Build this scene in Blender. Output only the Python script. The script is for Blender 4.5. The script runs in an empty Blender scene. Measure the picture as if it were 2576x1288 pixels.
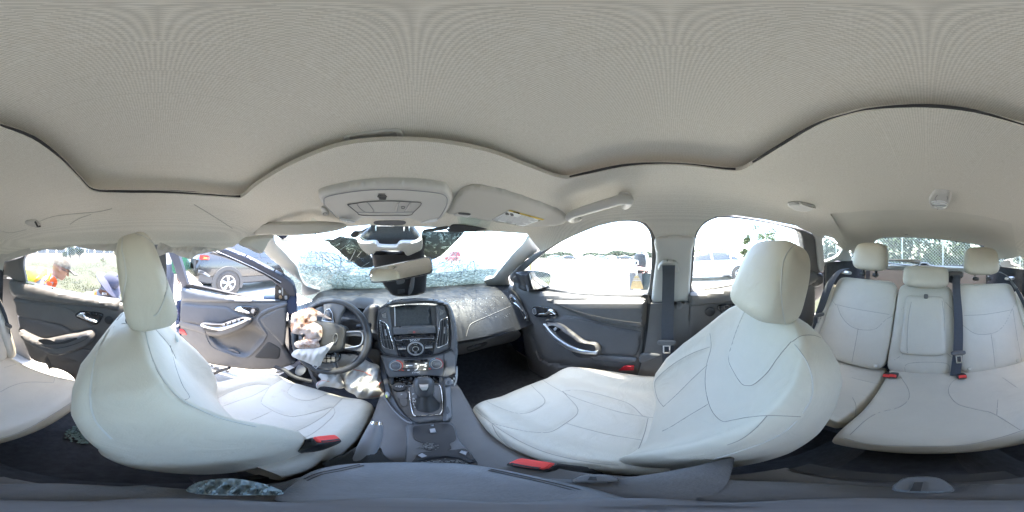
import bpy, bmesh, math, random
import numpy as np
from mathutils import Vector, Matrix
from mathutils.bvhtree import BVHTree
from mathutils.geometry import delaunay_2d_cdt

R_ = math.radians
random.seed(7)
sc = bpy.context.scene
COL = sc.collection

# ------------------------------------------------------------------ camera (a 360 degree camera on the armrest between the front seats)
cd = bpy.data.cameras.new('panorama_camera')
cd.type = 'PANO'
cd.panorama_type = 'EQUIRECTANGULAR'
cd.clip_start = 0.01
cd.clip_end = 600
cam = bpy.data.objects.new('panorama_camera', cd)
COL.objects.link(cam)
FWD = (1042.0 / 2576 - .5) * 360              # heading of the car's nose in the panorama
cam.rotation_euler = (R_(90), 0, R_(FWD))
sc.camera = cam

# ------------------------------------------------------------------ sky, sun, exposure
SUN_EL, SUN_AZ = 84.0, -15.0                  # azimuth clockwise from the car's nose (+Y)
world = bpy.data.worlds.new('World'); sc.world = world
world.use_nodes = True
wn = world.node_tree.nodes; wl = world.node_tree.links
bg = wn['Background']
sky = wn.new('ShaderNodeTexSky'); sky.sky_type = 'NISHITA'; sky.sun_disc = False
sky.sun_elevation = R_(SUN_EL); sky.sun_rotation = R_(SUN_AZ)
sky.dust_density = 1.6; sky.air_density = 1.0; sky.ozone_density = 1.0
wl.new(sky.outputs[0], bg.inputs[0]); bg.inputs[1].default_value = 0.15
sl = bpy.data.lights.new('sun', 'SUN'); sl.energy = 2.2; sl.angle = R_(2); sl.color = (1, .90, .76)
so = bpy.data.objects.new('sun', sl); COL.objects.link(so)
_d = Vector((math.sin(R_(SUN_AZ)) * math.cos(R_(SUN_EL)), math.cos(R_(SUN_AZ)) * math.cos(R_(SUN_EL)), math.sin(R_(SUN_EL))))
so.rotation_euler = _d.to_track_quat('Z', 'Y').to_euler()
so.location = _d * 40
vs = sc.view_settings
vs.view_transform = 'Standard'; vs.look = 'None'; vs.gamma = 1; vs.exposure = 3.95
vs.use_curve_mapping = False
sc.render.engine = 'CYCLES'
cy = sc.cycles
cy.max_bounces = 14; cy.diffuse_bounces = 10; cy.glossy_bounces = 4; cy.transmission_bounces = 6; cy.transparent_max_bounces = 16
cy.use_denoising = True
cy.sample_clamp_indirect = 8
cy.caustics_reflective = False; cy.caustics_refractive = False

# ------------------------------------------------------------------ frames: the car leans 2.3 degrees to its left
ROLL = Matrix.Rotation(R_(-2.3), 3, 'Y')
ROLLT = ROLL.transposed()
FR = {'car': True}
GZ = -1.17                                     # ground below the camera

def W(p):
    p = Vector(p)
    return ROLL @ p if FR['car'] else p

def ray(px, py):
    a = (px - 1042.0) / 2576 * 2 * math.pi
    e = (644.0 - py) / 1288 * math.pi
    d = Vector((math.cos(e) * math.sin(a), math.cos(e) * math.cos(a), math.sin(e)))
    return ROLLT @ d if FR['car'] else d

def zoom(x0, y0, k):
    f = 2576 / 4096
    return lambda pts: [((x0 + p[0] * k) * f, (y0 + p[1] * k) * f) + tuple(p[2:]) for p in pts]
zA = zoom(0, 900, .8912); zB = zoom(640, 900, .6210); zC = zoom(1100, 1100, .6211); zD = zoom(1750, 800, .6988)
zE = zoom(2500, 850, .9302); zF = zoom(3200, 700, .9314); zG = zoom(900, 500, .6599); zH = zoom(0, 400, .6989)
L1 = zoom(60, 950, .20966); L2 = zoom(640, 950, .23296); L3 = zoom(1100, 880, .26397); L4 = zoom(1680, 880, .26399)
L5 = zoom(2060, 950, .23292); L6 = zoom(2700, 860, .27174); L7 = zoom(3380, 900, .27795); L8 = zoom(0, 900, .4651)
M1 = zoom(1480, 1180, .21739); M2 = zoom(1500, 1400, .23296); M3 = zoom(1130, 1150, .27166); M4 = zoom(680, 1180, .24839)
M5 = zoom(1250, 700, .23292); M6 = zoom(1780, 720, .3028); M7 = zoom(2100, 1100, .35714); M8 = zoom(0, 1100, .31065)
N1 = zoom(800, 1500, .42702); N2 = zoom(3700, 1000, .46588); N3 = zoom(1180, 1400, .18637); N4 = zoom(1800, 1450, .36496)
N5 = zoom(1360, 500, .11646); N6 = zoom(3650, 740, .09315)

# ------------------------------------------------------------------ surfaces that a survey sight line is met with
def plane(n, p0):
    n = Vector(n); k = n.dot(Vector(p0))
    def f(px, py):
        d = ray(px, py); q = n.dot(d)
        t = k / q if abs(q) > 1e-5 else 5
        if t < 0.02 or t > 60: t = 60 if t > 0 or k * q < 0 else .02
        return d * t
    return f
def X(c): return plane((1, 0, 0), (c, 0, 0))
def Y(c): return plane((0, 1, 0), (0, c, 0))
def Z(c): return plane((0, 0, 1), (0, 0, c))
def side(s, off=0.0):                          # inside of the body sides above the belt (off > 0: nearer the middle)
    return plane((s, 0, .41), (s * (.634 - off), 0, 0))
def imp(F, t0=.06, tmax=4.0):
    def f(px, py):
        d = ray(px, py); t = t0; k = 1.05
        while t < tmax and F(d * t) < 0: t *= k
        lo, hi = t / k, t
        for _ in range(22):
            m = (lo + hi) / 2
            if F(d * m) < 0: lo = m
            else: hi = m
        return d * hi
    return f
def smax(a, b, r):
    h = max(r - abs(a - b), 0) / r
    return max(a, b) + h * h * r * .25
def roofz(x, y):
    z = .215
    if y > .22: z -= .60 * (y - .22) ** 2
    if y < -.45: z -= .09 * (y + .45) ** 2
    return z - .055 * min(abs(x) / .55, 1.4) ** 3
def roof(off=0.0):
    return imp(lambda p: smax(p.z - roofz(p.x, p.y) + off, abs(p.x) + .41 * p.z - .634 + off, .11))
ST = lambda o=0.0: plane((0, -.963, .268), Vector((0, .715, -.20)) + Vector((0, -.963, .268)) * o)
CL = lambda o=0.0: plane((0, -.84, .543), Vector((0, .64, -.46)) + Vector((0, -.84, .543)) * o)
GP = lambda o=0.0: plane((0, -.243, .970), Vector((0, .56, -.55)) + Vector((0, -.243, .970)) * o)
WS = lambda o=0.0: plane((0, -.478, -.878), Vector((0, .62, .12)) + Vector((0, -.478, -.878)) * o)
_h = math.radians(56)
HINGE = Vector((-.74, .80, 0))
LD = lambda o=0.0: plane((math.cos(_h), -math.sin(_h), 0), HINGE + Vector((math.cos(_h), -math.sin(_h), 0)) * o)
LDF = lambda o=0.0: plane((math.cos(_h), -math.sin(_h), -.41), HINGE + Vector((math.cos(_h), -math.sin(_h), 0)) * (o) + Vector((0, 0, -.21)))

# ------------------------------------------------------------------ materials (procedural)
MATS = {}
def mat(name, col, rough=.5, metal=0, bump=0, scale=200, var=0, vscale=None, spec=.5, trans=0, emit=None, alpha=None, coat=0):
    if name in MATS: return MATS[name]
    m = bpy.data.materials.new(name); m.use_nodes = True
    nt = m.node_tree; b = nt.nodes['Principled BSDF']; L = nt.links
    b.inputs['Base Color'].default_value = (*col, 1); b.inputs['Roughness'].default_value = rough
    b.inputs['Metallic'].default_value = metal; b.inputs['Specular IOR Level'].default_value = spec
    b.inputs['Coat Weight'].default_value = coat
    tc = nt.nodes.new('ShaderNodeTexCoord')
    if var:
        n = nt.nodes.new('ShaderNodeTexNoise'); n.inputs['Scale'].default_value = vscale or 12; n.inputs['Detail'].default_value = 6
        n.inputs['Roughness'].default_value = .65
        L.new(tc.outputs['Object'], n.inputs['Vector'])
        r = nt.nodes.new('ShaderNodeValToRGB')
        r.color_ramp.elements[0].position = .3; r.color_ramp.elements[1].position = .7
        r.color_ramp.elements[0].color = (*[c * (1 - var) for c in col], 1)
        r.color_ramp.elements[1].color = (*[min(1, c * (1 + var)) for c in col], 1)
        L.new(n.outputs['Fac'], r.inputs['Fac']); L.new(r.outputs['Color'], b.inputs['Base Color'])
        mr = nt.nodes.new('ShaderNodeMapRange'); mr.inputs['To Min'].default_value = max(0, rough - .08); mr.inputs['To Max'].default_value = min(1, rough + .08)
        L.new(n.outputs['Fac'], mr.inputs['Value']); L.new(mr.outputs['Result'], b.inputs['Roughness'])
    if bump:
        n2 = nt.nodes.new('ShaderNodeTexNoise'); n2.inputs['Scale'].default_value = scale; n2.inputs['Detail'].default_value = 3
        L.new(tc.outputs['Object'], n2.inputs['Vector'])
        bp = nt.nodes.new('ShaderNodeBump'); bp.inputs['Strength'].default_value = bump; bp.inputs['Distance'].default_value = .002
        L.new(n2.outputs['Fac'], bp.inputs['Height']); L.new(bp.outputs['Normal'], b.inputs['Normal'])
    if emit:
        b.inputs['Emission Color'].default_value = (*emit[:3], 1); b.inputs['Emission Strength'].default_value = emit[3]
    MATS[name] = m
    return m

def stained(name, col, stain, amount, scale, rough=.6, stain2=None):
    if name in MATS: return MATS[name]
    m = mat(name, col, rough, bump=.25, scale=240)
    nt = m.node_tree; L = nt.links; b = nt.nodes['Principled BSDF']; tc = [n for n in nt.nodes if n.type == 'TEX_COORD'][0]
    n = nt.nodes.new('ShaderNodeTexNoise'); n.inputs['Scale'].default_value = scale; n.inputs['Detail'].default_value = 8; n.inputs['Roughness'].default_value = .7
    L.new(tc.outputs['Object'], n.inputs['Vector'])
    r = nt.nodes.new('ShaderNodeValToRGB'); e = r.color_ramp.elements
    e[0].position = amount; e[0].color = (*col, 1); e[1].position = min(.99, amount + .16); e[1].color = (*stain, 1)
    if stain2:
        q = r.color_ramp.elements.new(amount + .07); q.color = (*stain2, 1)
    L.new(n.outputs['Fac'], r.inputs['Fac']); L.new(r.outputs['Color'], b.inputs['Base Color'])
    return m

def glass_mat(name, tint, gloss=.06, rough=.0):
    if name in MATS: return MATS[name]
    m = bpy.data.materials.new(name); m.use_nodes = True; nt = m.node_tree; nt.nodes.clear(); L = nt.links
    o = nt.nodes.new('ShaderNodeOutputMaterial'); t = nt.nodes.new('ShaderNodeBsdfTransparent'); g = nt.nodes.new('ShaderNodeBsdfGlossy')
    t.inputs[0].default_value = (*tint, 1); g.inputs['Roughness'].default_value = rough
    mx = nt.nodes.new('ShaderNodeMixShader'); mx.inputs[0].default_value = gloss
    L.new(t.outputs[0], mx.inputs[1]); L.new(g.outputs[0], mx.inputs[2]); L.new(mx.outputs[0], o.inputs[0])
    MATS[name] = m
    return m

def weave_mat(name, col, amp=.16, pitch=.0022):
    m = mat(name, col, .9, spec=.15)
    nt = m.node_tree; L = nt.links; b = nt.nodes['Principled BSDF']; tc = [n for n in nt.nodes if n.type == 'TEX_COORD'][0]
    mp = nt.nodes.new('ShaderNodeMapping'); mp.inputs['Rotation'].default_value = (0, 0, R_(45)); mp.inputs['Scale'].default_value = (1 / pitch,) * 3
    ck = nt.nodes.new('ShaderNodeTexChecker'); ck.inputs['Scale'].default_value = 1
    n = nt.nodes.new('ShaderNodeTexNoise'); n.inputs['Scale'].default_value = 330; n.inputs['Detail'].default_value = 2
    n3 = nt.nodes.new('ShaderNodeTexNoise'); n3.inputs['Scale'].default_value = 3; n3.inputs['Detail'].default_value = 3
    ck.inputs['Color1'].default_value = (*[c * (1 - amp) for c in col], 1); ck.inputs['Color2'].default_value = (*[c * (1 + amp) for c in col], 1)
    mx = nt.nodes.new('ShaderNodeMix'); mx.data_type = 'RGBA'; mx.blend_type = 'OVERLAY'; mx.inputs[0].default_value = .25
    L.new(tc.outputs['Object'], mp.inputs['Vector']); L.new(mp.outputs[0], ck.inputs['Vector'])
    L.new(tc.outputs['Object'], n.inputs['Vector']); L.new(tc.outputs['Object'], n3.inputs['Vector'])
    L.new(ck.outputs['Color'], mx.inputs['A']); L.new(n.outputs['Fac'], mx.inputs['B'])
    L.new(mx.outputs['Result'], b.inputs['Base Color'])
    return m

LEATHER = mat('cream leather', (.55, .51, .425), .5, bump=.14, scale=420, var=.06, vscale=4)
def wrinkle(m, scale=11, st=.55, dist=.007):
    nt = m.node_tree; L = nt.links; b = nt.nodes['Principled BSDF']; bp0 = b.inputs['Normal'].links[0].from_node
    tc = [n for n in nt.nodes if n.type == 'TEX_COORD'][0]
    n = nt.nodes.new('ShaderNodeTexNoise'); n.inputs['Scale'].default_value = scale; n.inputs['Detail'].default_value = 5; n.inputs['Distortion'].default_value = 1.2
    L.new(tc.outputs['Object'], n.inputs['Vector'])
    bp = nt.nodes.new('ShaderNodeBump'); bp.inputs['Strength'].default_value = st; bp.inputs['Distance'].default_value = dist
    L.new(n.outputs['Fac'], bp.inputs['Height']); L.new(bp0.outputs['Normal'], bp.inputs['Normal']); L.new(bp.outputs['Normal'], b.inputs['Normal'])
    return m
wrinkle(LEATHER)
LEATHER_DIRTY = stained('cream leather with stains', (.45, .42, .36), (.27, .19, .155), .57, 11, .52, (.42, .38, .33))
wrinkle(LEATHER_DIRTY)
SEAM = mat('seam shadow thread', (.30, .285, .25), .8)
PIPING = mat('leather piping', (.52, .505, .47), .6)
HEADLINER = weave_mat('pale headliner weave', (.63, .60, .535), .10)
TRIMLIGHT = mat('pale pillar plastic', (.56, .55, .52), .55, bump=.1, scale=500, var=.02)
PALEFAB = mat('pale brushed cloth', (.47, .455, .42), .85, bump=.1, scale=600)
DARK = mat('charcoal soft plastic', (.125, .12, .117), .55, bump=.15, scale=520, var=.10, vscale=9)
DARK2 = mat('charcoal door cloth', (.10, .098, .10), .75, bump=.2, scale=700, var=.08)
MIDG = mat('mid grey plastic', (.115, .116, .12), .45, bump=.1, scale=500, var=.06)
DUSTY = mat('dusty dashboard vinyl', (.019, .0195, .021), .55, bump=.08, scale=420, var=.14, vscale=18)
BLACK = mat('black plastic', (.026, .026, .028), .45, bump=.05, scale=400)
RUBBER = mat('black rubber', (.02, .02, .022), .7)
GLOSSB = mat('gloss black panel', (.02, .02, .022), .12, var=.25, vscale=60, coat=.4)
SCREEN = mat('dusty dark screen', (.06, .065, .068), .35, var=.3, vscale=120)
CARPET = mat('black carpet', (.042, .043, .047), .95, bump=.6, scale=900, var=.35, vscale=40)
CHROME = mat('chrome', (.85, .85, .86), .12, 1)
SATIN = mat('satin silver', (.62, .62, .64), .32, .85)
REDR = mat('red reflector', (.42, .02, .03), .25, coat=.5)
REDB = mat('red release button', (.75, .06, .05), .4)
BELT = mat('seat belt webbing', (.06, .065, .078), .8, bump=.3, scale=600, var=.1, vscale=80)
BELTG = mat('sunlit grey webbing', (.16, .16, .155), .8, bump=.3, scale=600)  # paler copy of the belt webbing, sunlight put into its colour
WHITEPR = mat('white print', (.75, .75, .75), .6)
GREYPR = mat('grey print', (.30, .31, .33), .6)
REDPR = mat('red print', (.6, .08, .06), .6)
PAPER = mat('white label paper', (.72, .74, .75), .6)
YELLOWP = mat('yellow label strip', (.70, .52, .10), .6)
BAGCLOTH = mat('white airbag cloth', (.47, .445, .41), .8, bump=.3, scale=300, var=.05, vscale=14)
BAGBLOOD = stained('stained airbag cloth', (.40, .32, .275), (.13, .045, .018), .47, 15, .8, (.29, .17, .115))
BODYBLUE = mat('dark blue car paint', (.02, .035, .09), .25, .3, coat=.8)
HOODBLUE = mat('paler blue paint', (.045, .075, .12), .35, .2, var=.2, vscale=4, coat=.5)  # bonnet paint, paler than the body, tone varying at random
MIRROR = mat('mirror glass', (.92, .93, .93), .0, 1)
GLASS = glass_mat('clear glass', (.93, .96, .95), .05)
TINT = glass_mat('tinted rear glass', (.80, .84, .81), .05)

# ------------------------------------------------------------------ mesh helpers
LOC = {}; GEO = {}
def tag(o, label=None, cat=None, group=None, kind=None):
    if label: o['label'] = label
    if cat: o['category'] = cat
    if group: o['group'] = group
    if kind: o['kind'] = kind
    return o
def thing(name, label, cat, loc, group=None):
    o = bpy.data.objects.new(name, None); COL.objects.link(o); o.empty_display_size = .05
    L = W(loc); o.location = L; LOC[o.name] = L
    return tag(o, label, cat, group)
def mesh(name, verts, faces, m, parent=None, smooth=True, angle=38, **kw):
    vs_ = [W(v) for v in verts]
    if parent is not None: off = LOC[parent.name]
    else:
        xs = [v.x for v in vs_]; ys = [v.y for v in vs_]; zs = [v.z for v in vs_]
        off = Vector(((min(xs) + max(xs)) / 2, (min(ys) + max(ys)) / 2, min(zs)))
    me = bpy.data.meshes.new(name)
    me.from_pydata([v - off for v in vs_], [], [list(f) for f in faces])
    me.materials.append(m)
    if smooth:
        me.shade_smooth()
        me.set_sharp_from_angle(angle=R_(angle))
    me.update()
    o = bpy.data.objects.new(name, me); COL.objects.link(o)
    if parent is None: o.location = off
    else: o.parent = parent
    LOC[o.name] = off; GEO[o.name] = (vs_, [list(f) for f in faces])
    return tag(o, **kw)

def cr(pts, closed=True, n=5):
    """smooth curve through points; a third entry marks a corner that stays sharp"""
    P = [Vector((p[0], p[1], 0)) if len(p) < 3 or closed is None else Vector((p[0], p[1], 0)) for p in pts]
    C_ = [len(p) > 2 and p[2] for p in pts]
    N = len(P); out = []
    for i in range(N if closed else N - 1):
        p1, p2 = P[i], P[(i + 1) % N]
        p0 = P[(i - 1) % N] if (closed or i > 0) else p1
        p3 = P[(i + 2) % N] if (closed or i + 2 < N) else p2
        if C_[i]: p0 = p1 - (p2 - p1) * .3
        if C_[(i + 1) % N]: p3 = p2 + (p2 - p1) * .3
        for j in range(n):
            t = j / n
            a = 2 * p1 + (p2 - p0) * t + (2 * p0 - 5 * p1 + 4 * p2 - p3) * t * t + (3 * p1 - p0 - 3 * p2 + p3) * t ** 3
            out.append((a.x / 2, a.y / 2))
    if not closed: out.append((P[-1].x, P[-1].y))
    return out
def cr3(pts, closed=False, n=5):
    P = [Vector(p) for p in pts]; N = len(P); out = []
    for i in range(N if closed else N - 1):
        p1, p2 = P[i], P[(i + 1) % N]
        p0 = P[(i - 1) % N] if (closed or i > 0) else p1
        p3 = P[(i + 2) % N] if (closed or i + 2 < N) else p2
        for j in range(n):
            t = j / n
            out.append((2 * p1 + (p2 - p0) * t + (2 * p0 - 5 * p1 + 4 * p2 - p3) * t * t + (3 * p1 - p0 - 3 * p2 + p3) * t ** 3) / 2)
    if not closed: out.append(P[-1])
    return out
def resample(pts, step, closed=True):
    out = []; N = len(pts)
    for i in range(N if closed else N - 1):
        a, b = pts[i], pts[(i + 1) % N]
        L = math.hypot(b[0] - a[0], b[1] - a[1])
        if L < 1e-6: continue
        k = max(1, int(math.ceil(L / step)))
        for j in range(k): out.append((a[0] + (b[0] - a[0]) * j / k, a[1] + (b[1] - a[1]) * j / k))
    if not closed: out.append(pts[-1][:2])
    return out
def inside(P, poly):
    x, y = P[:, 0], P[:, 1]; r = np.zeros(len(P), bool)
    q = np.array([p[:2] for p in poly]); n = len(q)
    for i in range(n):
        (x1, y1), (x2, y2) = q[i], q[(i + 1) % n]
        if y1 == y2: continue
        r ^= ((y1 > y) != (y2 > y)) & (x < (x2 - x1) * (y - y1) / (y2 - y1) + x1)
    return r
def edist(P, poly):
    q = np.array([p[:2] for p in poly]); d = np.full(len(P), 1e9)
    for i in range(len(q)):
        a, b = q[i], q[(i + 1) % len(q)]; ab = b - a; L = ab @ ab
        if L < 1e-12: continue
        t = np.clip(((P - a) @ ab) / L, 0, 1)
        d = np.minimum(d, np.hypot(*(P - a - t[:, None] * ab).T))
    return d
def sheet(name, m, out, S, holes=(), step=12, thick=.006, parent=None, rel=None, rnd=None, smooth_out=True, weld=False, crown=None, **kw):
    """a trimmed panel: its outline and holes are cut out of surface S, with real thickness behind it.
    rnd=(px, depth): rolled edge; rel(P)->array: relief, metres away from the middle of the cabin"""
    out = cr(out) if smooth_out else [p[:2] for p in out]
    out = resample(out, step)
    hs = [resample(h, step) for h in holes]
    lo = np.min(out, 0); hi = np.max(out, 0)
    st = min(step, rnd[0] * .5) if rnd else step
    gx, gy = np.meshgrid(np.arange(lo[0] + st * .5, hi[0], st), np.arange(lo[1] + st * .5, hi[1], st))
    gx[1::2] += st * .5
    G = np.stack([gx.ravel(), gy.ravel()], 1)
    k = inside(G, out) & (edist(G, out) > .45 * st)
    for h in hs: k &= ~inside(G, h) & (edist(G, h) > .45 * st)
    G = G[k]
    V = [Vector(p) for p in out]; E = [(i, (i + 1) % len(out)) for i in range(len(out))]
    for h in hs:
        b = len(V); V += [Vector(p) for p in h]; E += [(b + i, b + (i + 1) % len(h)) for i in range(len(h))]
    V += [Vector(p) for p in G]
    vo, eo, fo, *_ = delaunay_2d_cdt(V, E, [], 0, 1e-6)
    P2 = np.array([tuple(v) for v in vo])
    F = np.array([f for f in fo if len(f) == 3])
    c = P2[F].mean(1)
    k = inside(c, out)
    for h in hs: k &= ~inside(c, h)
    F = F[k]
    used = np.unique(F); mp = -np.ones(len(P2), int); mp[used] = np.arange(len(used)); F = mp[F]; P2 = P2[used]
    p3 = np.array([tuple(S(x, y)) for x, y in P2])
    dirs = p3 / np.linalg.norm(p3, axis=1)[:, None]
    if rel is not None: p3 = p3 + dirs * rel(P2)[:, None]
    nrm = np.zeros_like(p3)
    fn = np.cross(p3[F[:, 1]] - p3[F[:, 0]], p3[F[:, 2]] - p3[F[:, 0]])
    fl = (fn * p3[F].mean(1)).sum(1) > 0
    F[fl] = F[fl][:, ::-1]; fn[fl] *= -1
    for i in range(3): np.add.at(nrm, F[:, i], fn)
    nrm /= np.maximum(np.linalg.norm(nrm, axis=1)[:, None], 1e-12)
    if rnd is not None:
        d = edist(P2, out)
        for h in hs: d = np.minimum(d, edist(P2, h))
        u = np.clip(1 - d / rnd[0], 0, 1)
        p3 = p3 - nrm * (rnd[1] * (1 - np.sqrt(np.maximum(0, 1 - u * u))))[:, None]
    n0 = len(p3)
    back = p3 - nrm * thick
    from collections import Counter
    cnt = {}
    for a, b, c_ in F.tolist():
        for e in ((a, b), (b, c_), (c_, a)):
            cnt[e] = cnt.get(e, 0) + 1
    faces = F.tolist() + [[c_ + n0, b + n0, a + n0] for a, b, c_ in F.tolist()]
    for (a, b) in cnt:
        if (b, a) not in cnt: faces.append([b, a, a + n0, b + n0])
    return mesh(name, np.vstack([p3, back]).tolist(), faces, m, parent, **kw)

def frame(path, closed):
    """rotation-minimising frames"""
    n = len(path); T = []
    for i in range(n):
        a = path[(i - 1) % n] if (closed or i > 0) else path[i]; b = path[(i + 1) % n] if (closed or i < n - 1) else path[i]
        t = (b - a); T.append(t.normalized() if t.length > 1e-9 else Vector((0, 0, 1)))
    u = T[0].orthogonal().normalized(); U = []
    for t in T:
        u = (u - t * u.dot(t)); u = u.normalized() if u.length > 1e-9 else t.orthogonal().normalized(); U.append(u)
    return T, U
def tube_geo(path, r, n=8, closed=False, flat=None):
    path = [Vector(p) for p in path]; T, U = frame(path, closed); vs_ = []; fs = []
    for i, p in enumerate(path):
        rr = r[i] if isinstance(r, (list, tuple)) else r
        u = U[i]; w = T[i].cross(u)
        for j in range(n):
            a = 2 * math.pi * j / n
            vs_.append(p + (u * math.cos(a) + w * math.sin(a)) * rr)
    m = len(path)
    for i in range(m if closed else m - 1):
        for j in range(n):
            a, b = i * n + j, i * n + (j + 1) % n; c, d = ((i + 1) % m) * n + (j + 1) % n, ((i + 1) % m) * n + j
            fs.append([a, b, c, d])
    if not closed: fs += [list(range(n))[::-1], [(m - 1) * n + j for j in range(n)]]
    return vs_, fs
def tube(name, m, path, r, parent=None, n=8, closed=False, **kw):
    v, f = tube_geo(path, r, n, closed); return mesh(name, v, f, m, parent, **kw)
def loft_geo(rings, closed_ring=True, cap=True):
    n = len(rings[0]); vs_ = [Vector(p) for r in rings for p in r]; fs = []
    for i in range(len(rings) - 1):
        for j in range(n if closed_ring else n - 1):
            fs.append([i * n + j, i * n + (j + 1) % n, (i + 1) * n + (j + 1) % n, (i + 1) * n + j])
    if cap and closed_ring: fs += [list(range(n))[::-1], [(len(rings) - 1) * n + j for j in range(n)]]
    return vs_, fs
def loft(name, m, rings, parent=None, **kw):
    v, f = loft_geo(rings); return mesh(name, v, f, m, parent, **kw)
def join(*geos):
    V = []; F = []
    for v, f in geos:
        b = len(V); V += list(v); F += [[i + b for i in q] for q in f]
    return V, F
def pad_geo(c, ax, h, p=5, n=10, warp=None):
    """rounded cushion block: centre, three axes, half sizes, squareness p"""
    ax = [Vector(a).normalized() for a in ax]; c = Vector(c); vs_ = []; fs = []; key = {}
    def vid(q):
        k = (round(q[0], 5), round(q[1], 5), round(q[2], 5))
        if k not in key:
            s = (abs(q[0]) ** p + abs(q[1]) ** p + abs(q[2]) ** p) ** (-1 / p)
            l = Vector((q[0] * s, q[1] * s, q[2] * s))
            if warp: l = warp(l)
            key[k] = len(vs_); vs_.append(c + ax[0] * (l.x * h[0]) + ax[1] * (l.y * h[1]) + ax[2] * (l.z * h[2]))
        return key[k]
    g = [math.tan((i / n * 2 - 1) * math.pi / 4) for i in range(n + 1)]
    for d in range(3):
        for s in (-1, 1):
            for i in range(n):
                for j in range(n):
                    q = []
                    for (a, b) in ((i, j), (i + 1, j), (i + 1, j + 1), (i, j + 1)):
                        t = [0, 0, 0]; t[d] = s; t[(d + 1) % 3] = g[a]; t[(d + 2) % 3] = g[b]; q.append(vid(t))
                    fs.append(q if s > 0 else q[::-1])
    return vs_, fs
def pad(name, m, c, ax, h, p=5, n=10, parent=None, warp=None, **kw):
    v, f = pad_geo(c, ax, h, p, n, warp); return mesh(name, v, f, m, parent, **kw)
AX = ((1, 0, 0), (0, 1, 0), (0, 0, 1))
def box_geo(c, h, ax=AX):
    c = Vector(c); a = [Vector(q) for q in ax]
    v = [c + a[0] * (h[0] * i) + a[1] * (h[1] * j) + a[2] * (h[2] * k) for i in (-1, 1) for j in (-1, 1) for k in (-1, 1)]
    return v, [[0, 1, 3, 2], [4, 6, 7, 5], [0, 4, 5, 1], [2, 3, 7, 6], [0, 2, 6, 4], [1, 5, 7, 3]]
def box(name, m, c, h, parent=None, ax=AX, **kw):
    v, f = box_geo(c, h, ax); return mesh(name, v, f, m, parent, smooth=False, **kw)
def line_pts(pts, S, lift=.001, n=5, smooth_=True):
    q = cr(pts, False, n) if smooth_ and len(pts) > 2 else resample(pts, 6, False)
    out = []
    for x, y in q:
        p = S(x, y)
        if p is None: continue
        out.append(p * (1 - lift / p.length))
    return out
def pline(name, m, pts, S, r, parent=None, closed=False, lift=.001, n=6, **kw):
    P = line_pts(pts, S, lift)
    return tube(name, m, P, r, parent, n=n, closed=closed, **kw)
def onto(*objs):
    """surface = objects already built, met by the sight line (returned in the current frame)"""
    V = []; F = []
    for o in objs:
        v, f = GEO[o.name]; b = len(V); V += v; F += [[i + b for i in q] for q in f]
    bvh = BVHTree.FromPolygons(V, F)
    def f(px, py):
        d = ray(px, py); dw = W(d)
        h = bvh.ray_cast(Vector((0, 0, 0)), dw)
        if h[0] is None: return None
        return d * h[3]
    return f
def text(name, s, m, loc, size, right, up, parent=None, ext=.0006, **kw):
    """flat lettering standing on a surface: right and up give its plane"""
    cu = bpy.data.curves.new(name, 'FONT'); cu.body = s; cu.size = size; cu.extrude = ext; cu.align_x = 'CENTER'; cu.align_y = 'CENTER'
    cu.resolution_u = 3
    t = bpy.data.objects.new('tmp', cu)
    me = bpy.data.meshes.new_from_object(t)
    r = Vector(right).normalized(); u = Vector(up); u = (u - r * u.dot(r)).normalized(); n = r.cross(u); loc = Vector(loc)
    V = [loc + r * v.co.x + u * v.co.y + n * v.co.z for v in me.vertices]; F = [list(p.vertices) for p in me.polygons]
    bpy.data.objects.remove(t); bpy.data.curves.remove(cu); bpy.data.meshes.remove(me)
    return mesh(name, V, F, m, parent, smooth=False, **kw)

def stitch(objs, lines, m, r, parent, depth=.0045, width=.017, name='seam'):
    """sewn seams: the cover is drawn in along each line and a thread laid in the groove"""
    S = onto(*objs); Ps = [P for P in (line_pts(q, S, .0, 6) for q in lines) if len(P) > 2]
    if not Ps: return
    if depth:
        A = np.concatenate([np.array([W(p)[:] for p in P]) for P in Ps])
        for o in objs:
            v, f = GEO[o.name]; V = np.array([p[:] for p in v]); N = np.zeros((len(V), 3)); o.data.vertices.foreach_get('normal', (nn := np.zeros(len(V) * 3))); N = nn.reshape(-1, 3)
            d = np.full(len(V), 9.)
            for a, b in zip(A[:-1], A[1:]):
                ab = b - a; q = ab @ ab
                if q > .0025 or q < 1e-12: continue
                t = np.clip(((V - a) @ ab) / q, 0, 1); d = np.minimum(d, np.linalg.norm(V - a - t[:, None] * ab, axis=1))
            V = V - N * (depth * np.clip(1 - d / width, 0, 1) ** 1.5)[:, None]
            off = np.array(LOC[o.name][:]); o.data.vertices.foreach_set('co', (V - off).ravel()); o.data.update()
            GEO[o.name] = ([Vector(p) for p in V.tolist()], f)
        S = onto(*objs)
    for q in lines:
        P = line_pts(q, S, .0002, 6)
        if len(P) > 2: tube(name, m, P, r, parent, n=5)

# ================================================================== THE CABIN SHELL
def sst(a, b, x):
    t = np.clip((x - a) / (b - a), 0, 1); return t * t * (3 - 2 * t)
def sunk(poly, depth, w):
    """relief: inside the outline the surface is pushed out by depth, over w pixels of slope"""
    poly = cr(poly)
    return lambda P: depth * sst(0, w, edist(P, poly)) * inside(P, poly)
def reliefs(*fs): return lambda P: sum(f(P) for f in fs)

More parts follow.
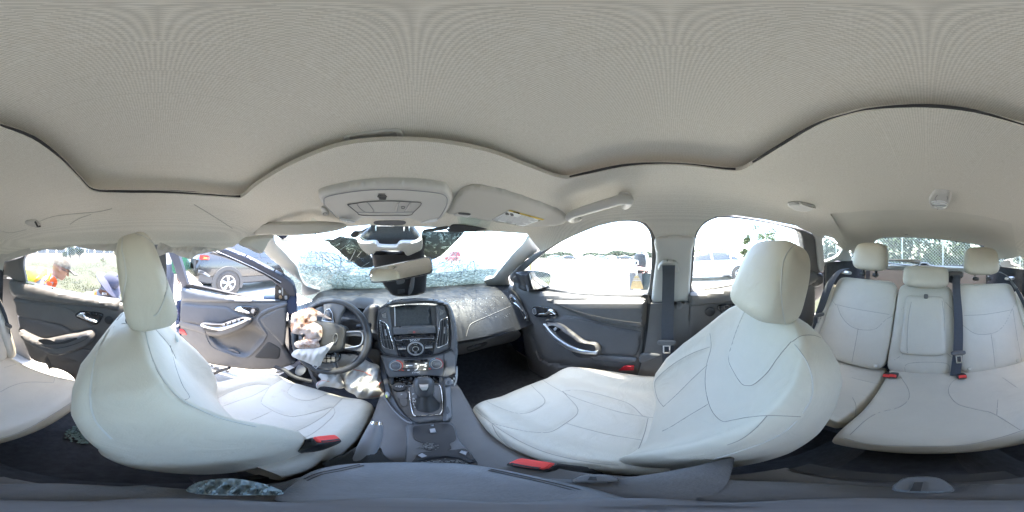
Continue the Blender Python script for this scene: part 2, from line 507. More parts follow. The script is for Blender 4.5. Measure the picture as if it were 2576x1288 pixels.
cabin = thing('wrecked_car', 'wrecked dark blue hatchback seen from inside, with pale headliner and shattered windscreen', 'car', (0, -.2, -1.0))
def assembly(name, label, loc, parent=cabin):
    """a part of the car that has pieces of its own"""
    o = bpy.data.objects.new(name, None); COL.objects.link(o); o.empty_display_size = .05
    L = W(loc); o.parent = parent; o.location = L - LOC[parent.name]; LOC[o.name] = L
    if label: o['label'] = label
    return o
EDGE = [(0, 320), (80, 350), (150, 400), (200, 450), (235, 481), (310, 486), (400, 487), (500, 492), (590, 498), (612, 494), (640, 470), (700, 432),
        (760, 402), (830, 375), (900, 360), (1000, 354), (1110, 360), (1230, 383), (1330, 420), (1410, 448), (1460, 443), (1560, 422), (1650, 415),
        (1740, 418), (1850, 430), (1895, 412), (1940, 385), (2050, 320), (2120, 295), (2200, 278), (2330, 272), (2450, 285), (2576, 320)]
LOW = [(2576, 652), (2560, 640), (2545, 562), (2480, 545), (2422, 536), (2340, 529), (2276, 528), (2180, 530), (2089, 538), (2104, 565), (2140, 628), (2130, 636),
       (2097, 600), (2076, 594), (2058, 594), (2040, 586), (2000, 568), (1920, 552), (1850, 542), (1800, 545), (1772, 558), (1752, 582), (1744, 606),
       (1652, 606), (1640, 580), (1625, 562), (1600, 554), (1560, 555), (1500, 570), (1420, 602), (1362, 634), (1342, 610), (1326, 588), (1200, 580), (1140, 574), (930, 566), (860, 572),
       (690, 590), (640, 600), (600, 612), (586, 621), (559, 628), (484, 621), (434, 627), (402, 615), (330, 618), (290, 620), (235, 618), (170, 621), (110, 626), (60, 635), (25, 647), (0, 652)]
up = cr(EDGE, False, 4)
visl = [(606, 606), (640, 576), (690, 548), (735, 528), (780, 520), (800, 528), (822, 560), (850, 590), (700, 600)]
visr = [(1148, 500), (1160, 470), (1190, 458), (1250, 470), (1330, 500), (1400, 530), (1425, 548), (1400, 575), (1200, 580), (1146, 560)]
sheet('headliner', HEADLINER, up + LOW, roof(), step=17, thick=.012, parent=cabin, smooth_out=False,
      rel=reliefs(sunk(visl, .05, 14), sunk(visr, .022, 16)))
# hatch trim behind the headliner's rear edge
HT = lambda: imp(lambda p: smax(p.z - roofz(p.x, p.y) - .012, abs(p.x) + .41 * p.z - .645, .11))
rw_top = L7([(340, 300), (400, 262), (450, 212), (550, 180), (900, 172), (1300, 197), (1700, 247), (1900, 282), (2000, 300)])
sheet('tailgate_trim', mat('beige tailgate trim', (.57, .545, .485), .8, var=.03), [(2060, 532), (2180, 524), (2340, 523), (2480, 538), (2560, 556), (2576, 640), (2540, 652), (2480, 650)] + rw_top[::-1] + [(2190, 640), (2150, 640), (2128, 620), (2095, 560)],
      HT(), step=14, thick=.012, parent=cabin, smooth_out=False)
for q in ((885, 137), (1515, 180)):
    (x, y), = L7([q]); p = HT()(x, y)
    pad('screw_cap', PALEFAB, p * .995, AX, (.014, .012, .006), p=2, n=4, parent=cabin)
# sunroof blind above the opening, with its pull
zsh = lambda x, y: .250 - .03 * (abs(x + .04) / .5) ** 2.4 - .10 * max(0, y - .1) ** 2
nx, ny = 24, 18
gv = [(-.64 + 1.2 * i / nx, -.40 + .92 * j / ny) for j in range(ny + 1) for i in range(nx + 1)]
gf = [[j * (nx + 1) + i, j * (nx + 1) + i + 1, (j + 1) * (nx + 1) + i + 1, (j + 1) * (nx + 1) + i] for j in range(ny) for i in range(nx)]
v1 = [(x, y, zsh(x, y)) for x, y in gv]; v2 = [(x, y, zsh(x, y) + .012) for x, y in gv]; b = len(v1)
blind = assembly('sunroof_blind', 'pale woven sunroof blind pulled shut overhead', (0, 0, .25))
mesh('blind_panel', HEADLINER and v1 + v2, [f[::-1] for f in gf] + [[i + b for i in f] for f in gf], HEADLINER, blind)
SH = lambda o=0: imp(lambda p: p.z - zsh(p.x, p.y) + o)
ho = N5([(130, 490), (200, 400), (340, 350), (1000, 250), (1800, 160), (2000, 180), (2120, 250), (2180, 350), (2200, 650), (2200, 900, 1), (380, 900, 1), (300, 730)])
hi = N5([(340, 455), (600, 420), (1200, 340), (1800, 265), (1920, 290), (1970, 400), (2010, 560), (2010, 780, 1), (560, 800, 1), (420, 620)])
sheet('pull_frame', TRIMLIGHT, ho, SH(.004), holes=[cr(hi)], step=4, thick=.012, parent=blind, rnd=(4, .003))
sheet('pull_recess', mat('grey recess plastic', (.42, .41, .38), .7), hi, SH(.0015), step=6, thick=.006, parent=blind)
# black seal along the opening
def seal(a, b):
    P = [roof(-.006)(x, y - 4) for x, y in up if a <= x <= b]
    return tube('roof_seal', RUBBER, P, [.0035 + .0012 * math.sin(i * .37) for i in range(len(P))], cabin, n=6)
seal(0, 606); seal(1425, 1858); seal(1890, 2576)
# roof skin outside
rv = []; rf = []
NX, NY = 12, 16
for j in range(NY + 1):
    y = -1.45 + 2.03 * j / NY
    for i in range(NX + 1):
        x = -.60 + 1.2 * i / NX
        rv.append((x, y, roofz(x, y) + .055 - .012 * (abs(x) / .6) ** 4))
rf = [[j * (NX + 1) + i, j * (NX + 1) + i + 1, (j + 1) * (NX + 1) + i + 1, (j + 1) * (NX + 1) + i] for j in range(NY) for i in range(NX)]
mesh('roof_panel', rv, rf, BODYBLUE, cabin)

# pillars ------------------------------------------------------------
apr = L4([(1640, 262), (1668, 285), (1730, 345), (1822, 470), (1690, 560), (1560, 670), (1430, 790), (1350, 880), (1350, 960), (1400, 1110), (1320, 1100), (1180, 1040), (1040, 1010), (970, 950), (1040, 915), (1120, 890), (1200, 790), (1320, 640), (1440, 500), (1560, 380)])
def pil(sg):                                   # from the windscreen corner to the door seal
    return plane((sg * .36, .53, .765), (sg * .565, .652, .118))
sheet('windscreen_pillar', TRIMLIGHT, apr, pil(1), step=8, thick=.03, parent=cabin, rnd=(14, .012))
apl = L3([(60, 205), (20, 195), (-20, 260), (10, 380), (110, 480), (240, 620), (330, 730), (380, 880), (450, 1000), (560, 1050), (690, 1090), (560, 1150), (430, 1160), (405, 1080), (410, 1000), (380, 950), (250, 850), (100, 740), (-80, 600), (-190, 480), (-230, 430), (-170, 300), (-60, 215)])
sheet('windscreen_pillar', TRIMLIGHT, apl, pil(-1), step=8, thick=.03, parent=cabin, rnd=(14, .012))
apc = zB([(555, 138), (590, 95), (640, 84), (740, 70), (748, 80), (712, 112), (690, 155), (662, 190), (612, 165)])
sheet('pillar_cover', PALEFAB, apc, plane((-.75, -.5, .3), (-.57, .62, .06)), step=6, thick=.008, parent=cabin, rnd=(7, .01))
# right centre pillar: pale top, dark bottom
BP = lambda o=0: side(1, .012 + o)
sheet('centre_pillar_trim', TRIMLIGHT, [(1652, 598), (1744, 598), (1742, 640), (1734, 763, 1), (1637, 766, 1), (1644, 700), (1650, 650)], BP(), step=9, thick=.03, parent=cabin, rnd=(10, .012))
sheet('centre_pillar_base', DARK, [(1637, 764, 1), (1735, 761, 1), (1732, 800), (1732, 905), (1650, 960), (1600, 1000), (1600, 960), (1622, 880)], X(.70), step=12, thick=.03, parent=cabin)
sheet('pillar_step', MIDG, zD([(1165, 885), (1260, 885), (1270, 900), (1165, 935)]), X(.69), step=6, thick=.01, parent=cabin, rnd=(4, .004))
sheet('belt_guide', TRIMLIGHT, zE([(140, 250), (152, 222), (175, 212), (215, 215), (232, 235), (228, 262), (170, 258)]), BP(.02), step=4, thick=.03, parent=cabin, rnd=(5, .008))
# left centre pillar, behind the driver's seat
sheet('centre_pillar_trim', DARK, [(330, 616), (412, 616), (418, 800), (440, 960), (330, 960), (322, 780)], side(-1, -.04), step=14, thick=.04, parent=cabin)
# rear corner trims
C = lambda o=0: side(1, .006 + o)
qwr = L6([(2180, 370), (2195, 346), (2212, 340), (2330, 400), (2460, 495), (2472, 520), (2460, 545), (2400, 610), (2330, 650), (2210, 695, 1)])
sheet('corner_pillar', TRIMLIGHT, L6([(2050, 270), (2160, 280), (2230, 330), (2340, 390), (2480, 480), (2576, 560), (2600, 700), (2480, 690), (2380, 680), (2300, 720), (2220, 790), (2190, 825), (2140, 822), (2110, 600), (2090, 380)]), C(), holes=[cr(qwr)], step=6, thick=.02, parent=cabin, rnd=(5, .006))
sheet('corner_glass', TINT, qwr, C(-.012), step=10, thick=.004, parent=cabin)
S_ = C(-.008)
pline('glass_sticker', WHITEPR, L6([(2250 + 60 * (1 + math.cos(t)), 602 + 42 * math.sin(t)) for t in [i * math.pi / 12 for i in range(25)]]), S_, .0016, cabin)
sheet('corner_ledge', DARK, L6([(2190, 830), (2220, 800), (2280, 740), (2380, 690), (2560, 705), (2640, 740), (2700, 900), (2600, 960), (2450, 960), (2300, 900), (2200, 1150), (2120, 1250), (2040, 1250), (2040, 830)]), C(-.04), step=8, thick=.03, parent=cabin, rnd=(8, .012))
sheet('corner_ledge', DARK, L8([(0, 430), (60, 460), (140, 480), (140, 640), (170, 900), (260, 1150), (200, 1180), (100, 1180), (30, 1180), (0, 1000)]), side(-1, -.06), step=6, thick=.03, parent=cabin)
sheet('corner_pillar', TRIMLIGHT, L8([(0, 330), (40, 310), (90, 300), (80, 350), (58, 455), (20, 455), (0, 420)]), side(-1, -.02), step=5, thick=.02, parent=cabin)
sheet('corner_pillar', TRIMLIGHT, L7([(2240, 540), (2360, 500), (2400, 560), (2500, 600), (2280, 610)]), side(-1, -.03), step=6, thick=.02, parent=cabin)
sheet('corner_glass', TINT, L7([(2365, 500), (2440, 470), (2576, 430), (2576, 600), (2500, 600), (2420, 570)]), side(-1, -.06), step=8, thick=.004, parent=cabin)
# tailgate: glass with heater lines, ledge, wiper
HP = lambda o=0: plane((0, .58, -.814 + 1.2), Vector((0, -1.30 + o, .14))) if False else plane((0, .585, .811 * -1), (0, -1.30 + o, .14))
HP = lambda o=0: plane((0, .98, -.20), (0, -1.45 + o, .05))
rwin = L7([(410, 275), (450, 220), (550, 190), (900, 180), (1300, 205), (1700, 255), (1900, 290), (1960, 320), (1940, 470), (1850, 540), (1740, 575), (1400, 585), (1230, 580), (1140, 545), (1060, 575), (880, 570), (640, 545), (480, 470), (400, 350)])
sheet('rear_window', TINT, rwin, HP(-.02), step=10, thick=.004, parent=cabin)
sheet('tailgate_frame', BLACK, L7([(300, 250), (460, 150), (900, 130), (1500, 180), (2000, 260), (2100, 450), (1960, 610), (1400, 625), (640, 600), (340, 560)]), HP(-.04), holes=[cr(rwin)], step=10, thick=.02, parent=cabin)
hl = []
for k in range(13):
    y = 235 + k * 24
    hl.append(tube_geo([HP(-.018)(*L7([(x, y + (x - 1150) * .045)])[0]) for x in range(480, 1900, 140)], .0007, 4))
tag(mesh('heater_lines', *join(*hl), mat('brown heater line', (.10, .06, .05), .6), cabin), kind='stuff')
sheet('tailgate_ledge', TRIMLIGHT, L7([(600, 590), (1060, 605), (1740, 620), (1960, 625), (1960, 690), (1300, 670), (620, 650)]), HP(.05), step=10, thick=.04, parent=cabin, rnd=(6, .01))
tube('tailgate_trim_curve', SATIN, [HP(.03)(*q) for q in cr(L7([(600, 545), (880, 580), (1040, 600), (1095, 550), (1160, 545), (1220, 575), (1300, 600), (1420, 600)]), False)], .006, cabin, n=6)
wip = assembly('rear_wiper', None, HP(-.06)(2300, 664))
tube('arm', BLACK, [HP(-.06)(*q) for q in L7([(640, 505), (800, 515), (960, 530), (1060, 545), (1110, 555)])], [.008, .01, .012, .014, .016], wip, n=6)
tube('blade', RUBBER, [HP(-.065)(*q) for q in L7([(600, 500), (800, 500), (1000, 505), (1100, 515)])], .006, wip, n=5)
# cargo floor + sides to close the body
box('cargo_floor', CARPET, (0, -1.35, -.62), (.62, .42, .01), cabin)
box('cargo_side', CARPET, (.66, -1.35, -.35), (.01, .42, .28), cabin)
box('cargo_side', CARPET, (-.66, -1.35, -.35), (.01, .42, .28), cabin)
box('tailgate_panel', DARK, (0, -1.66, -.36), (.64, .02, .27), cabin)

# floor -----------------------------------------------------------------
fl = []
prof = [(1.36, -.45), (1.25, -.80), (1.05, -.99), (.60, -1.01), (.10, -1.01), (-.45, -1.01), (-.52, -.92), (-.78, -.90), (-1.1, -.88), (-1.2, -.62)]
xs = [-.74, -.70, -.45, -.22, -.13, -.08, 0, .08, .13, .22, .45, .70, .74]
for x in xs:
    hump = .24 if abs(x) < .1 else (.12 if abs(x) < .15 else 0)
    up_ = .10 if abs(x) > .72 else 0
    fl.append([(x, y, max(z, -1.01 + hump) + up_) for y, z in prof] + [(x, y, z - .06) for y, z in prof[::-1]])
loft('floor_carpet', CARPET, fl, cabin, angle=50)
box('door_sill', DARK, (.765, -.05, -.93), (.03, 1.15, .07), cabin)
box('door_sill', BLACK, (-.765, -.05, -.96), (.03, 1.15, .07), cabin)
sheet('door_weatherstrip', RUBBER, [(1612, 748), (1640, 756), (1642, 860), (1628, 960), (1610, 1010), (1560, 1030), (1560, 990), (1590, 970), (1606, 900), (1612, 820)], X(.725), step=10, thick=.03, parent=cabin)
box('firewall', CARPET, (0, 1.39, -.5), (.76, .015, .35), cabin)
# glass crumbs on the left rear floor
crumbs = []
for k in range(420):
    r = random.random() ** .7 * .075; a = random.random() * 6.28
    x, y = -.53 + r * math.cos(a) * 1.2, -.22 + r * math.sin(a)
    s = random.uniform(.0025, .005)
    crumbs.append(box_geo((x, y, -1.005 + random.random() * .012), (s, s, s * .7), [Vector((random.uniform(-1, 1), random.uniform(-1, 1), random.uniform(-1, 1))).normalized().orthogonal() for _ in range(1)] * 0 or AX))
tag(mesh('glass_crumbs', *join(*crumbs), mat('green glass crumb', (.13, .19, .17), .15, coat=.6), smooth=False, parent=None), 'pale green crumbs of broken glass on the floor behind the driver seat', 'broken glass', kind='stuff')

# bonnet seen through the windscreen
hood = []
for i in range(13):
    x = -.72 + 1.44 * i / 12
    bulge = .05 * math.sin(i * 1.7) + (.07 if 3 < i < 6 else 0)
    top = [(x, 1.42 + j * .1, -.245 + .17 * math.sin(min(1, j / 5.5) * math.pi / 2) - .03 * max(0, j - 6) - .05 * (abs(x) / .72) ** 3 + bulge * math.sin(j / 9 * math.pi) + (.05 if -.62 < x < -.2 and i % 2 else 0)) for j in range(11)]
    hood.append(top + [(p[0], p[1], p[2] - .03) for p in top[::-1]])
loft('bonnet', HOODBLUE, hood, cabin, angle=25)
box('cowl', BLACK, (0, 1.40, -.33), (.72, .07, .02), cabin)
for sg in (-1, 1): box('front_wing', BODYBLUE, (sg * .78, 1.55, -.62), (.05, .72, .26), cabin)

# ================================================================== WINDSCREEN
def cracked_glass():
    m = bpy.data.materials.new('cracked windscreen glass'); m.use_nodes = True; nt = m.node_tree; nt.nodes.clear(); L = nt.links; N = nt.nodes.new
    out = N('ShaderNodeOutputMaterial'); tr = N('ShaderNodeBsdfTransparent'); tr.inputs[0].default_value = (.90, .95, .95, 1)
    df = N('ShaderNodeBsdfDiffuse'); df.inputs[0].default_value = (.16, .20, .205, 1)
    tl = N('ShaderNodeBsdfTranslucent'); tl.inputs[0].default_value = (.12, .165, .17, 1)
    a = N('ShaderNodeMixShader'); a.inputs[0].default_value = .45; L.new(df.outputs[0], a.inputs[1]); L.new(tl.outputs[0], a.inputs[2])
    tc = N('ShaderNodeTexCoord'); sp = N('ShaderNodeSeparateXYZ'); L.new(tc.outputs['Object'], sp.inputs[0])
    def M(op, *v):
        n = N('ShaderNodeMath'); n.operation = op; n.use_clamp = op in ('MULTIPLY_ADD',)
        for i, q in enumerate(v):
            if hasattr(q, 'links') or hasattr(q, 'is_output'): L.new(q, n.inputs[i])
            else: n.inputs[i].default_value = q
        return n.outputs[0]
    nz = N('ShaderNodeTexNoise'); nz.inputs['Scale'].default_value = 5; nz.inputs['Detail'].default_value = 5; L.new(tc.outputs['Object'], nz.inputs['Vector'])
    mpn = N('ShaderNodeMapping'); mpn.inputs['Scale'].default_value = (.6, 1.3, 1.3); L.new(tc.outputs['Object'], mpn.inputs['Vector'])
    dist = N('ShaderNodeTexNoise'); dist.inputs['Scale'].default_value = 14; L.new(tc.outputs['Object'], dist.inputs['Vector'])
    ad = N('ShaderNodeMix'); ad.data_type = 'VECTOR'; ad.inputs[0].default_value = .06; L.new(mpn.outputs[0], ad.inputs['A']); L.new(dist.outputs['Color'], ad.inputs['B'])
    vs_ = []
    for s, w in ((17, .030), (42, .045)):
        v = N('ShaderNodeTexVoronoi'); v.feature = 'DISTANCE_TO_EDGE'; v.inputs['Scale'].default_value = s; v.inputs['Randomness'].default_value = 1
        L.new(ad.outputs['Result'], v.inputs['Vector'])
        vs_.append((v.outputs['Distance'], w))
    # low on the glass it is crazed, high up it is mostly whole
    low = M('SUBTRACT', 1.0, M('MULTIPLY', sp.outputs['Z'], 3.6))
    dens = M('ADD', M('MULTIPLY', low, .85), M('MULTIPLY', nz.outputs['Fac'], .80))          # about .1 .. 1.3
    l1 = M('LESS_THAN', vs_[0][0], M('MULTIPLY', M('SUBTRACT', dens, .30), .050))
    l2 = M('LESS_THAN', vs_[1][0], M('MULTIPLY', M('SUBTRACT', dens, .62), .16))
    milk = M('MULTIPLY', M('SUBTRACT', dens, .92), 1.6)
    f = M('MAXIMUM', M('MAXIMUM', l1, l2), milk)
    f = M('MINIMUM', M('MAXIMUM', f, 0.0), .88)
    mx = N('ShaderNodeMixShader'); L.new(f, mx.inputs[0]); L.new(tr.outputs[0], mx.inputs[1]); L.new(a.outputs[0], mx.inputs[2])
    g = N('ShaderNodeBsdfGlossy'); g.inputs['Roughness'].default_value = .02
    m2 = N('ShaderNodeMixShader'); m2.inputs[0].default_value = .03; L.new(mx.outputs[0], m2.inputs[1]); L.new(g.outputs[0], m2.inputs[2])
    L.new(m2.outputs[0], out.inputs[0])
    return m
def dotted():
    m = bpy.data.materials.new('black dotted glass print'); m.use_nodes = True; nt = m.node_tree; nt.nodes.clear(); L = nt.links; N = nt.nodes.new
    out = N('ShaderNodeOutputMaterial'); tr = N('ShaderNodeBsdfTransparent'); tr.inputs[0].default_value = (.5, .52, .51, 1)
    bk = N('ShaderNodeBsdfPrincipled'); bk.inputs['Base Color'].default_value = (.012, .013, .014, 1); bk.inputs['Roughness'].default_value = .5
    tc = N('ShaderNodeTexCoord'); nz = N('ShaderNodeTexNoise'); nz.inputs['Scale'].default_value = 26; nz.inputs['Detail'].default_value = 4; nz.inputs['Roughness'].default_value = .8
    L.new(tc.outputs['Object'], nz.inputs['Vector'])
    r = N('ShaderNodeValToRGB'); r.color_ramp.elements[0].position = .42; r.color_ramp.elements[0].color = (.88, .88, .88, 1); r.color_ramp.elements[1].position = .66; r.color_ramp.elements[1].color = (.55, .55, .55, 1)
    L.new(nz.outputs['Fac'], r.inputs[0])
    mx = N('ShaderNodeMixShader'); L.new(r.outputs['Color'], mx.inputs[0]); L.new(tr.outputs[0], mx.inputs[1]); L.new(bk.outputs[0], mx.inputs[2]); L.new(mx.outputs[0], out.inputs[0])
    return m
CRACKED = cracked_glass(); DOTTED = dotted()
wscreen = assembly('windscreen', 'shattered windscreen crazed with white cracks along its lower edge', (0, 1.0, -.25))
wo = [(672, 606), (690, 560), (860, 545), (1000, 540), (1140, 545), (1330, 566), (1346, 600), (1330, 632), (1300, 660), (1262, 700), (1225, 722), (1180, 740), (1100, 752), (1000, 758), (900, 757), (800, 757), (760, 745), (735, 725), (716, 690), (690, 640)]
wg = sheet('cracked_glass', CRACKED, wo, WS(), step=16, thick=.004, parent=wscreen)
# black print round the mirror, dotted, torn at the top
sheet('dotted_print', DOTTED, L3([(700, 305), (820, 290), (860, 300), (1040, 255), (1060, 265), (1240, 300), (1320, 420), (1450, 545), (1500, 690), (1400, 720), (1290, 715), (1200, 660), (1100, 590), (1010, 510), (930, 440), (850, 380), (800, 330)]), WS(.004), step=7, thick=.002, parent=wscreen)
sheet('dotted_print', DOTTED, L4([(30, 180), (200, 180), (420, 178), (640, 185), (660, 200), (590, 280), (500, 370), (400, 470), (300, 550), (180, 605), (140, 600), (60, 500)]), WS(.004), step=7, thick=.002, parent=wscreen)
sheet('edge_band', BLACK, L4([(510, 70), (800, 100), (1090, 155), (1000, 175), (700, 182), (480, 185), (400, 150), (440, 130)]), WS(.005), step=6, thick=.002, parent=wscreen)
sheet('edge_band', BLACK, L3([(1200, 170), (1300, 165), (1420, 110), (1240, 260), (1140, 240)]), WS(.005), step=6, thick=.002, parent=wscreen)
sheet('edge_band', BLACK, L3([(820, 320), (870, 300), (1030, 232), (960, 290), (880, 318)]), WS(.006), step=6, thick=.002, parent=wscreen)
sheet('edge_band', BLACK, L4([(60, 150), (250, 120), (420, 100), (400, 140), (300, 160), (120, 180)]), WS(.005), step=6, thick=.002, parent=wscreen)
sheet('glass_label', PAPER, L3([(60, 240), (180, 245), (190, 330), (90, 335)]), WS(.006), step=6, thick=.001, parent=wscreen, smooth_out=False)
# cracks running through the glass: thin ridges of split glass
rnd = random.Random(11)
WP = WS(.003)
CRK = mat('split glass edge', (.27, .345, .355), .3)
CRKD = mat('dark crack', (.10, .14, .15), .5)
def crack(x, y, ang, length, jag, r):
    pts = [(x, y)]; n = max(3, int(length / 9))
    for i in range(n):
        ang += rnd.uniform(-jag, jag)
        x += math.cos(ang) * length / n; y += math.sin(ang) * length / n * .7
        pts.append((x, y))
    poly = [p for p in pts]
    k = inside(np.array(poly), wo)
    poly = [p for p, q in zip(poly, k) if q]
    if len(poly) < 2: return None
    return tube_geo([WP(*p) for p in poly], r, 3)
g1 = []; g2 = []
for k in range(300):                            # crazing to the left, centred low
    x, y = rnd.gauss(825, 62), rnd.gauss(672, 32)
    c = crack(x, y, rnd.uniform(0, 6.28), rnd.uniform(25, 100), .35, rnd.uniform(.0007, .0018)); (g1 if rnd.random() < .66 else g2).append(c)
for k in range(150):                             # and to the right
    x, y = rnd.gauss(1150, 62), rnd.gauss(690, 28)
    c = crack(x, y, rnd.gauss(-.75, .5), rnd.uniform(30, 130), .22, rnd.uniform(.0006, .0017)); (g1 if rnd.random() < .75 else g2).append(c)
for k in range(60):                             # long lines running along the scuttle
    x, y = rnd.uniform(760, 1180), rnd.gauss(722, 9)
    c = crack(x, y, rnd.gauss(0, .35), rnd.uniform(30, 90), .3, rnd.uniform(.0006, .0015)); g1.append(c)
for q in ([(1005, 180), (900, 240), (1000, 170)], [(990, 170), (800, 300), (680, 390), (560, 480), (430, 560), (300, 680)], [(1520, 190), (1460, 240)], [(780, 760), (600, 800), (380, 830)], [(1240, 560), (1000, 700), (830, 860), (600, 960)]):
    g2.append(tube_geo([WP(*p) for p in L4(q)], .0011, 3))
for q in ([(1135, 315), (1050, 410), (960, 470)], [(1220, 455), (1150, 600), (1100, 680)], [(1320, 470), (1240, 560)], [(1430, 640), (1300, 720), (1160, 840), (1080, 900)]):
    g1.append(tube_geo([WS(.009)(*p) for p in L3(q)], .0014, 3))
tag(mesh('cracks', *join(*[g for g in g1 if g]), CRK, wscreen), kind='stuff')
tag(mesh('dark_cracks', *join(*[g for g in g2 if g]), CRKD, wscreen), kind='stuff')

# ================================================================== FRONT SEATS
def interp(tab, s):
    for (a, *va), (b, *vb) in zip(tab, tab[1:]):
        if s <= b:
            t = (s - a) / (b - a); t = max(0, t)
            return [p + (q - p) * t for p, q in zip(va, vb)]
    return tab[-1][1:]
BACK = [  # s, half width, bolster lift, middle, rear depth
    (-.05, .20, .03, .01, .06), (.00, .225, .055, .025, .09), (.06, .235, .085, .03, .12), (.16, .240, .105, .03, .14), (.26, .240, .10, .03, .145),
    (.36, .236, .08, .03, .13), (.44, .226, .065, .035, .118), (.49, .205, .058, .04, .102), (.53, .168, .052, .045, .085), (.56, .125, .048, .046, .05), (.575, .085, .04, .04, .03), (.58, .03, .03, .03, .02)]
def front_seat(label, B, rec, sg, hs, group, cush, leather, skirt=0):
    t = thing('seat_assembly', label, 'car seat', (B[0], B[1] + .1, -1.0), group)
    u = Vector((0, -math.sin(R_(rec)), math.cos(R_(rec)))); n = Vector((0, math.cos(R_(rec)), math.sin(R_(rec)))); B = Vector(B)
    loc = lambda w, s, d: B + Vector((sg * w, 0, 0)) + u * s + n * d
    rings = []
    ss = ([-.10, -.09, -.07] if skirt else []) + [-.05 + .0095 * i for i in range(60)] + [.52, .53, .54, .55, .558, .566, .572, .577, .58]
    for s in ss:
        hw, tn, vn, rd = interp(BACK, s)
        rd += skirt * max(0, 1 - max(0, s + .02) / .30) ** .7
        half = [(0, vn), (.3 * hw, vn), (.55 * hw, vn + .10 * (tn - vn)), (.74 * hw, vn + .55 * (tn - vn)), (.88 * hw, tn), (.965 * hw, tn - .012), (hw, tn - .045), (hw, -.38 * rd), (.97 * hw, -.70 * rd), (.82 * hw, -.93 * rd), (.5 * hw, -rd), (0, -rd)]
        ctl = half + [(-a, b) for a, b in half[-2:0:-1]]
        sm = cr(ctl, True, 6)
        rings.append([loc(a, s, b) for a, b in sm])
    back = loft('backrest', leather if False else LEATHER, rings, t, angle=80)
    # headrest
    hc = loc(0, hs[0], hs[1]); ht = R_(rec * .55)
    hu = Vector((0, -math.sin(ht), math.cos(ht))); hn = Vector((0, math.cos(ht), math.sin(ht)))
    def hw_(l):
        k = 1 - .13 * max(0, l.z) ** 2 - .03 * max(0, -l.z)
        return Vector((l.x * k, l.y * (1 - .22 * l.z) + .10 * (1 - l.x * l.x) * (1 if l.y > 0 else 0), l.z))
    head = pad('headrest', LEATHER, hc, ((1, 0, 0), hn, hu), (.124, .046 if sg < 0 else .050, .107), p=4.8, n=24, parent=t, warp=hw_, angle=80)
    for w in (-.05, .05):
        tube('post', BLACK, [loc(w, .55, .01), loc(w, .575, .03), hc - hu * .10 + Vector((w, 0, 0))], .009, t, n=6)
    pad('post_sleeve', BLACK, loc(0, .578, .03), ((1, 0, 0), n, u), (.075, .016, .008), p=4, n=4, parent=t)
    # cushion: rings from the back to the front edge
    cx, yr, yf, z0 = cush
    rr = []
    L = yf - yr
    for k in range(61):
        f = k / 60; y = yr + L * f
        e = max(0, (f - .80) / .20); e2 = 1 - math.sqrt(max(0, 1 - e * e))
        hw = .262 - .012 * f - .075 * e ** 3
        zt = z0 + .010 * f + .02 * math.sin(f * math.pi) * f - .10 * e2
        bl = .042 * (1 - .45 * f) * (1 - e2)
        zb = z0 - .105
        eo = max(0, (f - .45) / .55)
        half = [(0, zt), (.35 * hw, zt + .002), (.56 * hw, zt + .12 * bl), (.74 * hw, zt + .7 * bl), (.87 * hw, zt + bl), (.965 * hw, zt + bl - .014), (hw, zt + bl - .05), (hw * .985, zb + .04), (.93 * hw, zb), (.5 * hw, zb), (0, zb)]
        half = [(a, max(b, zb)) for a, b in half]
        ctl = half + [(-a, b) for a, b in half[-2:0:-1]]
        rr.append([Vector((cx + a * ((1 - .24 * eo * eo) if a * sg > 0 else (1 - .10 * e)), y - (.035 * e * (a / hw) ** 2), b - (.02 * eo * max(0, a * sg / hw)))) for a, b in cr(ctl, True, 6)])
    cu = loft('cushion', leather, rr, t, angle=80)
    # plastic base and valance
    box('seat_base', BLACK, (cx, (yr + yf) / 2 - .03, z0 - .22), (.21, .19, .09), t)
    for w in (-.17, .17): box('seat_rail', BLACK, (cx + w, (yr + yf) / 2 - .03, z0 - .335), (.02, .26, .03), t)
    return t, back, head, cu, loc
GRP = 'pale leather front seats'
ps, pback, phead, pcush, ploc = front_seat('clean pale leather front passenger seat leaning back, seen from its front', (.375, .02, -.66), 35, 1, (.635, .105), GRP, (.380, .0, .525, -.655), LEATHER)
ds, dback, dhead, dcush, dloc = front_seat('stained pale leather driver seat behind the steering wheel, its back to the camera', (-.405, .17, -.66), 26, -1, (.645, .09), GRP, (-.395, .10, .56, -.655), LEATHER_DIRTY, .06)
LP = [zE([(720, 555), (750, 595), (785, 650), (805, 720), (800, 800), (750, 880), (690, 940), (600, 988), (490, 1027), (380, 1062)])]
stitch([pback], LP, PIPING, .0018, ps, .003, .014)
stitch([pback], [zE([(515, 425), (490, 480), (465, 550), (445, 630), (470, 690), (500, 735), (525, 744), (555, 738), (610, 690), (660, 620), (715, 555)]),
    zE([(365, 520), (370, 580), (350, 660), (345, 740), (360, 820), (385, 870), (420, 898), (460, 893), (530, 880), (620, 873), (755, 878)]), zE([(610, 875), (560, 930), (500, 975), (440, 1000)]),
    zE([(365, 578), (290, 605), (210, 650), (140, 710), (128, 745), (140, 800), (165, 835)]), zE([(355, 655), (290, 715), (225, 780), (165, 835)]), zE([(355, 825), (280, 870), (200, 920), (160, 940)]), zE([(720, 555), (760, 530), (820, 530), (880, 560)])], SEAM, .0009, ps)
stitch([pback], [zE([(385, 1104), (520, 1098), (650, 1082), (780, 1050), (860, 1022), (905, 998)])], BLACK, .0022, ps, .006, .012, name='shell_gap')
stitch([phead], [zE([(745, 135), (715, 150), (685, 200), (675, 260), (672, 340), (678, 420), (690, 480)])], PIPING, .0018, ps, .003, .012)
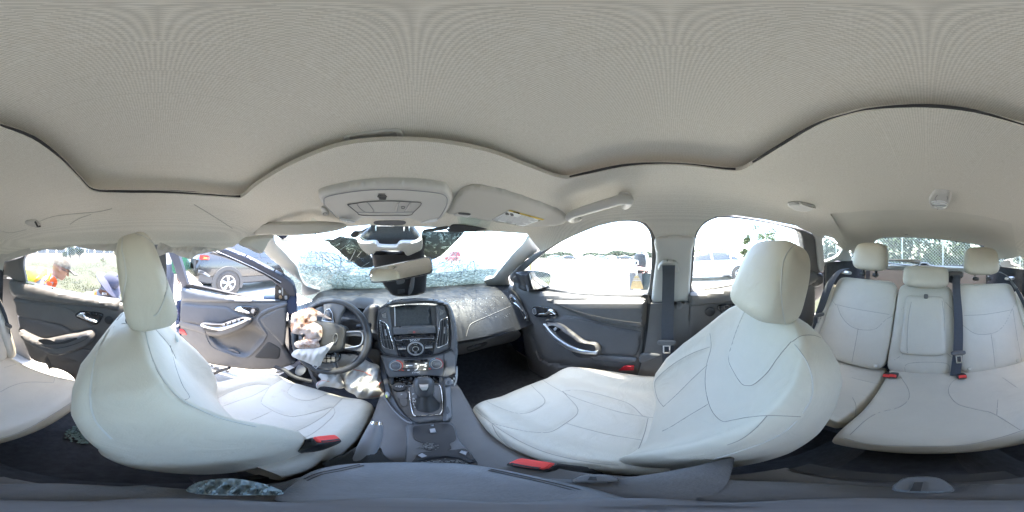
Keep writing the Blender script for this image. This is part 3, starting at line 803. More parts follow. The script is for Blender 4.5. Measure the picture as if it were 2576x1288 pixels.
stitch([pcush], [N4([(240, 470), (310, 550), (400, 620), (450, 660), (560, 740), (760, 860), (1020, 975), (1300, 1050), (1650, 1110), (1850, 1125)]),
    N4([(455, 665), (700, 725), (850, 755), (1020, 768), (1130, 750), (1260, 670), (1370, 590), (1402, 530), (1380, 470), (1300, 385), (1240, 320)]),
    N4([(400, 425), (500, 475), (640, 530), (780, 560), (900, 535), (1010, 470), (1040, 420), (1010, 365), (940, 300), (890, 245)]),
    N4([(1020, 195), (1120, 260), (1220, 315), (1330, 370), (1550, 450), (1850, 540), (2110, 590), (2290, 612)]),
    N4([(1280, 668), (1500, 730), (1750, 790), (2100, 850)]), N4([(1230, 315), (1400, 303), (1600, 340), (1850, 410), (1990, 470), (2110, 585)]),
    N4([(460, 680), (540, 820), (700, 950), (900, 1050), (1180, 1110), (1400, 1132), (1650, 1135)]), N4([(2170, 610), (2130, 780), (2060, 960), (1980, 1100)])], SEAM, .0009, ps)
stitch([pcush], [N4([(150, 520), (135, 620), (180, 710), (260, 810), (420, 930), (570, 1020), (720, 1100)])], PIPING, .0022, ps, .003, .012, name='piping')
stitch([dback], [zA([(650, 460), (665, 540), (700, 640), (760, 730), (820, 785), (900, 830), (1000, 870), (1148, 905)]), zA([(490, 470), (440, 560), (415, 660), (405, 780), (430, 880), (500, 960)])], PIPING, .0018, ds, .003, .014)
stitch([dback], [zA([(545, 442), (600, 445), (650, 460), (680, 470)]), zA([(700, 470), (760, 540), (790, 600)]), zA([(765, 540), (790, 640), (820, 720), (850, 770), (830, 785)])], SEAM, .0009, ds)
stitch([dhead], [zA([(550, 60), (547, 110), (560, 170), (565, 240), (550, 330), (548, 390), (560, 415)]), zA([(600, 35), (660, 60), (710, 110), (745, 190), (752, 260), (738, 330), (712, 390), (690, 410)])], PIPING, .0018, ds, .003, .012)
stitch([dcush], [N1([(95, 275), (170, 215), (300, 150), (450, 100), (560, 85), (660, 95)]), N1([(180, 305), (330, 250), (500, 190), (650, 110), (730, 60), (820, 15)]),
    N1([(660, 100), (600, 190), (575, 260), (640, 310), (740, 360), (850, 387), (960, 375), (1100, 340), (1240, 300)]), N1([(920, 45), (850, 110), (820, 165), (880, 210), (960, 235), (1060, 230), (1160, 190), (1270, 140)]),
    N1([(1400, 165), (1320, 230), (1250, 300), (1150, 390), (1000, 480), (820, 560)]), N1([(470, 425), (560, 390), (670, 340)]), N1([(1250, 300), (1260, 360), (1180, 450), (1050, 550), (900, 625)])], SEAM, .0009, ds)
box('seat_valance', BLACK, (-.162, .30, -.80), (.008, .24, .07), ds)
box('seat_valance', BLACK, (.118, .22, -.82), (.008, .28, .06), ps)

# ================================================================== REAR BENCH
rb = thing('rear_bench', 'pale leather rear bench with a folded centre armrest below the rear window', 'rear seat', (0, -.6, -1.0))
def bench_ring(x, k, yf0=-.245, zt0=-.605):
    yf = yf0 - .06 * (1 - k) ** 1.0; zt = zt0 - .03 * (1 - k)
    dish = .018 * math.cos((abs(x) - .36) / .22 * math.pi / 2) if .14 < abs(x) < .58 else 0
    ctl = [(-.80, zt - .055), (-.74, zt - .046), (-.62, zt - .042 - dish), (-.45, zt - .020 - dish * .7), (-.33, zt + .004 - dish * .2), (yf - .03, zt + .004), (yf - .004, zt - .02), (yf, zt - .05), (yf - .02, zt - .085), (yf - .08, zt - .12), (-.5, zt - .14), (-.8, zt - .14)]
    c0 = -.5
    return [Vector((x, c0 + (a - c0) * (.75 + .25 * k), zt - .06 + (b - zt + .06) * (.35 + .65 * k))) for a, b in cr(ctl, True, 7)]
def kx2(x, a, b, w=.03):                       # rounding towards the two ends of a cushion
    q = max(0, (a + w - x) / w, (x - b + w) / w); return math.sqrt(max(0, 1 - min(1, q) ** 2))
def cush_loft(a, b, n, yf0, zt0, wl, wr):
    xs = sorted(set([a + (b - a) * i / n for i in range(n + 1)] + [a + wl * f for f in (.02, .08, .2, .4, .7)] + [b - wr * f for f in (.02, .08, .2, .4, .7)]))
    return loft('cushion', LEATHER, [bench_ring(x, min(kx2(x, a, 9, wl), kx2(x, -9, b, wr)), yf0, zt0) for x in xs], rb, angle=80)
bc = cush_loft(-.635, .152, 70, -.245, -.605, .075, .022)
bcr = cush_loft(.158, .635, 44, -.325, -.632, .022, .075)
bu = Vector((0, -.50, .866)).normalized(); bn = Vector((0, .866, .50))
def bpad(name, x0, x1, s0, s1, th, off=0, p=9, m=LEATHER, n=30, warp=None, ctr=Vector((0, -.735, -.625))):
    c = ctr + Vector(((x0 + x1) / 2, 0, 0)) + bu * ((s0 + s1) / 2) + bn * (off - th)
    return pad(name, m, c, ((1, 0, 0), bn, bu), ((x1 - x0) / 2, th, (s1 - s0) / 2), p=p, n=n, parent=rb, warp=warp, angle=80)
br = bpad('backrest', .170, .60, -.03, .535, .06)
bl_ = bpad('backrest', -.60, -.178, -.03, .535, .06)
bm_ = bpad('backrest', -.174, .166, -.03, .525, .06, off=-.012)
bolR = bpad('side_bolster', .585, .66, -.03, .47, .07, off=.02, p=4, n=8)
bolL = bpad('side_bolster', -.66, -.585, -.03, .47, .07, off=.02, p=4, n=8)
arm = bpad('folded_armrest', -.118, .112, .09, .445, .05, off=.012, p=10)
strap = bpad('armrest_strap', -.02, .004, .425, .452, .008, off=.022, m=DARK, p=5, n=4)
for nm, xc in (('headrest', .362), ('headrest', -.365)):
    hr = pad(nm, LEATHER, (xc, -1.03, -.02), ((1, 0, 0), (0, .97, .22), (0, -.22, .97)), (.118, .05, .092), p=4, n=12, parent=rb, warp=lambda l: Vector((l.x * (1 - .06 * l.z), l.y, l.z)), angle=80)
    up_ = (xc < 0)
    for w in (-.045, .045):
        tube('post', CHROME if up_ else BLACK, [(xc + w, -1.0, -.15), (xc + w, -1.03, -.08)], .006 if up_ else .009, rb, n=8)
        pad('post_sleeve', BLACK, (xc + w, -1.0, -.135), AX, (.02, .016, .012), p=4, n=4, parent=rb)
hm = pad('headrest', LEATHER, (-.003, -.955, -.125), ((1, 0, 0), (0, .95, .30), (0, -.30, .95)), (.132, .055, .062), p=4.5, n=24, parent=rb, angle=80)
for xb in (.52, -.56): pad('latch_bezel', SATIN, (xb, -.985, -.135), ((1, 0, 0), (0, .5, -.87), (0, .87, .5)), (.04, .012, .014), p=3, n=5, parent=rb)
def bseam(o, qs, r=.0013, m=SEAM):
    stitch([o], qs, m, r * .75, rb)
bseam(br, [zF([(150, 555), (240, 575), (330, 590), (418, 605)]), zF([(160, 560), (180, 610), (220, 650), (270, 665), (325, 660), (370, 620), (415, 598)]), zF([(250, 660), (235, 740), (220, 820)]), zF([(110, 440), (130, 520), (155, 560)])])
bseam(bl_, [zF([(705, 603), (780, 600), (850, 590), (915, 578)]), zF([(700, 645), (740, 675), (780, 685), (840, 675), (880, 640), (905, 590), (930, 540)]), zF([(820, 680), (830, 750), (838, 825)]), zF([(915, 580), (930, 680), (952, 800)])])
bseam(bm_, [zF([(435, 580), (470, 545)]), zF([(625, 545), (665, 590)]), zF([(405, 795), (450, 765)]), zF([(630, 765), (660, 790)]), zF([(455, 855), (465, 810), (625, 808), (640, 850)])])
bseam(arm, [zF([(478, 545), (465, 620), (460, 750), (475, 800), (540, 808), (610, 805), (625, 760), (622, 640), (610, 540)])], .0016)
bseam(hm, [zF([(485, 425), (475, 470), (500, 500), (545, 508), (600, 500), (618, 470), (612, 425)]), zF([(480, 500), (485, 520), (540, 528), (610, 520), (618, 500)])], .0012, PIPING)
bseam(bcr, [zF([(222, 870), (280, 885), (350, 900)]), zF([(225, 955), (240, 990), (235, 1040)])])
bseam(bc, [zF([(430, 865), (465, 920), (465, 965), (420, 1000), (340, 1020), (280, 1055), (215, 1115)]), zF([(680, 868), (645, 900), (640, 940), (680, 985), (770, 1010), (830, 1025), (945, 1095)]),
           zF([(190, 1130), (300, 1155), (500, 1165), (700, 1160), (850, 1130), (960, 1095)]), zA([(0, 958), (100, 925), (220, 860), (330, 790)]), zA([(0, 750), (60, 720), (130, 705), (240, 708)]),
           zA([(20, 640), (100, 620), (180, 630), (240, 680), (240, 708)]), zF([(850, 965), (845, 1030)]), zF([(870, 870), (935, 915)])])
for q in (zF([(325, 822), (728, 833), (935, 797)])):
    for so in (onto(br, bl_),):
        p = so(*q)
        if p: pad('button', LEATHER, p, AX, (.012, .012, .012), p=2, n=4, parent=rb)

# ================================================================== SEAT BELTS AND BUCKLES
def ribbon(name, m, path, wdir, w, parent, th=.0016, **kw):
    """webbing: path, direction across the band"""
    path = cr3(path, False, 5); wd = [Vector(q) for q in wdir] if isinstance(wdir, list) else None
    rings = []
    T, U = frame(path, False)
    for i, p in enumerate(path):
        d = Vector(wdir) if wd is None else wd[0].lerp(wd[1], i / (len(path) - 1))
        d = (d - T[i] * d.dot(T[i])).normalized(); nn = T[i].cross(d) * th
        rings.append([p - d * w - nn, p - d * .0 - nn * 1.5, p + d * w - nn, p + d * w + nn, p + nn * 1.5, p - d * w + nn])
    return loft(name, m, rings, parent, smooth=True, **kw)
def tongue(parent, p, ax, s=1.0):
    pad('tongue_grip', DARK, p, ax, (.036 * s, .007, .014 * s), p=3.5, n=6, parent=parent)
    u = Vector(ax[2]).normalized(); c = Vector(p) - u * .036 * s
    fr = [box_geo(c + Vector(ax[0]).normalized() * (.012 * s) * k, (.003 * s, .002, .022 * s), [Vector(a).normalized() for a in ax]) for k in (-1, 1)]
    fr += [box_geo(c + u * (.02 * s) * k, (.012 * s, .002, .004 * s), [Vector(a).normalized() for a in ax]) for k in (-1, 1)]
    mesh('tongue_plate', CHROME, None, None) if False else mesh('tongue_plate', *join(*fr), CHROME, parent, smooth=False)
b1 = thing('seat_belt', 'charcoal seat belt hanging straight down the right centre pillar', 'seat belt', X(.64)(1680, 900))
S = side(1, .05)
ribbon('webbing', BELT, [S(1682, 668), side(1, .045)(1682, 700), X(.635)(1680, 780), X(.635)(1679, 850), X(.66)(1684, 950), X(.66)(1690, 1000)], (0, 1, 0), .024, b1)
tongue(b1, X(.625)(1677, 862), ((0, 1, 0), (1, 0, 0), (0, 0, 1)))
b2 = thing('seat_belt', 'dark blue seat belt slanting from the corner behind the passenger seat', 'seat belt', (.60, -.9, -.6))
ribbon('webbing', BELT, [(.52, -1.02, -.11), (.565, -.97, -.13), (.60, -.90, -.22), (.615, -.84, -.36), (.62, -.80, -.45), (.62, -.78, -.60)], [(.6, -.6, 0), (0, 1, .3)], .024, b2)
tongue(b2, (.605, -.81, -.41), ((.3, 1, 0), (1, -.3, 0), (0, 0, 1)))
b3 = thing('seat_belt', 'dark seat belt running down beside the centre armrest of the rear bench', 'seat belt', (-.15, -.72, -.6))
S3 = lambda o: plane(tuple(bn), Vector((0, -.735, -.625)) + bn * o)
ribbon('webbing', BELT, [(-.16, -1.03, -.165), S3(.03)(2405, 694), S3(.018)(2406, 730), S3(.014)(2411, 800), S3(.014)(2410, 880), S3(.012)(2403, 945)], (1, 0, 0), .024, b3)
tongue(b3, S3(.022)(2411, 888), ((1, 0, 0), tuple(bn), tuple(bu)))
pad('belt_cover', DARK, S3(-.02)(2402, 692), ((1, 0, 0), tuple(bn), tuple(bu)), (.055, .03, .02), p=4, n=6, parent=b3)
b4 = thing('seat_belt', 'dark seat belt, its upper band coloured as sunlit, coming out of the left rear corner over the bench', 'seat belt', (-.62, -.8, -.6))
ribbon('webbing', BELTG, [(-.515, -1.06, -.095), (-.545, -1.0, -.12), (-.585, -.93, -.2)], [(.5, .6, 0), (.1, 1, .2)], .024, b4)
ribbon('lower_webbing', BELT, [(-.583, -.935, -.195), (-.61, -.87, -.3), (-.63, -.82, -.42), (-.64, -.78, -.62)], (.1, 1, .3), .024, b4)
tongue(b4, (-.625, -.80, -.43), ((0, 1, 0), (1, 0, 0), (0, 0, 1)))
def buckle(label, p, up, face, s=1.0, parent_th=True):
    t = thing('belt_buckle', label, 'belt buckle', Vector(p) - Vector(up) * .05)
    u = Vector(up).normalized(); f = Vector(face); f = (f - u * f.dot(u)).normalized(); w = u.cross(f)
    p = Vector(p)
    pad('housing', BLACK, p - u * .035 * s, (w, f, u), (.022 * s, .014 * s, .045 * s), p=6, n=6, parent=t)
    pad('release_button', REDB, p + u * .006 * s - f * .002, (w, f, u), (.018 * s, .0105 * s, .006 * s), p=6, n=5, parent=t)
    box('slot', BLACK, p + u * .0125 * s + f * .006 * s, (.014 * s, .002 * s, .001), t, ax=(w, f, u))
    tube('stalk', BLACK, [p - u * .075 * s, p - u * .16 * s], .011 * s, t, n=6)
    return t
buckle('red and black buckle beside the driver seat, next to the handbrake', Z(-.515)(818, 1108), (.35, .25, .9), (.8, -.5, 0), 1.15)
buckle('red and black buckle beside the passenger seat, next to the armrest', Z(-.50)(1342, 1170), (-.25, .2, .95), (-1, -.2, .3), 1.15)
R3 = S3(.045)
buckle('left one of the two adjoining red buckles on the rear bench', R3(2231, 946), (0, .85, .5), (0, .5, -.85), .9)
buckle('right one of the two adjoining red buckles on the rear bench', R3(2246, 946), (0, .85, .5), (0, .5, -.85), .9)
buckle('single red buckle below the belt beside the folded centre armrest', R3(2421, 948), (0, .85, .5), (0, .5, -.85), .95)

# ================================================================== DASHBOARD
dash = thing('dashboard', 'dusty charcoal dashboard below the windscreen with a dark touch screen in the middle', 'dashboard', (0, .9, -.6))
def dprof(x):
    e = max(0, abs(x) - .30) / .44
    f = .15 * e ** 1.6                                  # the face curves forward towards the doors
    dz = -.02 * e
    low = -.02 if x < 0 else -.03 * e
    P = [(1.36, -.262), (1.18, -.252), (1.02, -.252), (.92, -.268), (.85, -.298), (.79, -.345), (.745, -.40), (.722, -.44), (.735, -.462), (.80, -.485), (.95, -.52), (1.2, -.56), (1.36, -.58)]
    k = lambda y: max(0, min(1, (1.25 - y) / .35))
    return cr([(y + f * k(y), z + dz * (1 if z > -.3 else 1) + low * (1 if z < -.35 else 0)) for y, z in P[:8]], False, 3) + [(y + f * .6, z + dz + low) for y, z in P[8:]]
rings = []
for i in range(33):
    x = -.745 + 1.49 * i / 32
    rings.append([Vector((x, y, z)) for y, z in dprof(x)])
dtop = loft('dash_body', DUSTY, rings, dash, angle=50)
DS = onto(dtop)
# passenger side: airbag cover outline, glove box seam and latch
for q in (zD([(165, 780), (178, 735), (200, 705), (300, 660), (415, 610)]),):
    P = line_pts(q, DS, .001); tube('airbag_lid_seam', DARK, P, .0022, dash, n=5)
def gline(name, q, r, m_, S=DS, par=dash, lift=.0015):
    P = line_pts(q, S, lift)
    return tube(name, m_, P, r, par, n=5) if len(P) > 2 else None
gline('glove_box_seam', zD([(120, 830), (220, 805), (330, 780), (420, 748), (500, 755)]), .0018, BLACK)
GB = Y(.80)
sheet('glove_box_door', DARK, zD([(118, 835), (230, 812), (340, 785), (430, 752), (480, 770), (440, 810), (300, 845), (118, 890)]), plane((0, -.8, -.6), (0, .76, -.445)), step=8, thick=.02, parent=dash, rnd=(6, .006))
sheet('glove_box_latch', BLACK, zD([(172, 845), (250, 822), (285, 815), (270, 835), (200, 860), (175, 865)]), plane((0, -.8, -.6), (0, .752, -.44)), step=4, thick=.012, parent=dash)
sheet('latch_lip', MIDG, zD([(180, 848), (240, 830), (245, 838), (185, 856)]), plane((0, -.8, -.6), (0, .748, -.438)), step=4, thick=.006, parent=dash)
# end air vents
def vent(oo, ii, S, So, slat_lines, knob=None):
    sheet('vent_ring', CHROME, oo, So, holes=[cr(ii)], step=3.5, thick=.012, parent=dash, rnd=(2.5, .003))
    sheet('vent_cavity', BLACK, ii, S, step=6, thick=.004, parent=dash)
    for q in slat_lines: pline('vent_slat', MIDG, q, So, .0018, dash, n=4)
    if knob: sheet('vent_knob', SATIN, knob, So, step=4, thick=.02, parent=dash, smooth_out=False)
EV = lambda o: plane((-.45, -.88, .15), Vector((.63, .88, -.36)) + Vector((-.45, -.88, .15)) * o)
sheet('vent_panel', DARK, zD([(412, 560), (425, 545), (450, 555), (480, 600), (510, 640), (526, 680), (520, 720), (480, 735), (455, 700), (440, 660), (420, 610)]), EV(.0), step=5, thick=.06, parent=dash, rnd=(6, .012))
vent(zD([(428, 590), (440, 586), (470, 610), (495, 640), (512, 672), (505, 682), (462, 688), (448, 660), (435, 620)]), zD([(437, 598), (465, 618), (490, 645), (503, 670), (467, 677), (452, 645)]), EV(.004), EV(.008),
     [zD([(445, 605), (470, 676)]), zD([(456, 612), (483, 673)]), zD([(470, 622), (495, 672)]), zD([(458, 640), (475, 636)])])
sheet('demist_vent', BLACK, zD([(416, 562), (428, 554), (446, 572), (442, 590), (425, 586)]), EV(.003), step=4, thick=.003, parent=dash)
pline('demist_ring', CHROME, zD([(416, 562), (428, 554), (446, 572), (442, 590), (425, 586), (416, 562)]), EV(.005), .0016, dash)
for k in range(3): pline('vent_slat', MIDG, zD([(420 + k * 4, 580 - k * 9), (440 + k * 2, 586 - k * 8)]), EV(.005), .0012, dash, n=4)

# the middle: soft surround, screen in its recess, radio, vents
inner = M1([(165, 262, 1), (350, 190), (700, 155), (1100, 142), (1395, 195, 1), (1450, 400), (1490, 700), (1480, 960, 1), (1380, 1040), (1160, 1100), (820, 1165), (560, 1150), (300, 1110), (215, 1050), (160, 900), (150, 560)])
outer = M1([(140, 250, 1), (400, 105), (700, 62), (1050, 58), (1330, 105), (1480, 190), (1560, 380), (1610, 640), (1625, 900), (1615, 1120), (1608, 1288, 1), (1500, 1300, 1), (1490, 1010), (1160, 1110), (820, 1180), (560, 1165), (290, 1125), (190, 1060), (130, 900), (118, 560)])
sheet('stack_surround', MIDG, outer, ST(.012), holes=[resample(cr(inner), 6)], step=7, thick=.10, parent=dash, rnd=(9, .014))
tube('stack_rim', RUBBER, [ST(.004)(*q) for q in resample(cr(inner), 6)], .0025, dash, closed=True, n=5)
scr_hole = M1([(455, 212, 1), (1108, 182, 1), (1140, 540, 1), (462, 575, 1)])
sheet('screen_recess', MIDG, M1([(345, 230, 1), (700, 178), (1225, 190, 1), (1215, 580, 1), (400, 625, 1)]), ST(-.022), step=8, thick=.01, parent=dash)
sheet('touch_screen', SCREEN, scr_hole, ST(-.019), step=10, thick=.006, parent=dash, smooth_out=False)
pline('screen_edge', SATIN, [scr_hole[0][:2], scr_hole[3][:2]], ST(-.017), .0016, dash)
sheet('stack_cheek', MIDG, M1([(165, 265), (340, 215), (352, 330), (400, 640), (470, 900), (525, 1115), (400, 1110), (250, 1070), (180, 930), (152, 560)]), ST(.0), step=7, thick=.04, parent=dash, rnd=(6, .006))
sheet('stack_cheek', MIDG, M1([(1225, 195), (1390, 200), (1440, 400), (1480, 720), (1470, 970), (1370, 1030), (1165, 1095), (1180, 900), (1225, 700), (1235, 400)]), ST(.0), step=7, thick=.04, parent=dash, rnd=(6, .006))
sheet('hazard_shelf', MIDG, M1([(400, 635, 1), (470, 590), (1170, 565), (1220, 590, 1), (1222, 710, 1), (430, 745, 1)]), ST(.001), step=7, thick=.03, parent=dash, rnd=(5, .008))
sheet('hazard_button', DARK, M1([(680, 700), (720, 650), (910, 643), (955, 690), (950, 706), (690, 715)]), ST(.004), step=4, thick=.006, parent=dash, rnd=(3, .002))
pline('hazard_triangle', REDPR, M1([(795, 696), (812, 665), (830, 695), (795, 696)]), ST(.0055), .0011, dash)
sheet('radio_panel', GLOSSB, M1([(410, 748, 1), (1222, 712, 1), (1200, 900), (1160, 1100, 1), (800, 1150), (525, 1130, 1), (460, 900)]), ST(.0), step=8, thick=.03, parent=dash)
sheet('disc_slot', BLACK, M1([(530, 780, 1), (1110, 762, 1), (1112, 782, 1), (535, 805, 1)]), ST(.0015), step=5, thick=.002, parent=dash, smooth_out=False)
pline('slot_edge', GREYPR, M1([(455, 785), (470, 830), (590, 835), (620, 820), (1070, 795), (1165, 800), (1175, 755)]), ST(.002), .001, dash)
text('lettering', 'SONY', WHITEPR, ST(.003)(*M1([(826, 836)])[0]), .0155, (1, 0, 0), (0, .268, .963), dash)
text('lettering', 'SOURCE', GREYPR, ST(.003)(*M1([(588, 966)])[0]), .0095, (1, 0, 0), (0, .268, .963), dash)
text('lettering', 'SOUND', GREYPR, ST(.003)(*M1([(1078, 942)])[0]), .0095, (1, 0, 0), (0, .268, .963), dash)
sheet('source_bar', SATIN, M1([(515, 983, 1), (660, 980, 1), (660, 1003, 1), (516, 1006, 1)]), ST(.004), step=4, thick=.004, parent=dash, smooth_out=False)
sheet('sound_bar', SATIN, M1([(1012, 962, 1), (1150, 953, 1), (1150, 976, 1), (1014, 987, 1)]), ST(.004), step=4, thick=.004, parent=dash, smooth_out=False)
kx, ky = M1([(838, 985)])[0]; kc = ST(.0)(kx, ky); sn = Vector((0, -.963, .268)); su = Vector((0, .268, .963))
def disc(name, m, c, n, r, h, parent, seg=28, bev=.25, inner=0):
    n = Vector(n).normalized(); a = n.orthogonal().normalized(); b_ = n.cross(a); c = Vector(c)
    prof = [(r, 0), (r, h * (1 - bev)), (r * (1 - .08), h), (max(inner, .0001), h)] if not inner else [(r, 0), (r, h * .7), (r * .96, h), (inner * 1.06, h), (inner, h * .6), (inner, 0)]
    rings = [[c + n * z + (a * math.cos(2 * math.pi * i / seg) + b_ * math.sin(2 * math.pi * i / seg)) * rr for i in range(seg)] for rr, z in prof]
    v, f = loft_geo(rings, cap=not inner)
    return mesh(name, v, f, m, parent)
disc('dial_ring', SATIN, kc, sn, .034, .006, dash, inner=.0275)
disc('dial_pad', GLOSSB, kc, sn, .027, .004, dash)
disc('dial_hub', CHROME, kc + sn * .003, sn, .014, .006, dash, inner=.010)
disc('dial_centre', GLOSSB, kc + sn * .003, sn, .0099, .004, dash)
for s_, dz in (('TUNE', .021), ('SEEK', -.021)): text('lettering', s_, WHITEPR, kc + sn * .0045 + su * dz, .006, (1, 0, 0), su, dash)
vent(M1([(165, 485), (200, 468), (285, 510), (340, 600), (380, 750), (425, 880), (445, 1000), (400, 1015), (300, 990), (225, 945), (200, 880), (180, 700)]),
     M1([(185, 495), (210, 490), (275, 530), (322, 620), (360, 760), (405, 890), (425, 985), (395, 1000), (310, 975), (245, 935), (220, 880), (200, 700)]), ST(.003), ST(.008),
     [M1([(200, 500), (222, 700), (270, 955)]), M1([(245, 515), (280, 720), (335, 985)]), M1([(298, 560), (335, 760), (395, 995)]), M1([(215, 830), (390, 825)]), M1([(200, 545), (310, 560)])],
     M1([(255, 638, 1), (285, 635, 1), (305, 745, 1), (275, 755, 1)]))
vent(M1([(1420, 405), (1440, 450), (1445, 700), (1440, 880), (1400, 920), (1260, 980), (1222, 960), (1228, 850), (1265, 620), (1275, 500), (1320, 445)]),
     M1([(1410, 430), (1418, 460), (1425, 700), (1418, 870), (1385, 905), (1262, 958), (1242, 945), (1248, 850), (1285, 620), (1295, 510), (1330, 465)]), ST(.003), ST(.008),
     [M1([(1310, 475), (1300, 650), (1270, 950)]), M1([(1355, 455), (1350, 680), (1325, 930)]), M1([(1400, 440), (1400, 680), (1385, 900)])],
     M1([(1362, 592, 1), (1385, 590, 1), (1380, 708, 1), (1358, 705, 1)]))
for q, ql in ((M1([(215, 345), (290, 298), (308, 360), (298, 430), (228, 412)]), [M1([(228 + k * 18, 350 - k * 8), (238 + k * 17, 412 + k * 5)]) for k in range(4)]),
              (M1([(1278, 242), (1350, 270), (1362, 330), (1295, 382), (1272, 320)]), [M1([(1290 + k * 18, 268 + k * 6), (1296 + k * 16, 370 - k * 12)]) for k in range(4)])):
    sheet('small_vent', BLACK, q, ST(.003), step=4, thick=.003, parent=dash)
    pline('small_vent_ring', MIDG, list(q) + [q[0]], ST(.005), .0022, dash)
    for z in ql: pline('vent_slat', SATIN, z, ST(.005), .0011, dash, n=4)
# start button
bp_ = plane((.1, -.95, .2), (-.22, .74, -.36))
c0 = bp_(*M1([(10, 705)])[0]); disc('start_button_ring', SATIN, c0, (.1, -.95, .2), .0165, .012, dash, inner=.0125); disc('start_button', GLOSSB, c0, (.1, -.95, .2), .0122, .009, dash)
# driver side: binnacle, dials and lower cover
sheet('stack_flank', DARK, [(905, 800), (925, 770), (952, 772), (948, 800), (950, 850), (960, 895), (955, 930), (930, 905), (905, 880), (890, 850)], plane((.1, -.95, .2), (-.22, .755, -.36)), step=7, thick=.06, parent=dash, rnd=(8, .012))
BN = plane((0, -.94, .34), (0, .90, -.30))
sheet('instrument_face', GLOSSB, [(824, 762), (850, 752), (900, 753), (935, 770), (946, 790), (940, 825), (900, 840), (840, 830), (822, 800)], BN, step=8, thick=.01, parent=dash)
for (x, y), rr, s0, nt in (((923, 790), .052, -.5, 14), ((848, 775), .05, 0, 14)):
    c1 = BN(x, y); nb = Vector((0, -.94, .34)); ub = Vector((0, .34, .94))
    disc('dial_rim', SATIN, c1, nb, rr, .010, dash, inner=rr * .94)
    for k in range(nt):
        a = R_(-130 + 260 * k / (nt - 1)); d = Vector((math.sin(a), 0, 0)) + ub * math.cos(a)
        box('dial_tick', WHITEPR, c1 + nb * .004 + d * rr * .83, (.0012, .0006, .005), dash, ax=(d.cross(nb), nb, d))
    d = Vector((-.75, 0, 0)) + ub * -.65
    tube('dial_needle', WHITEPR, [c1 + nb * .006, c1 + nb * .006 + d.normalized() * rr * .62], .0022, dash, n=5)
    disc('needle_hub', BLACK, c1 + nb * .003, nb, .010, .006, dash)
sheet('small_display', SCREEN, [(862, 760), (905, 758), (908, 782), (864, 783)], plane((0, -.94, .34), (0, .892, -.30)), step=8, thick=.004, parent=dash, smooth_out=False)
sheet('fuel_display', GLOSSB, [(866, 786), (900, 788), (902, 800), (868, 800)], plane((0, -.94, .34), (0, .890, -.30)), step=6, thick=.004, parent=dash, smooth_out=False)
pline('display_edge', SATIN, [(866, 800), (866, 786), (900, 788), (902, 800)], plane((0, -.94, .34), (0, .886, -.30)), .0014, dash)
hd = []
for k in range(15):
    f = k / 14; x = -.60 + .44 * f; arc = math.sin(math.pi * f) ** .6
    hd.append([Vector((x, .985, -.262 + .012 * arc)), Vector((x, .90, -.258 + .022 * arc)), Vector((x, .825, -.272 + .024 * arc)), Vector((x, .80, -.290 + .024 * arc)), Vector((x, .812, -.302 + .024 * arc)), Vector((x, .86, -.290 + .02 * arc)), Vector((x, .985, -.29))])
loft('binnacle_hood', DUSTY, hd, dash)
sheet('steering_column_cover', BLACK, [(840, 800), (900, 800), (930, 830), (935, 870), (900, 885), (850, 880), (830, 840)], plane((0, -.90, .42), (0, .72, -.37)), step=7, thick=.12, parent=dash, rnd=(10, .02))
tube('wiper_stalk', BLACK, [(-.27, .70, -.335), (-.235, .70, -.325), (-.205, .695, -.318)], [.011, .010, .013], dash, n=8)
sheet('knee_panel', MIDG, [(880, 846), (930, 842), (955, 850), (962, 880), (964, 905), (930, 900), (900, 892)], plane((0, -.8, -.6), (0, .76, -.45)), step=7, thick=.02, parent=dash, rnd=(8, .01))
sheet('knee_panel', DARK, [(700, 830), (740, 810), (800, 830), (840, 870), (830, 900), (760, 910), (725, 900)], plane((0, -.8, -.6), (0, .80, -.47)), step=8, thick=.02, parent=dash, rnd=(8, .01))
P3 = plane((0, -.95, .2), (0, .80, -.38))
sheet('light_switch_panel', DARK, M3([(125, 650), (200, 690), (270, 720), (290, 760), (280, 800), (160, 810), (135, 740)]), P3, step=5, thick=.03, parent=dash)
disc('light_switch', SATIN, P3(*M3([(215, 775)])[0]), (0, -.95, .2), .017, .014, dash, inner=.0125)
# crumbs and dust shards of glass on the dash top
sh = []
rnd2 = random.Random(5)
for k in range(420):
    x = rnd2.gauss(1010, 130); y = 757 + abs(rnd2.gauss(0, 9)) + (abs(x - 1010) / 130) * -4
    p = DS(x, y)
    if p is None: continue
    s = rnd2.uniform(.0006, .0017)
    a = rnd2.random() * 3
    sh.append(box_geo(p + Vector((0, 0, s)), (s, s * 1.3, s * .6), ((math.cos(a), math.sin(a), 0), (-math.sin(a), math.cos(a), 0), (0, 0, 1))))
for k in range(130):
    p = DS(rnd2.uniform(1145, 1290), rnd2.uniform(722, 800))
    if p is None: continue
    s = rnd2.uniform(.0003, .0008); sh.append(box_geo(p, (s, s, s)))
tag(mesh('glass_shards', *join(*sh), mat('white glass shard', (.75, .82, .83), .2, coat=.5), smooth=False), 'white splinters of windscreen glass scattered over the dashboard top', 'broken glass', kind='stuff')

# ================================================================== CENTRE CONSOLE
con = thing('centre_console', 'charcoal centre console with climate knobs, gear gate and cup holders, its side trim torn off', 'centre console', (0, .4, -1.0))
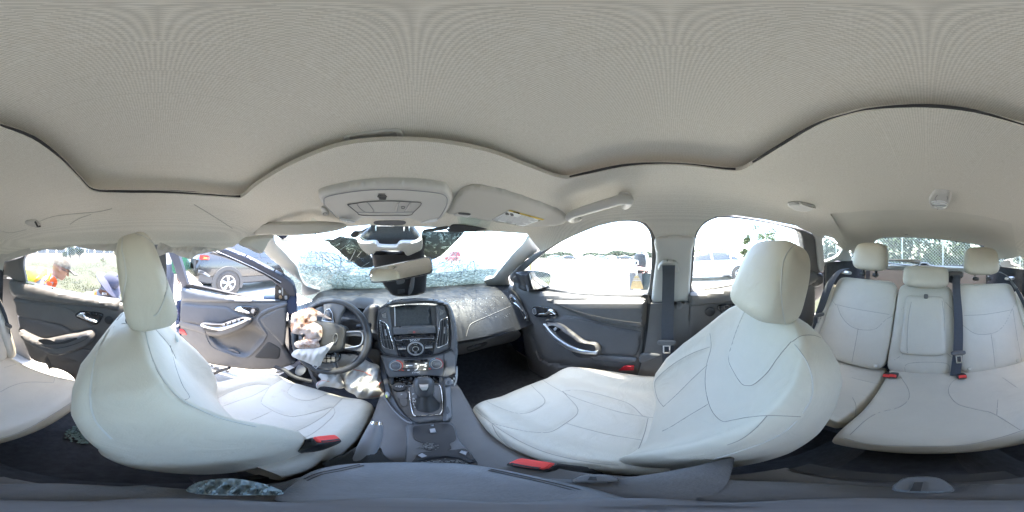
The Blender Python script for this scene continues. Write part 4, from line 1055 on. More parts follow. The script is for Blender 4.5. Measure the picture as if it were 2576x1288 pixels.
# tunnel body
tb = []
for y, hw, z in ((.66, .125, -.60), (.60, .135, -.615), (.55, .14, -.615), (.45, .135, -.615), (.36, .13, -.625), (.30, .125, -.64), (.10, .115, -.64), (-.10, .11, -.62)):
    tb.append([Vector((x, y, zz)) for x, zz in ((-hw - .02, -1.0), (-hw - .004, z - .10), (-hw, z - .015), (-hw + .015, z - .004), (0, z - .004), (hw - .015, z - .004), (hw, z - .015), (hw + .004, z - .10), (hw + .02, -1.0))])
loft('tunnel', DARK, tb, con, angle=50)
sheet('climate_panel', MIDG, M2([(90, 90, 1), (600, 150), (950, 110), (1195, 50, 1), (1190, 300), (1180, 480, 1), (1110, 460), (900, 440), (380, 470), (230, 500, 1), (200, 440), (150, 250)]), CL(.0), step=7, thick=.05, parent=con, rnd=(5, .005))
sheet('climate_inset', DARK, M2([(250, 185), (500, 175), (900, 160), (1130, 130), (1145, 250), (1100, 310), (900, 360), (400, 372), (310, 350), (270, 270)]), CL(.003), step=6, thick=.006, parent=con, rnd=(3, .002))
sheet('climate_display', GLOSSB, M2([(500, 175, 1), (905, 158, 1), (905, 205, 1), (505, 222, 1)]), CL(.006), step=5, thick=.004, parent=con, smooth_out=False)
cn = Vector((0, -.84, .543)); cu_ = Vector((0, .543, .84))
for (x, y) in M2([(362, 268), (1050, 238)]):
    c = CL(.002)(x, y)
    disc('temperature_knob', BLACK, c, cn, .021, .016, con); disc('knob_ring', SATIN, c + cn * .006, cn, .0225, .011, con, inner=.0175)
    disc('knob_cap', MIDG, c + cn * .014, cn, .0165, .004, con)
    for k in range(9):
        a = R_(10 + k * 17); d = Vector((math.sin(a), 0, 0)) + cu_ * math.cos(a); box('heat_mark', REDPR, c + cn * .004 + d * .026, (.0032, .001, .0012), con, ax=(d.cross(cn), cn, d))
        a = R_(-10 - k * 17); d = Vector((math.sin(a), 0, 0)) + cu_ * math.cos(a); box('cold_mark', mat('cool blue mark', (.25, .4, .55), .5), c + cn * .004 + d * .026, (.0032, .001, .0012), con, ax=(d.cross(cn), cn, d))
    text('lettering', 'AUTO' if x < 1000 else 'A/C', GREYPR, c + cn * .0185, .0085, (1, 0, 0), cu_, con)
for q in ([(535, 262), (645, 258), (645, 272), (536, 276)], [(770, 252), (880, 244), (880, 258), (772, 266)]):
    sheet('fan_bar', WHITEPR, M2(q), CL(.006), step=4, thick=.003, parent=con, smooth_out=False)
for q in ([(470, 240), (800, 215), (805, 290), (490, 305)], [(800, 215), (935, 205), (920, 280), (805, 290)], [(400, 330), (520, 325), (530, 368), (410, 368)], [(530, 322), (660, 318), (665, 365), (540, 368)], [(800, 312), (890, 308), (890, 350), (802, 355)], [(900, 305), (1020, 290), (1010, 330), (900, 350)]):
    q = M2(q); pline('button_gap', BLACK, list(q) + [q[0]], CL(.0045), .0009, con, n=4)
for q, m_ in (((705, 238), WHITEPR), ((545, 294), GREYPR), ((870, 276), WHITEPR), ((575, 345), WHITEPR), ((853, 330), WHITEPR), ((475, 348), REDPR), ((942, 322), REDPR), ((880, 226), WHITEPR)):
    p = CL(.005)(*M2([q])[0]); box('button_symbol', m_, p, (.0042, .0005, .0026), con, ax=((1, 0, 0), cn, cu_))
pline('airflow_figure', WHITEPR, M2([(680, 350), (720, 335), (735, 300), (742, 285)]), CL(.0055), .0018, con)
disc('airflow_figure_head', WHITEPR, CL(.005)(*M2([(740, 277)])[0]), cn, .003, .001, con, seg=10)
text('lettering', 'SYNC', WHITEPR, CL(.004)(*M2([(705, 386)])[0]), .0125, (1, -.05, 0), cu_, con)
# storage bin under the climate panel
sheet('storage_bin', GLOSSB, M2([(300, 430, 1), (700, 400), (1095, 385, 1), (1110, 580, 1), (700, 590), (300, 610, 1)]), plane((0, -.55, .83), (0, .62, -.575)), step=8, thick=.01, parent=con)
sheet('bin_front', MIDG, M2([(240, 505, 1), (330, 405), (700, 385), (1080, 370), (1160, 470, 1), (1190, 590, 1), (1110, 590, 1), (1085, 400), (700, 410), (340, 428), (300, 600, 1), (250, 620, 1)]), CL(-.006), step=6, thick=.03, parent=con, rnd=(3, .004))
gr_ = []
for k in range(90):
    p = plane((0, -.55, .83), (0, .615, -.565))(*M2([(rnd2.uniform(320, 1100), rnd2.uniform(415, 585))])[0]); s = rnd2.uniform(.0008, .0026)
    gr_.append(box_geo(p, (s * 1.4, s, s)))
tag(mesh('bin_crumbs', *join(*gr_), mat('pale grit', (.2, .2, .195), .6), con, smooth=False), kind='stuff')
# gear plate
gpo = M2([(230, 520, 1), (300, 600), (560, 590), (900, 560), (1180, 575, 1), (1300, 640, 1), (1320, 900), (1330, 1120), (1290, 1190, 1), (1000, 1215), (700, 1245), (580, 1200, 1), (420, 1050), (300, 850), (200, 650)])
sheet('gear_plate', MIDG, gpo, GP(.0), step=8, thick=.04, parent=con, rnd=(6, .006))
ring_o = M2([(575, 640), (640, 612), (900, 590), (1090, 582), (1140, 640), (1165, 800), (1172, 1000), (1150, 1085), (1090, 1115), (760, 1140), (660, 1130), (625, 1050), (590, 850)])
ring_i = M2([(592, 655), (650, 628), (900, 606), (1080, 600), (1118, 650), (1140, 800), (1146, 990), (1122, 1062), (1070, 1092), (760, 1118), (685, 1105), (650, 1030), (612, 840)])
sheet('gear_gate_ring', CHROME, ring_o, GP(.009), holes=[cr(ring_i)], step=4, thick=.010, parent=con, rnd=(2.5, .003))
sheet('gear_gate_plate', DARK, ring_i, GP(.004), step=8, thick=.004, parent=con)
sheet('gate_well', BLACK, M2([(700, 640), (900, 620), (1000, 640), (1045, 720), (1060, 1000), (1030, 1040), (800, 1055), (760, 1000), (700, 850)]), GP(.005), step=8, thick=.002, parent=con, rnd=(10, .004))
gn = Vector((0, -.243, .970)); gu = Vector((0, .970, .243))
for s_, q in (('P', (655, 760)), ('R', (665, 842)), ('N', (672, 886)), ('D', (682, 930)), ('S', (688, 975))):
    text('lettering', s_, WHITEPR, GP(.006)(*M2([q])[0]), .0135, (1, 0, 0), gu, con)
c = GP(.0)(*M2([(420, 650)])[0]); disc('power_socket_cap', BLACK, c, gn, .0235, .012, con); text('lettering', '+12V', WHITEPR, c + gn * .0128, .0125, (1, 0, 0), gu, con)
for q in ([(370, 722), (540, 720), (548, 828), (398, 840)], [(402, 845), (550, 835), (556, 950), (460, 965)]):
    sheet('blank_button', DARK, M2(q), GP(.004), step=5, thick=.006, parent=con, rnd=(3, .002))
text('lettering', 'P', WHITEPR, GP(.006)(*M2([(455, 768)])[0]), .009, (1, 0, 0), gu, con)
# broken trim down both sides
def strip_(name, m_, q, S, th=.012, **k): sheet(name, m_, M2(q), S, step=6, thick=th, parent=con, **k)
strip_('broken_trim', BLACK, [(90, 60), (140, 100), (165, 250), (200, 480), (260, 700), (360, 920), (480, 1090), (600, 1200), (700, 1235), (660, 1245), (560, 1215), (400, 1100), (270, 920), (190, 720), (140, 500), (100, 280)], plane((-.5, -.35, .79), (-.135, .50, -.575)))
strip_('broken_trim', MIDG, [(155, 770), (200, 860), (300, 1000), (420, 1120), (540, 1210), (640, 1250), (600, 1260), (480, 1200), (330, 1060), (220, 920), (150, 800)], plane((-.5, -.35, .79), (-.15, .46, -.59)))
strip_('trim_clip', GREYPR, [(175, 745), (215, 715), (240, 780), (200, 810)], plane((-.5, -.35, .79), (-.14, .48, -.575)), .006)
strip_('trim_clip', mat('yellow clip', (.55, .6, .12), .5), [(182, 775), (205, 770), (210, 810), (190, 818)], plane((-.5, -.35, .79), (-.137, .48, -.572)), .004)
for q in ([(300, 770), (325, 830), (305, 842), (275, 790)], [(365, 910), (395, 960), (380, 970), (355, 925)], [(440, 1045), (470, 1045), (540, 1130), (520, 1142), (450, 1080)]):
    strip_('trim_slot', BLACK, q, GP(.003), .003)
strip_('right_side_trim', MIDG, [(1195, 520), (1300, 480), (1310, 560), (1320, 900), (1335, 1110), (1290, 1180), (1230, 1180), (1215, 900)], plane((.35, -.25, .9), (.115, .46, -.575)), .02, rnd=(4, .004))
strip_('side_bracket', DARK, [(1200, 580), (1240, 490), (1305, 485), (1310, 590), (1230, 600)], plane((.35, -.5, .8), (.12, .52, -.545)), .01)
strip_('trim_slot', BLACK, [(1225, 985), (1255, 975), (1285, 1070), (1230, 1080)], plane((.35, -.25, .9), (.113, .46, -.570)), .003)
strip_('trim_slot', BLACK, [(1245, 535), (1280, 530), (1280, 580), (1250, 585)], plane((.35, -.5, .8), (.118, .52, -.542)), .003)
strip_('stack_leg', MIDG, [(1195, 60), (1420, -30), (1418, 150), (1400, 280), (1395, 410), (1180, 490), (1190, 300)], CL(.006), .05, rnd=(7, .012))
strip_('torn_edge', PAPER, [(1412, 280), (1420, 420), (1405, 540), (1370, 615), (1358, 605), (1385, 520), (1392, 420)], Y(.57), .004)
strip_('torn_bracket', BLACK, [(1310, 440), (1395, 400), (1400, 520), (1350, 580), (1310, 580)], Y(.58), .02)
for q in ([(1310, 530), (1345, 530), (1345, 580), (1312, 580)], [(1385, 440), (1402, 440), (1400, 470), (1388, 472)], [(1350, 495), (1370, 490), (1372, 515), (1352, 518)]):
    strip_('torn_clip', PAPER, q, Y(.565), .006)
# cup holders
CPz = -.615
sheet('cup_holder_deck', MIDG, N1([(1940, 460), (2080, 440), (2300, 430), (2380, 470), (2430, 600), (2560, 760), (2570, 860, 1), (1910, 860, 1), (1925, 700), (1930, 560)]), Z(CPz), step=8, thick=.02, parent=con, rnd=(5, .006))
sheet('cup_well', BLACK, N1([(1995, 500), (2030, 475), (2200, 460), (2350, 465), (2395, 560), (2390, 610), (2340, 640), (2350, 690), (2240, 715), (2120, 700), (2080, 660), (2090, 640), (2010, 600)]), Z(CPz + .003), step=8, thick=.002, parent=con)
sheet('cup_well', BLACK, N1([(2010, 860), (2015, 780), (2060, 730), (2150, 715), (2380, 700), (2480, 690), (2530, 740), (2570, 860)]), Z(CPz + .0035), step=8, thick=.002, parent=con)
for q in ([(2040, 750), (2080, 730), (2140, 765), (2100, 785)], [(2430, 725), (2450, 705), (2505, 715), (2490, 748)], [(2150, 505), (2200, 498), (2212, 535), (2160, 540)], [(2160, 465), (2190, 464), (2192, 476), (2162, 478)]):
    sheet('cup_finger', GREYPR, N1(q), Z(CPz + .008), step=4, thick=.008, parent=con, smooth_out=False)
tube('cup_rubber_ring', RUBBER, [Z(CPz + .006)(*q) for q in N1([(2050, 800), (2150, 770), (2300, 760), (2450, 775), (2550, 820)])], .006, con, n=6)
gr_ = []
for k in range(120):
    p = Z(CPz + .006)(*N1([(rnd2.uniform(2060, 2540), rnd2.gauss(815, 12)) if k % 2 else (rnd2.gauss(2150, 40), rnd2.gauss(670, 16))])[0]); s = rnd2.uniform(.0005, .0012)
    gr_.append(box_geo(p, (s * 1.5, s, s)))
tag(mesh('cup_crumbs', *join(*gr_), mat('pale grit', (.2, .2, .195), .6), con, smooth=False), kind='stuff')
# armrest lid under the camera
ARML = mat('slate vinyl', (.15, .155, .168), .5, bump=.3, scale=420, var=.16, vscale=26)
def top_slab(name, m, px, z, th, par, rn=.01):
    P = [Z(z)(*q) for q in cr(px)]; rg = []
    for k, dz in ((.90, -th), (1.0, -th), (1.03, -rn * 1.2), (1.0, -rn * .35), (.96, 0), (.6, .0015), (.25, .002), (.02, .002)): rg.append([Vector((p.x * k, p.y * k, z + dz)) for p in P])
    return loft(name, m, rg, par, angle=70)
top_slab('armrest_base', mat('brown grey vinyl', (.095, .09, .09), .55, bump=.3, scale=380, var=.2, vscale=22), [(0, 1220), (120, 1216), (250, 1221), (450, 1232), (600, 1230), (690, 1222), (760, 1200), (900, 1190), (1100, 1190), (1250, 1196), (1330, 1202), (1430, 1206), (1520, 1208), (1640, 1192), (1740, 1174), (1838, 1151), (1840, 1166), (1800, 1190), (1850, 1207), (2000, 1213), (2250, 1224), (2420, 1224)], -.462, .06, con)
top_slab('armrest_lid', ARML, [(700, 1262), (730, 1220), (765, 1196), (800, 1181), (870, 1168), (1000, 1163), (1150, 1166), (1250, 1179), (1330, 1195), (1420, 1214), (1500, 1232), (1560, 1262), (1200, 1262), (900, 1258)], -.452, .05, con)
top_slab('mount_pad', mat('grey mount pad', (.13, .125, .13), .6, var=.15, vscale=40), [(x, 1258 + 6 * math.sin(x * .011)) for x in range(0, 2576, 184)], -.447, .01, con, .004)
ARMS = Z(-.4515)
for q in ([(765, 1205), (800, 1190), (850, 1180), (905, 1168)], [(773, 1209), (808, 1194), (858, 1184), (915, 1171)], [(1235, 1180), (1310, 1196), (1390, 1214), (1460, 1232)], [(1228, 1183), (1300, 1199), (1380, 1217), (1450, 1236)]): pline('stitch', BLACK, q, ARMS, .0010, con, lift=0, n=4)
for q, sl in (([(2255, 1234), (2265, 1207), (2300, 1198), (2355, 1200), (2385, 1214), (2394, 1238)], [(2288, 1236), (2300, 1213), (2322, 1213), (2316, 1236)]), ([(1445, 1212), (1460, 1196), (1500, 1192), (1540, 1196), (1552, 1210)], [(1478, 1208), (1484, 1199), (1500, 1200), (1502, 1209)])):
    sheet('lid_latch', MIDG, q, Z(-.447), step=4, thick=.02, parent=con, rnd=(4, .006))
    sheet('latch_slot', BLACK, sl, Z(-.444), step=4, thick=.002, parent=con, smooth_out=False)
pw = thing('plastic_film', 'crumpled bluish plastic film lying between the driver seat and the armrest', 'plastic film', Z(-.47)(590, 1220))
box('armrest_box', DARK, (0, .015, -.60), (.085, .105, .10), con)
box('armrest_rear_panel', BLACK, (0, -.10, -.66), (.08, .015, .16), con)
# gear lever, handbrake
gl = thing('gear_lever', 'short automatic gear lever with silver topped knob and black gaiter', 'gear lever', GP(0)(*M2([(880, 950)])[0]))
gb = GP(.0)(*M2([(900, 960)])[0])
kx_ = Vector((gb.x - .004, gb.y + .035, gb.z + .085))
rg = []
for f, r_ in ((0, .038), (.25, .032), (.5, .026), (.75, .02), (1, .017)):
    cc = gb.lerp(kx_, f * .75)
    rg.append([cc + Vector((math.cos(a) * r_ * (1 + .10 * math.sin(a * 5 + f * 9)), math.sin(a) * r_ * .9 * (1 + .1 * math.cos(a * 4 + f * 5)), .003 * math.sin(a * 3))) for a in [i * math.pi / 12 for i in range(24)]])
loft('gaiter', mat('black gaiter leather', (.03, .03, .03), .4, bump=.3, scale=120), rg, gl)
pad('knob', mat('dark grey knob leather', (.07, .07, .072), .4, bump=.1, scale=400), kx_, ((1, .0, 0), (0, .82, -.57), (0, .57, .82)), (.031, .027, .044), p=2.8, n=10, parent=gl, warp=lambda l: Vector((l.x * (1 + .12 * l.z), l.y * (1 + .1 * l.z), l.z)))
KS = lambda o: plane((0, -.57 + .2, .93), kx_ + Vector((0, .0, .030 + o)))
kp = [Vector((-.016, .02, .040)), Vector((.016, .02, .040)), Vector((.012, -.022, .026)), Vector((.006, -.029, .014)), Vector((-.006, -.029, .014)), Vector((-.012, -.022, .026))]
kv = [kx_ + q for q in kp]; kv2 = [q + Vector((0, .004, -.012)) for q in kv]
mesh('knob_inlay', SATIN, None, None) if False else mesh('knob_inlay', kv + kv2, [[0, 1, 2, 5], [5, 2, 3, 4]] + [[(i + 1) % 6, i, i + 6, (i + 1) % 6 + 6] for i in range(6)] + [[11, 10, 9, 8, 7, 6]], SATIN, gl, smooth=False)
hb = thing('handbrake', 'grey handbrake lever with a chrome button, lying left of the cup holders', 'handbrake', (-.07, .18, -.66))
tip = Z(-.515)(948, 1060); base = Z(-.615)(908, 1158)
pth = [base, base.lerp(tip, .35) + Vector((0, 0, .004)), base.lerp(tip, .7), base.lerp(tip, .95)]
tube('grip', mat('light grey grip', (.21, .21, .22), .45, bump=.1, scale=400), cr3(pth, False, 5), [.0125 + .005 * math.sin(f * 3.1) for f in [i / 15 for i in range(16)]], hb, n=12)
tube('button', CHROME, [base.lerp(tip, .93), base.lerp(tip, 1.0)], [.0135, .012], hb, n=12)
rg = []
for f, r_ in ((0, .042), (.3, .036), (.6, .028), (1, .021)):
    cc = (base + Vector((0, -.01, -.025))).lerp(base.lerp(tip, .28), f)
    rg.append([cc + Vector((math.cos(a) * r_ * (1 + .08 * math.sin(a * 6 + f * 4)), math.sin(a) * r_, .004 * math.sin(a * 4))) for a in [i * math.pi / 12 for i in range(24)]])
loft('gaiter', mat('black gaiter leather', (.03, .03, .03), .4), rg, hb)
sheet('handbrake_well', DARK, N1([(1250, 840), (1400, 740), (1500, 700), (1700, 400), (1780, 330), (1880, 440), (1920, 560), (1900, 840)]), Z(-.645), step=8, thick=.02, parent=con)

# ================================================================== STEERING WHEEL, turned a quarter to the left
sw = thing('steering_wheel', 'black leather steering wheel turned a quarter left with a burst airbag hanging out', 'steering wheel', (-.375, .66, -.40))
wc = Vector((-.377, .622, -.372)); wt = R_(27)
wnm = Vector((.06, -math.cos(wt), math.sin(wt))).normalized(); wr = Vector((1, .06, 0)).normalized(); wu = (wr.cross(wnm) * -1).normalized()
if wu.z < 0: wu = -wu
def wp(x, y, d=0): return wc + wr * x + wu * y + wnm * d
RW = .178
rim = [wp(RW * math.cos(a), RW * math.sin(a) * 1.0) for a in [i * math.pi / 36 for i in range(72)]]
rr_ = [.0155 + .0025 * max(0, math.cos(2 * (i * 2 * math.pi / 72) )) for i in range(72)]
RIM = mat('black wheel leather', (.035, .035, .037), .38, bump=.15, scale=480)
tube('rim', RIM, rim, rr_, sw, n=12, closed=True)
for a in (30, 152, 208, 330):
    a = R_(a); d = wr * math.cos(a) + wu * math.sin(a); t_ = wr * -math.sin(a) + wu * math.cos(a); c = wc + d * RW
    tube('rim_seam', BLACK, [c + (d * math.cos(b) + wnm * math.sin(b)) * .0166 for b in [i * math.pi / 8 for i in range(16)]], .001, sw, n=4, closed=True)
hubp = [(-.07, .062), (.0, .072), (.05, .066), (.082, .05), (.086, 0), (.082, -.05), (.05, -.072), (0, -.078), (-.07, -.068), (-.082, 0)]
def wsheet(name, m_, pts, d0, th, rn, parent=sw, dome=0):
    P = cr(pts, True, 4); n_ = len(P); cxm = sum(p[0] for p in P) / n_; cym = sum(p[1] for p in P) / n_
    rg = [[wp(x, y, d0 - th) for x, y in P], [wp(x, y, d0 - rn) for x, y in P]]
    for k in (.985, .95, .86, .6, .3, .02): rg.append([wp(cxm + (x - cxm) * k, cym + (y - cym) * k, d0 + dome * (1 - k * k) - rn * max(0, (k - .9) / .1) ** 2 * .6) for x, y in P])
    return loft(name, m_, rg, parent, angle=60)
hub = wsheet('hub', mat('grey hub cover', (.032, .031, .029), .5, bump=.15, scale=450, var=.1), hubp, .035, .06, .012, dome=.008)
wsheet('spoke', DARK, [(-.03, .055), (.03, .055), (.045, .11), (.055, .168), (-.05, .168), (-.04, .11)], .010, .022, .008)
wsheet('spoke', DARK, [(-.03, -.06), (.03, -.06), (.05, -.11), (.06, -.166), (-.055, -.166), (-.04, -.11)], .010, .022, .008)
wsheet('spoke', DARK, [(.07, .035), (.12, .045), (.17, .05), (.172, .02), (.12, .02), (.075, .012)], .010, .020, .006)
wsheet('spoke', DARK, [(.07, -.02), (.12, -.03), (.17, -.02), (.172, -.05), (.12, -.05), (.075, -.045)], .010, .020, .006)
tube('spoke_trim', SATIN, [wp(*q, .013) for q in cr([(.085, .034), (.13, .042), (.152, .036), (.158, .005), (.15, -.02), (.13, -.03), (.09, -.042)], False)], .0032, sw, n=6)
wsheet('button_pod', GLOSSB, [(-.035, .075), (.02, .075), (.005, .115), (-.012, .135), (-.028, .125)], .02, .02, .003)
tube('pod_trim', SATIN, [wp(x, y, .021) for x, y in [(-.037, .073), (-.03, .126), (-.012, .137), (.007, .116), (.021, .073), (-.037, .073)]], .0022, sw, n=5)
wsheet('button_pod', GLOSSB, [(-.005, -.085), (.06, -.07), (.075, -.085), (.065, -.115), (.02, -.135), (-.005, -.13)], .02, .02, .003)
tube('pod_trim', SATIN, [wp(x, y, .021) for x, y in [(-.008, -.085), (-.007, -.135), (-.03, -.16), (-.012, -.168), (.0, -.14)]], .0025, sw, n=5)
for x, y in ((.01, -.10), (.03, -.095), (.05, -.09), (.015, -.12), (.035, -.115), (.052, -.107)): box('wheel_button', DARK, wp(x, y, .022), (.007, .002, .007), sw, ax=(wr, wnm, wu))
for x, y in ((-.015, .09), (-.015, .105), (-.012, .12)): box('wheel_button', DARK, wp(x, y, .022), (.012, .002, .005), sw, ax=(wr, wnm, wu))
tube('emblem', mat('dull emblem plate', (.09, .09, .09), .4), [wp(.052 + .009 * math.cos(a), .0 + .021 * math.sin(a), .044) for a in [i * math.pi / 10 for i in range(20)]], .0016, sw, closed=True, n=5)
tube('column', BLACK, [wp(0, 0, -.02), wp(0, 0, -.20)], .045, sw, n=14)

# burst airbag: folded cloth hanging from the hub
def cloth(name, m_, pts, S, d0, amp, seed, parent=None, step=4, thick=.0018, dome=.02, drop=0, **kw):
    r_ = random.Random(seed); W_ = [(r_.uniform(.05, .16), r_.uniform(-.12, .12), r_.uniform(0, 6), r_.uniform(.5, 1)) for _ in range(5)]
    pts = cr(pts)
    def rel(P):
        x, y = P[:, 0], P[:, 1]; e = edist(P, pts); q = 0
        for a, b_, c_, g_ in W_: q = q + g_ * np.sin(a * x * 2.2 + b_ * y * 3 + c_ + .8 * np.sin(.11 * y + c_))
        ridge = 1 - np.abs(np.sin(.16 * (x * W_[0][0] * 9 + y * .55) + W_[0][2]))
        return -(dome * sst(0, 16, e) + amp * q / 3 * sst(0, 6, e) * .7 + amp * 1.3 * ridge * sst(0, 5, e)) + d0
    return sheet(name, m_, pts, S, step=step, thick=thick, parent=parent, rel=rel, smooth_out=False, angle=70, **kw)
WSF = plane(tuple(wnm), wp(0, 0, .03))
ab = thing('airbag', 'burst blood stained white airbag hanging from the steering wheel hub', 'airbag', wp(-.08, -.1, .05))
cloth('upper_flap', BAGBLOOD, M3([(130, 420), (180, 370), (330, 310), (430, 300), (480, 320), (600, 390), (725, 465), (640, 450), (510, 425), (500, 500), (420, 590), (330, 680), (250, 690), (180, 680), (125, 640)]), WSF, -.012, .008, 3, ab)
cloth('middle_fold', BAGBLOOD, M3([(240, 600), (330, 520), (450, 510), (540, 550), (580, 600), (585, 680), (560, 750), (420, 770), (300, 760), (340, 690), (260, 680)]), WSF, -.022, .008, 4, ab)
cloth('lower_fold', BAGBLOOD, M3([(170, 830), (220, 790), (330, 765), (450, 765), (560, 752), (530, 800), (545, 870), (420, 900), (300, 905), (210, 885)]), WSF, -.03, .006, 5, ab)
cloth('lower_flap', BAGCLOTH, M3([(130, 990), (200, 915), (330, 905), (480, 895), (620, 860), (748, 805), (700, 900), (630, 1000), (570, 1120), (540, 1158), (440, 1140), (300, 1080), (200, 1045)]), WSF, -.035, .006, 6, ab)
kb = thing('airbag', 'large deflated white airbag draped under the steering wheel, red stitching at its edge', 'airbag', (-.2, .62, -.75))
KP = plane((0, -.80, .60), (0, .66, -.56)); KP2 = plane((0, -.70, .71), (0, .62, -.60))
cloth('bag_body', BAGCLOTH, N3([(880, 120), (1200, 90), (1400, 140), (1600, 260), (1780, 320), (1830, 420), (1850, 600), (1900, 720), (1915, 860), (1890, 960), (1740, 1040), (1550, 1045), (1350, 1030), (1280, 960), (1150, 900), (1050, 800), (1000, 620), (930, 480), (820, 350)]), KP, -.03, .011, 8, kb, step=5, dome=.05)
cloth('bag_fold', BAGCLOTH, N3([(450, 760), (470, 700), (560, 640), (500, 540), (620, 480), (900, 460), (980, 560), (1050, 720), (1060, 800), (960, 830), (800, 800), (640, 780), (540, 790), (480, 835)]), KP, -.05, .010, 9, kb, step=5, dome=.035)
kS = onto(*[o for o in kb.children])
for q in (N3([(1895, 690), (1800, 740), (1840, 840), (1900, 900), (1840, 970), (1640, 1005)]), N3([(1870, 670), (1790, 730)]), N3([(470, 770), (520, 690), (600, 655), (740, 680)]), N3([(1120, 390), (1290, 425), (1480, 470), (1640, 550)])):
    P = line_pts(q, kS, .0006)
    if len(P) > 2: tube('stitching', mat('red stitching', (.55, .16, .10), .7), P, .0016, kb, n=4)
cloth('film', mat('bluish film', (.22, .27, .28), .2, coat=.4), [(470, 1236), (490, 1216), (530, 1206), (590, 1204), (640, 1212), (690, 1226), (720, 1244), (640, 1246), (540, 1246)], Z(-.455), 0, .006, 31, pw, step=4, dome=.008)
# pedals, brackets in the driver footwell
sheet('column_bracket', MIDG, N3([(0, 490), (60, 330), (180, 350), (230, 440), (120, 550)]), plane((.3, -.8, .5), (-.5, .62, -.62)), step=5, thick=.02, parent=dash)
sheet('pedal_arm', DARK, N3([(280, 430), (330, 440), (470, 660), (440, 720), (400, 690)]), Y(.74), step=5, thick=.03, parent=dash)
sheet('pedal_arm', DARK, N3([(380, 500), (450, 490), (530, 630), (450, 660)]), Y(.76), step=5, thick=.03, parent=dash)

# ================================================================== DOORS
# --- right front door, shut
rd = assembly('car_door', 'shut front passenger door with silver armrest strip and clear window', (.70, .45, -.9))
pocket = M7([(60, 660), (90, 670), (130, 760), (180, 880), (230, 930), (330, 965), (450, 950), (560, 1000), (640, 1030), (590, 1050), (450, 1045), (300, 1010), (190, 970), (150, 940), (100, 800)])
sheet('inner_panel', DARK, [(1288, 706), (1310, 722), (1345, 733), (1400, 741), (1460, 747), (1540, 751), (1618, 752, 1), (1626, 770), (1620, 850), (1612, 930), (1600, 985), (1520, 1010), (1430, 1000), (1370, 980), (1335, 950), (1318, 900), (1312, 860), (1298, 800), (1286, 745)],
      X(.705), step=9, thick=.03, parent=rd, rnd=(12, .02), rel=sunk(pocket, .045, 9))
sheet('belt_roll', DARK, zD([(470, 540), (560, 566), (700, 575), (900, 580), (1185, 580, 1), (1186, 640), (1170, 742), (1060, 730), (900, 700), (770, 655), (650, 600), (540, 562)]), X(.685), step=7, thick=.03, parent=rd, rnd=(14, .022))
sheet('cloth_insert', DARK2, zD([(600, 700), (625, 682), (680, 668), (780, 668), (880, 692), (1000, 728), (1163, 760, 1), (1155, 850), (1130, 905, 1), (1000, 895), (915, 885), (912, 845), (870, 822), (800, 790), (730, 742), (670, 712)]), X(.69), step=8, thick=.03, parent=rd, rnd=(10, .016))
sheet('lower_shelf', MIDG, zD([(905, 890), (1000, 898), (1130, 908), (1120, 938), (1000, 934), (880, 920)]), X(.69), step=7, thick=.02, parent=rd, rnd=(6, .008))
ar = thing  # armrest: body, silver strip, tray and switch
sheet('armrest', DARK, zD([(596, 715), (640, 712), (690, 720), (760, 768), (830, 818), (890, 828), (915, 850), (918, 890), (860, 905), (800, 888), (720, 850), (660, 800), (610, 745)]), X(.655), step=6, thick=.05, parent=rd, rnd=(8, .014))
sheet('armrest_strip', SATIN, zD([(600, 716), (614, 716), (650, 760), (700, 803), (760, 838), (830, 862), (912, 868, 1), (910, 889, 1), (830, 884), (758, 864), (695, 828), (640, 782)]), X(.647), step=4, thick=.02, parent=rd, rnd=(4, .006))
sheet('armrest_tray', BLACK, M7([(345, 650), (370, 625), (420, 635), (520, 700), (600, 755), (680, 770), (770, 790), (785, 850), (700, 845), (560, 800), (430, 725)]), X(.650), step=6, thick=.003, parent=rd)
sheet('window_switch', GLOSSB, M7([(262, 575), (330, 572), (395, 615), (350, 640), (300, 610)]), X(.648), step=4, thick=.004, parent=rd)
sheet('switch_key', GREYPR, M7([(318, 600), (340, 592), (352, 610), (330, 625)]), X(.644), step=4, thick=.006, parent=rd)
sheet('grip_recess', BLACK, M7([(525, 858), (600, 880), (760, 905), (730, 925), (620, 925), (560, 900)]), X(.652), step=5, thick=.003, parent=rd)
sheet('handle_bezel', GLOSSB, M7([(78, 385), (95, 355), (130, 348), (250, 365), (310, 390), (345, 440), (330, 465), (250, 478), (130, 470), (90, 440)]), X(.683), step=5, thick=.012, parent=rd, rnd=(3, .003))
sheet('handle', CHROME, M7([(145, 432), (180, 430), (230, 425), (255, 388), (290, 395), (322, 430), (325, 448), (240, 452), (150, 455)]), X(.672), step=4, thick=.010, parent=rd, rnd=(4, .006))
sheet('lock_button', MIDG, M7([(85, 385), (100, 375), (118, 385), (125, 430), (108, 440), (90, 425)]), X(.679), step=4, thick=.004, parent=rd)
pline('lock_ring', SATIN, M7([(85, 385), (100, 375), (118, 385), (125, 430), (108, 440), (90, 425), (85, 385)]), X(.678), .0014, rd)
sheet('red_reflector', REDR, zD([(1045, 970), (1070, 952), (1125, 950, 1), (1122, 975, 1), (1042, 976)]), X(.683), step=5, thick=.006, parent=rd)
for q in (M7([(190, 505), (240, 480), (330, 468), (480, 472), (700, 515), (1000, 580), (1300, 632)]), M7([(300, 300), (480, 370), (700, 440), (1000, 500), (1300, 540)])):
    pline('panel_seam', BLACK, q, X(.68), .0013, rd)
win = [(1318, 712), (1310, 705), (1308, 692), (1330, 668), (1365, 640), (1420, 605), (1500, 571), (1555, 559), (1600, 559), (1624, 572), (1637, 600), (1638, 660), (1633, 720), (1626, 744, 1), (1540, 744), (1450, 739), (1380, 731)]
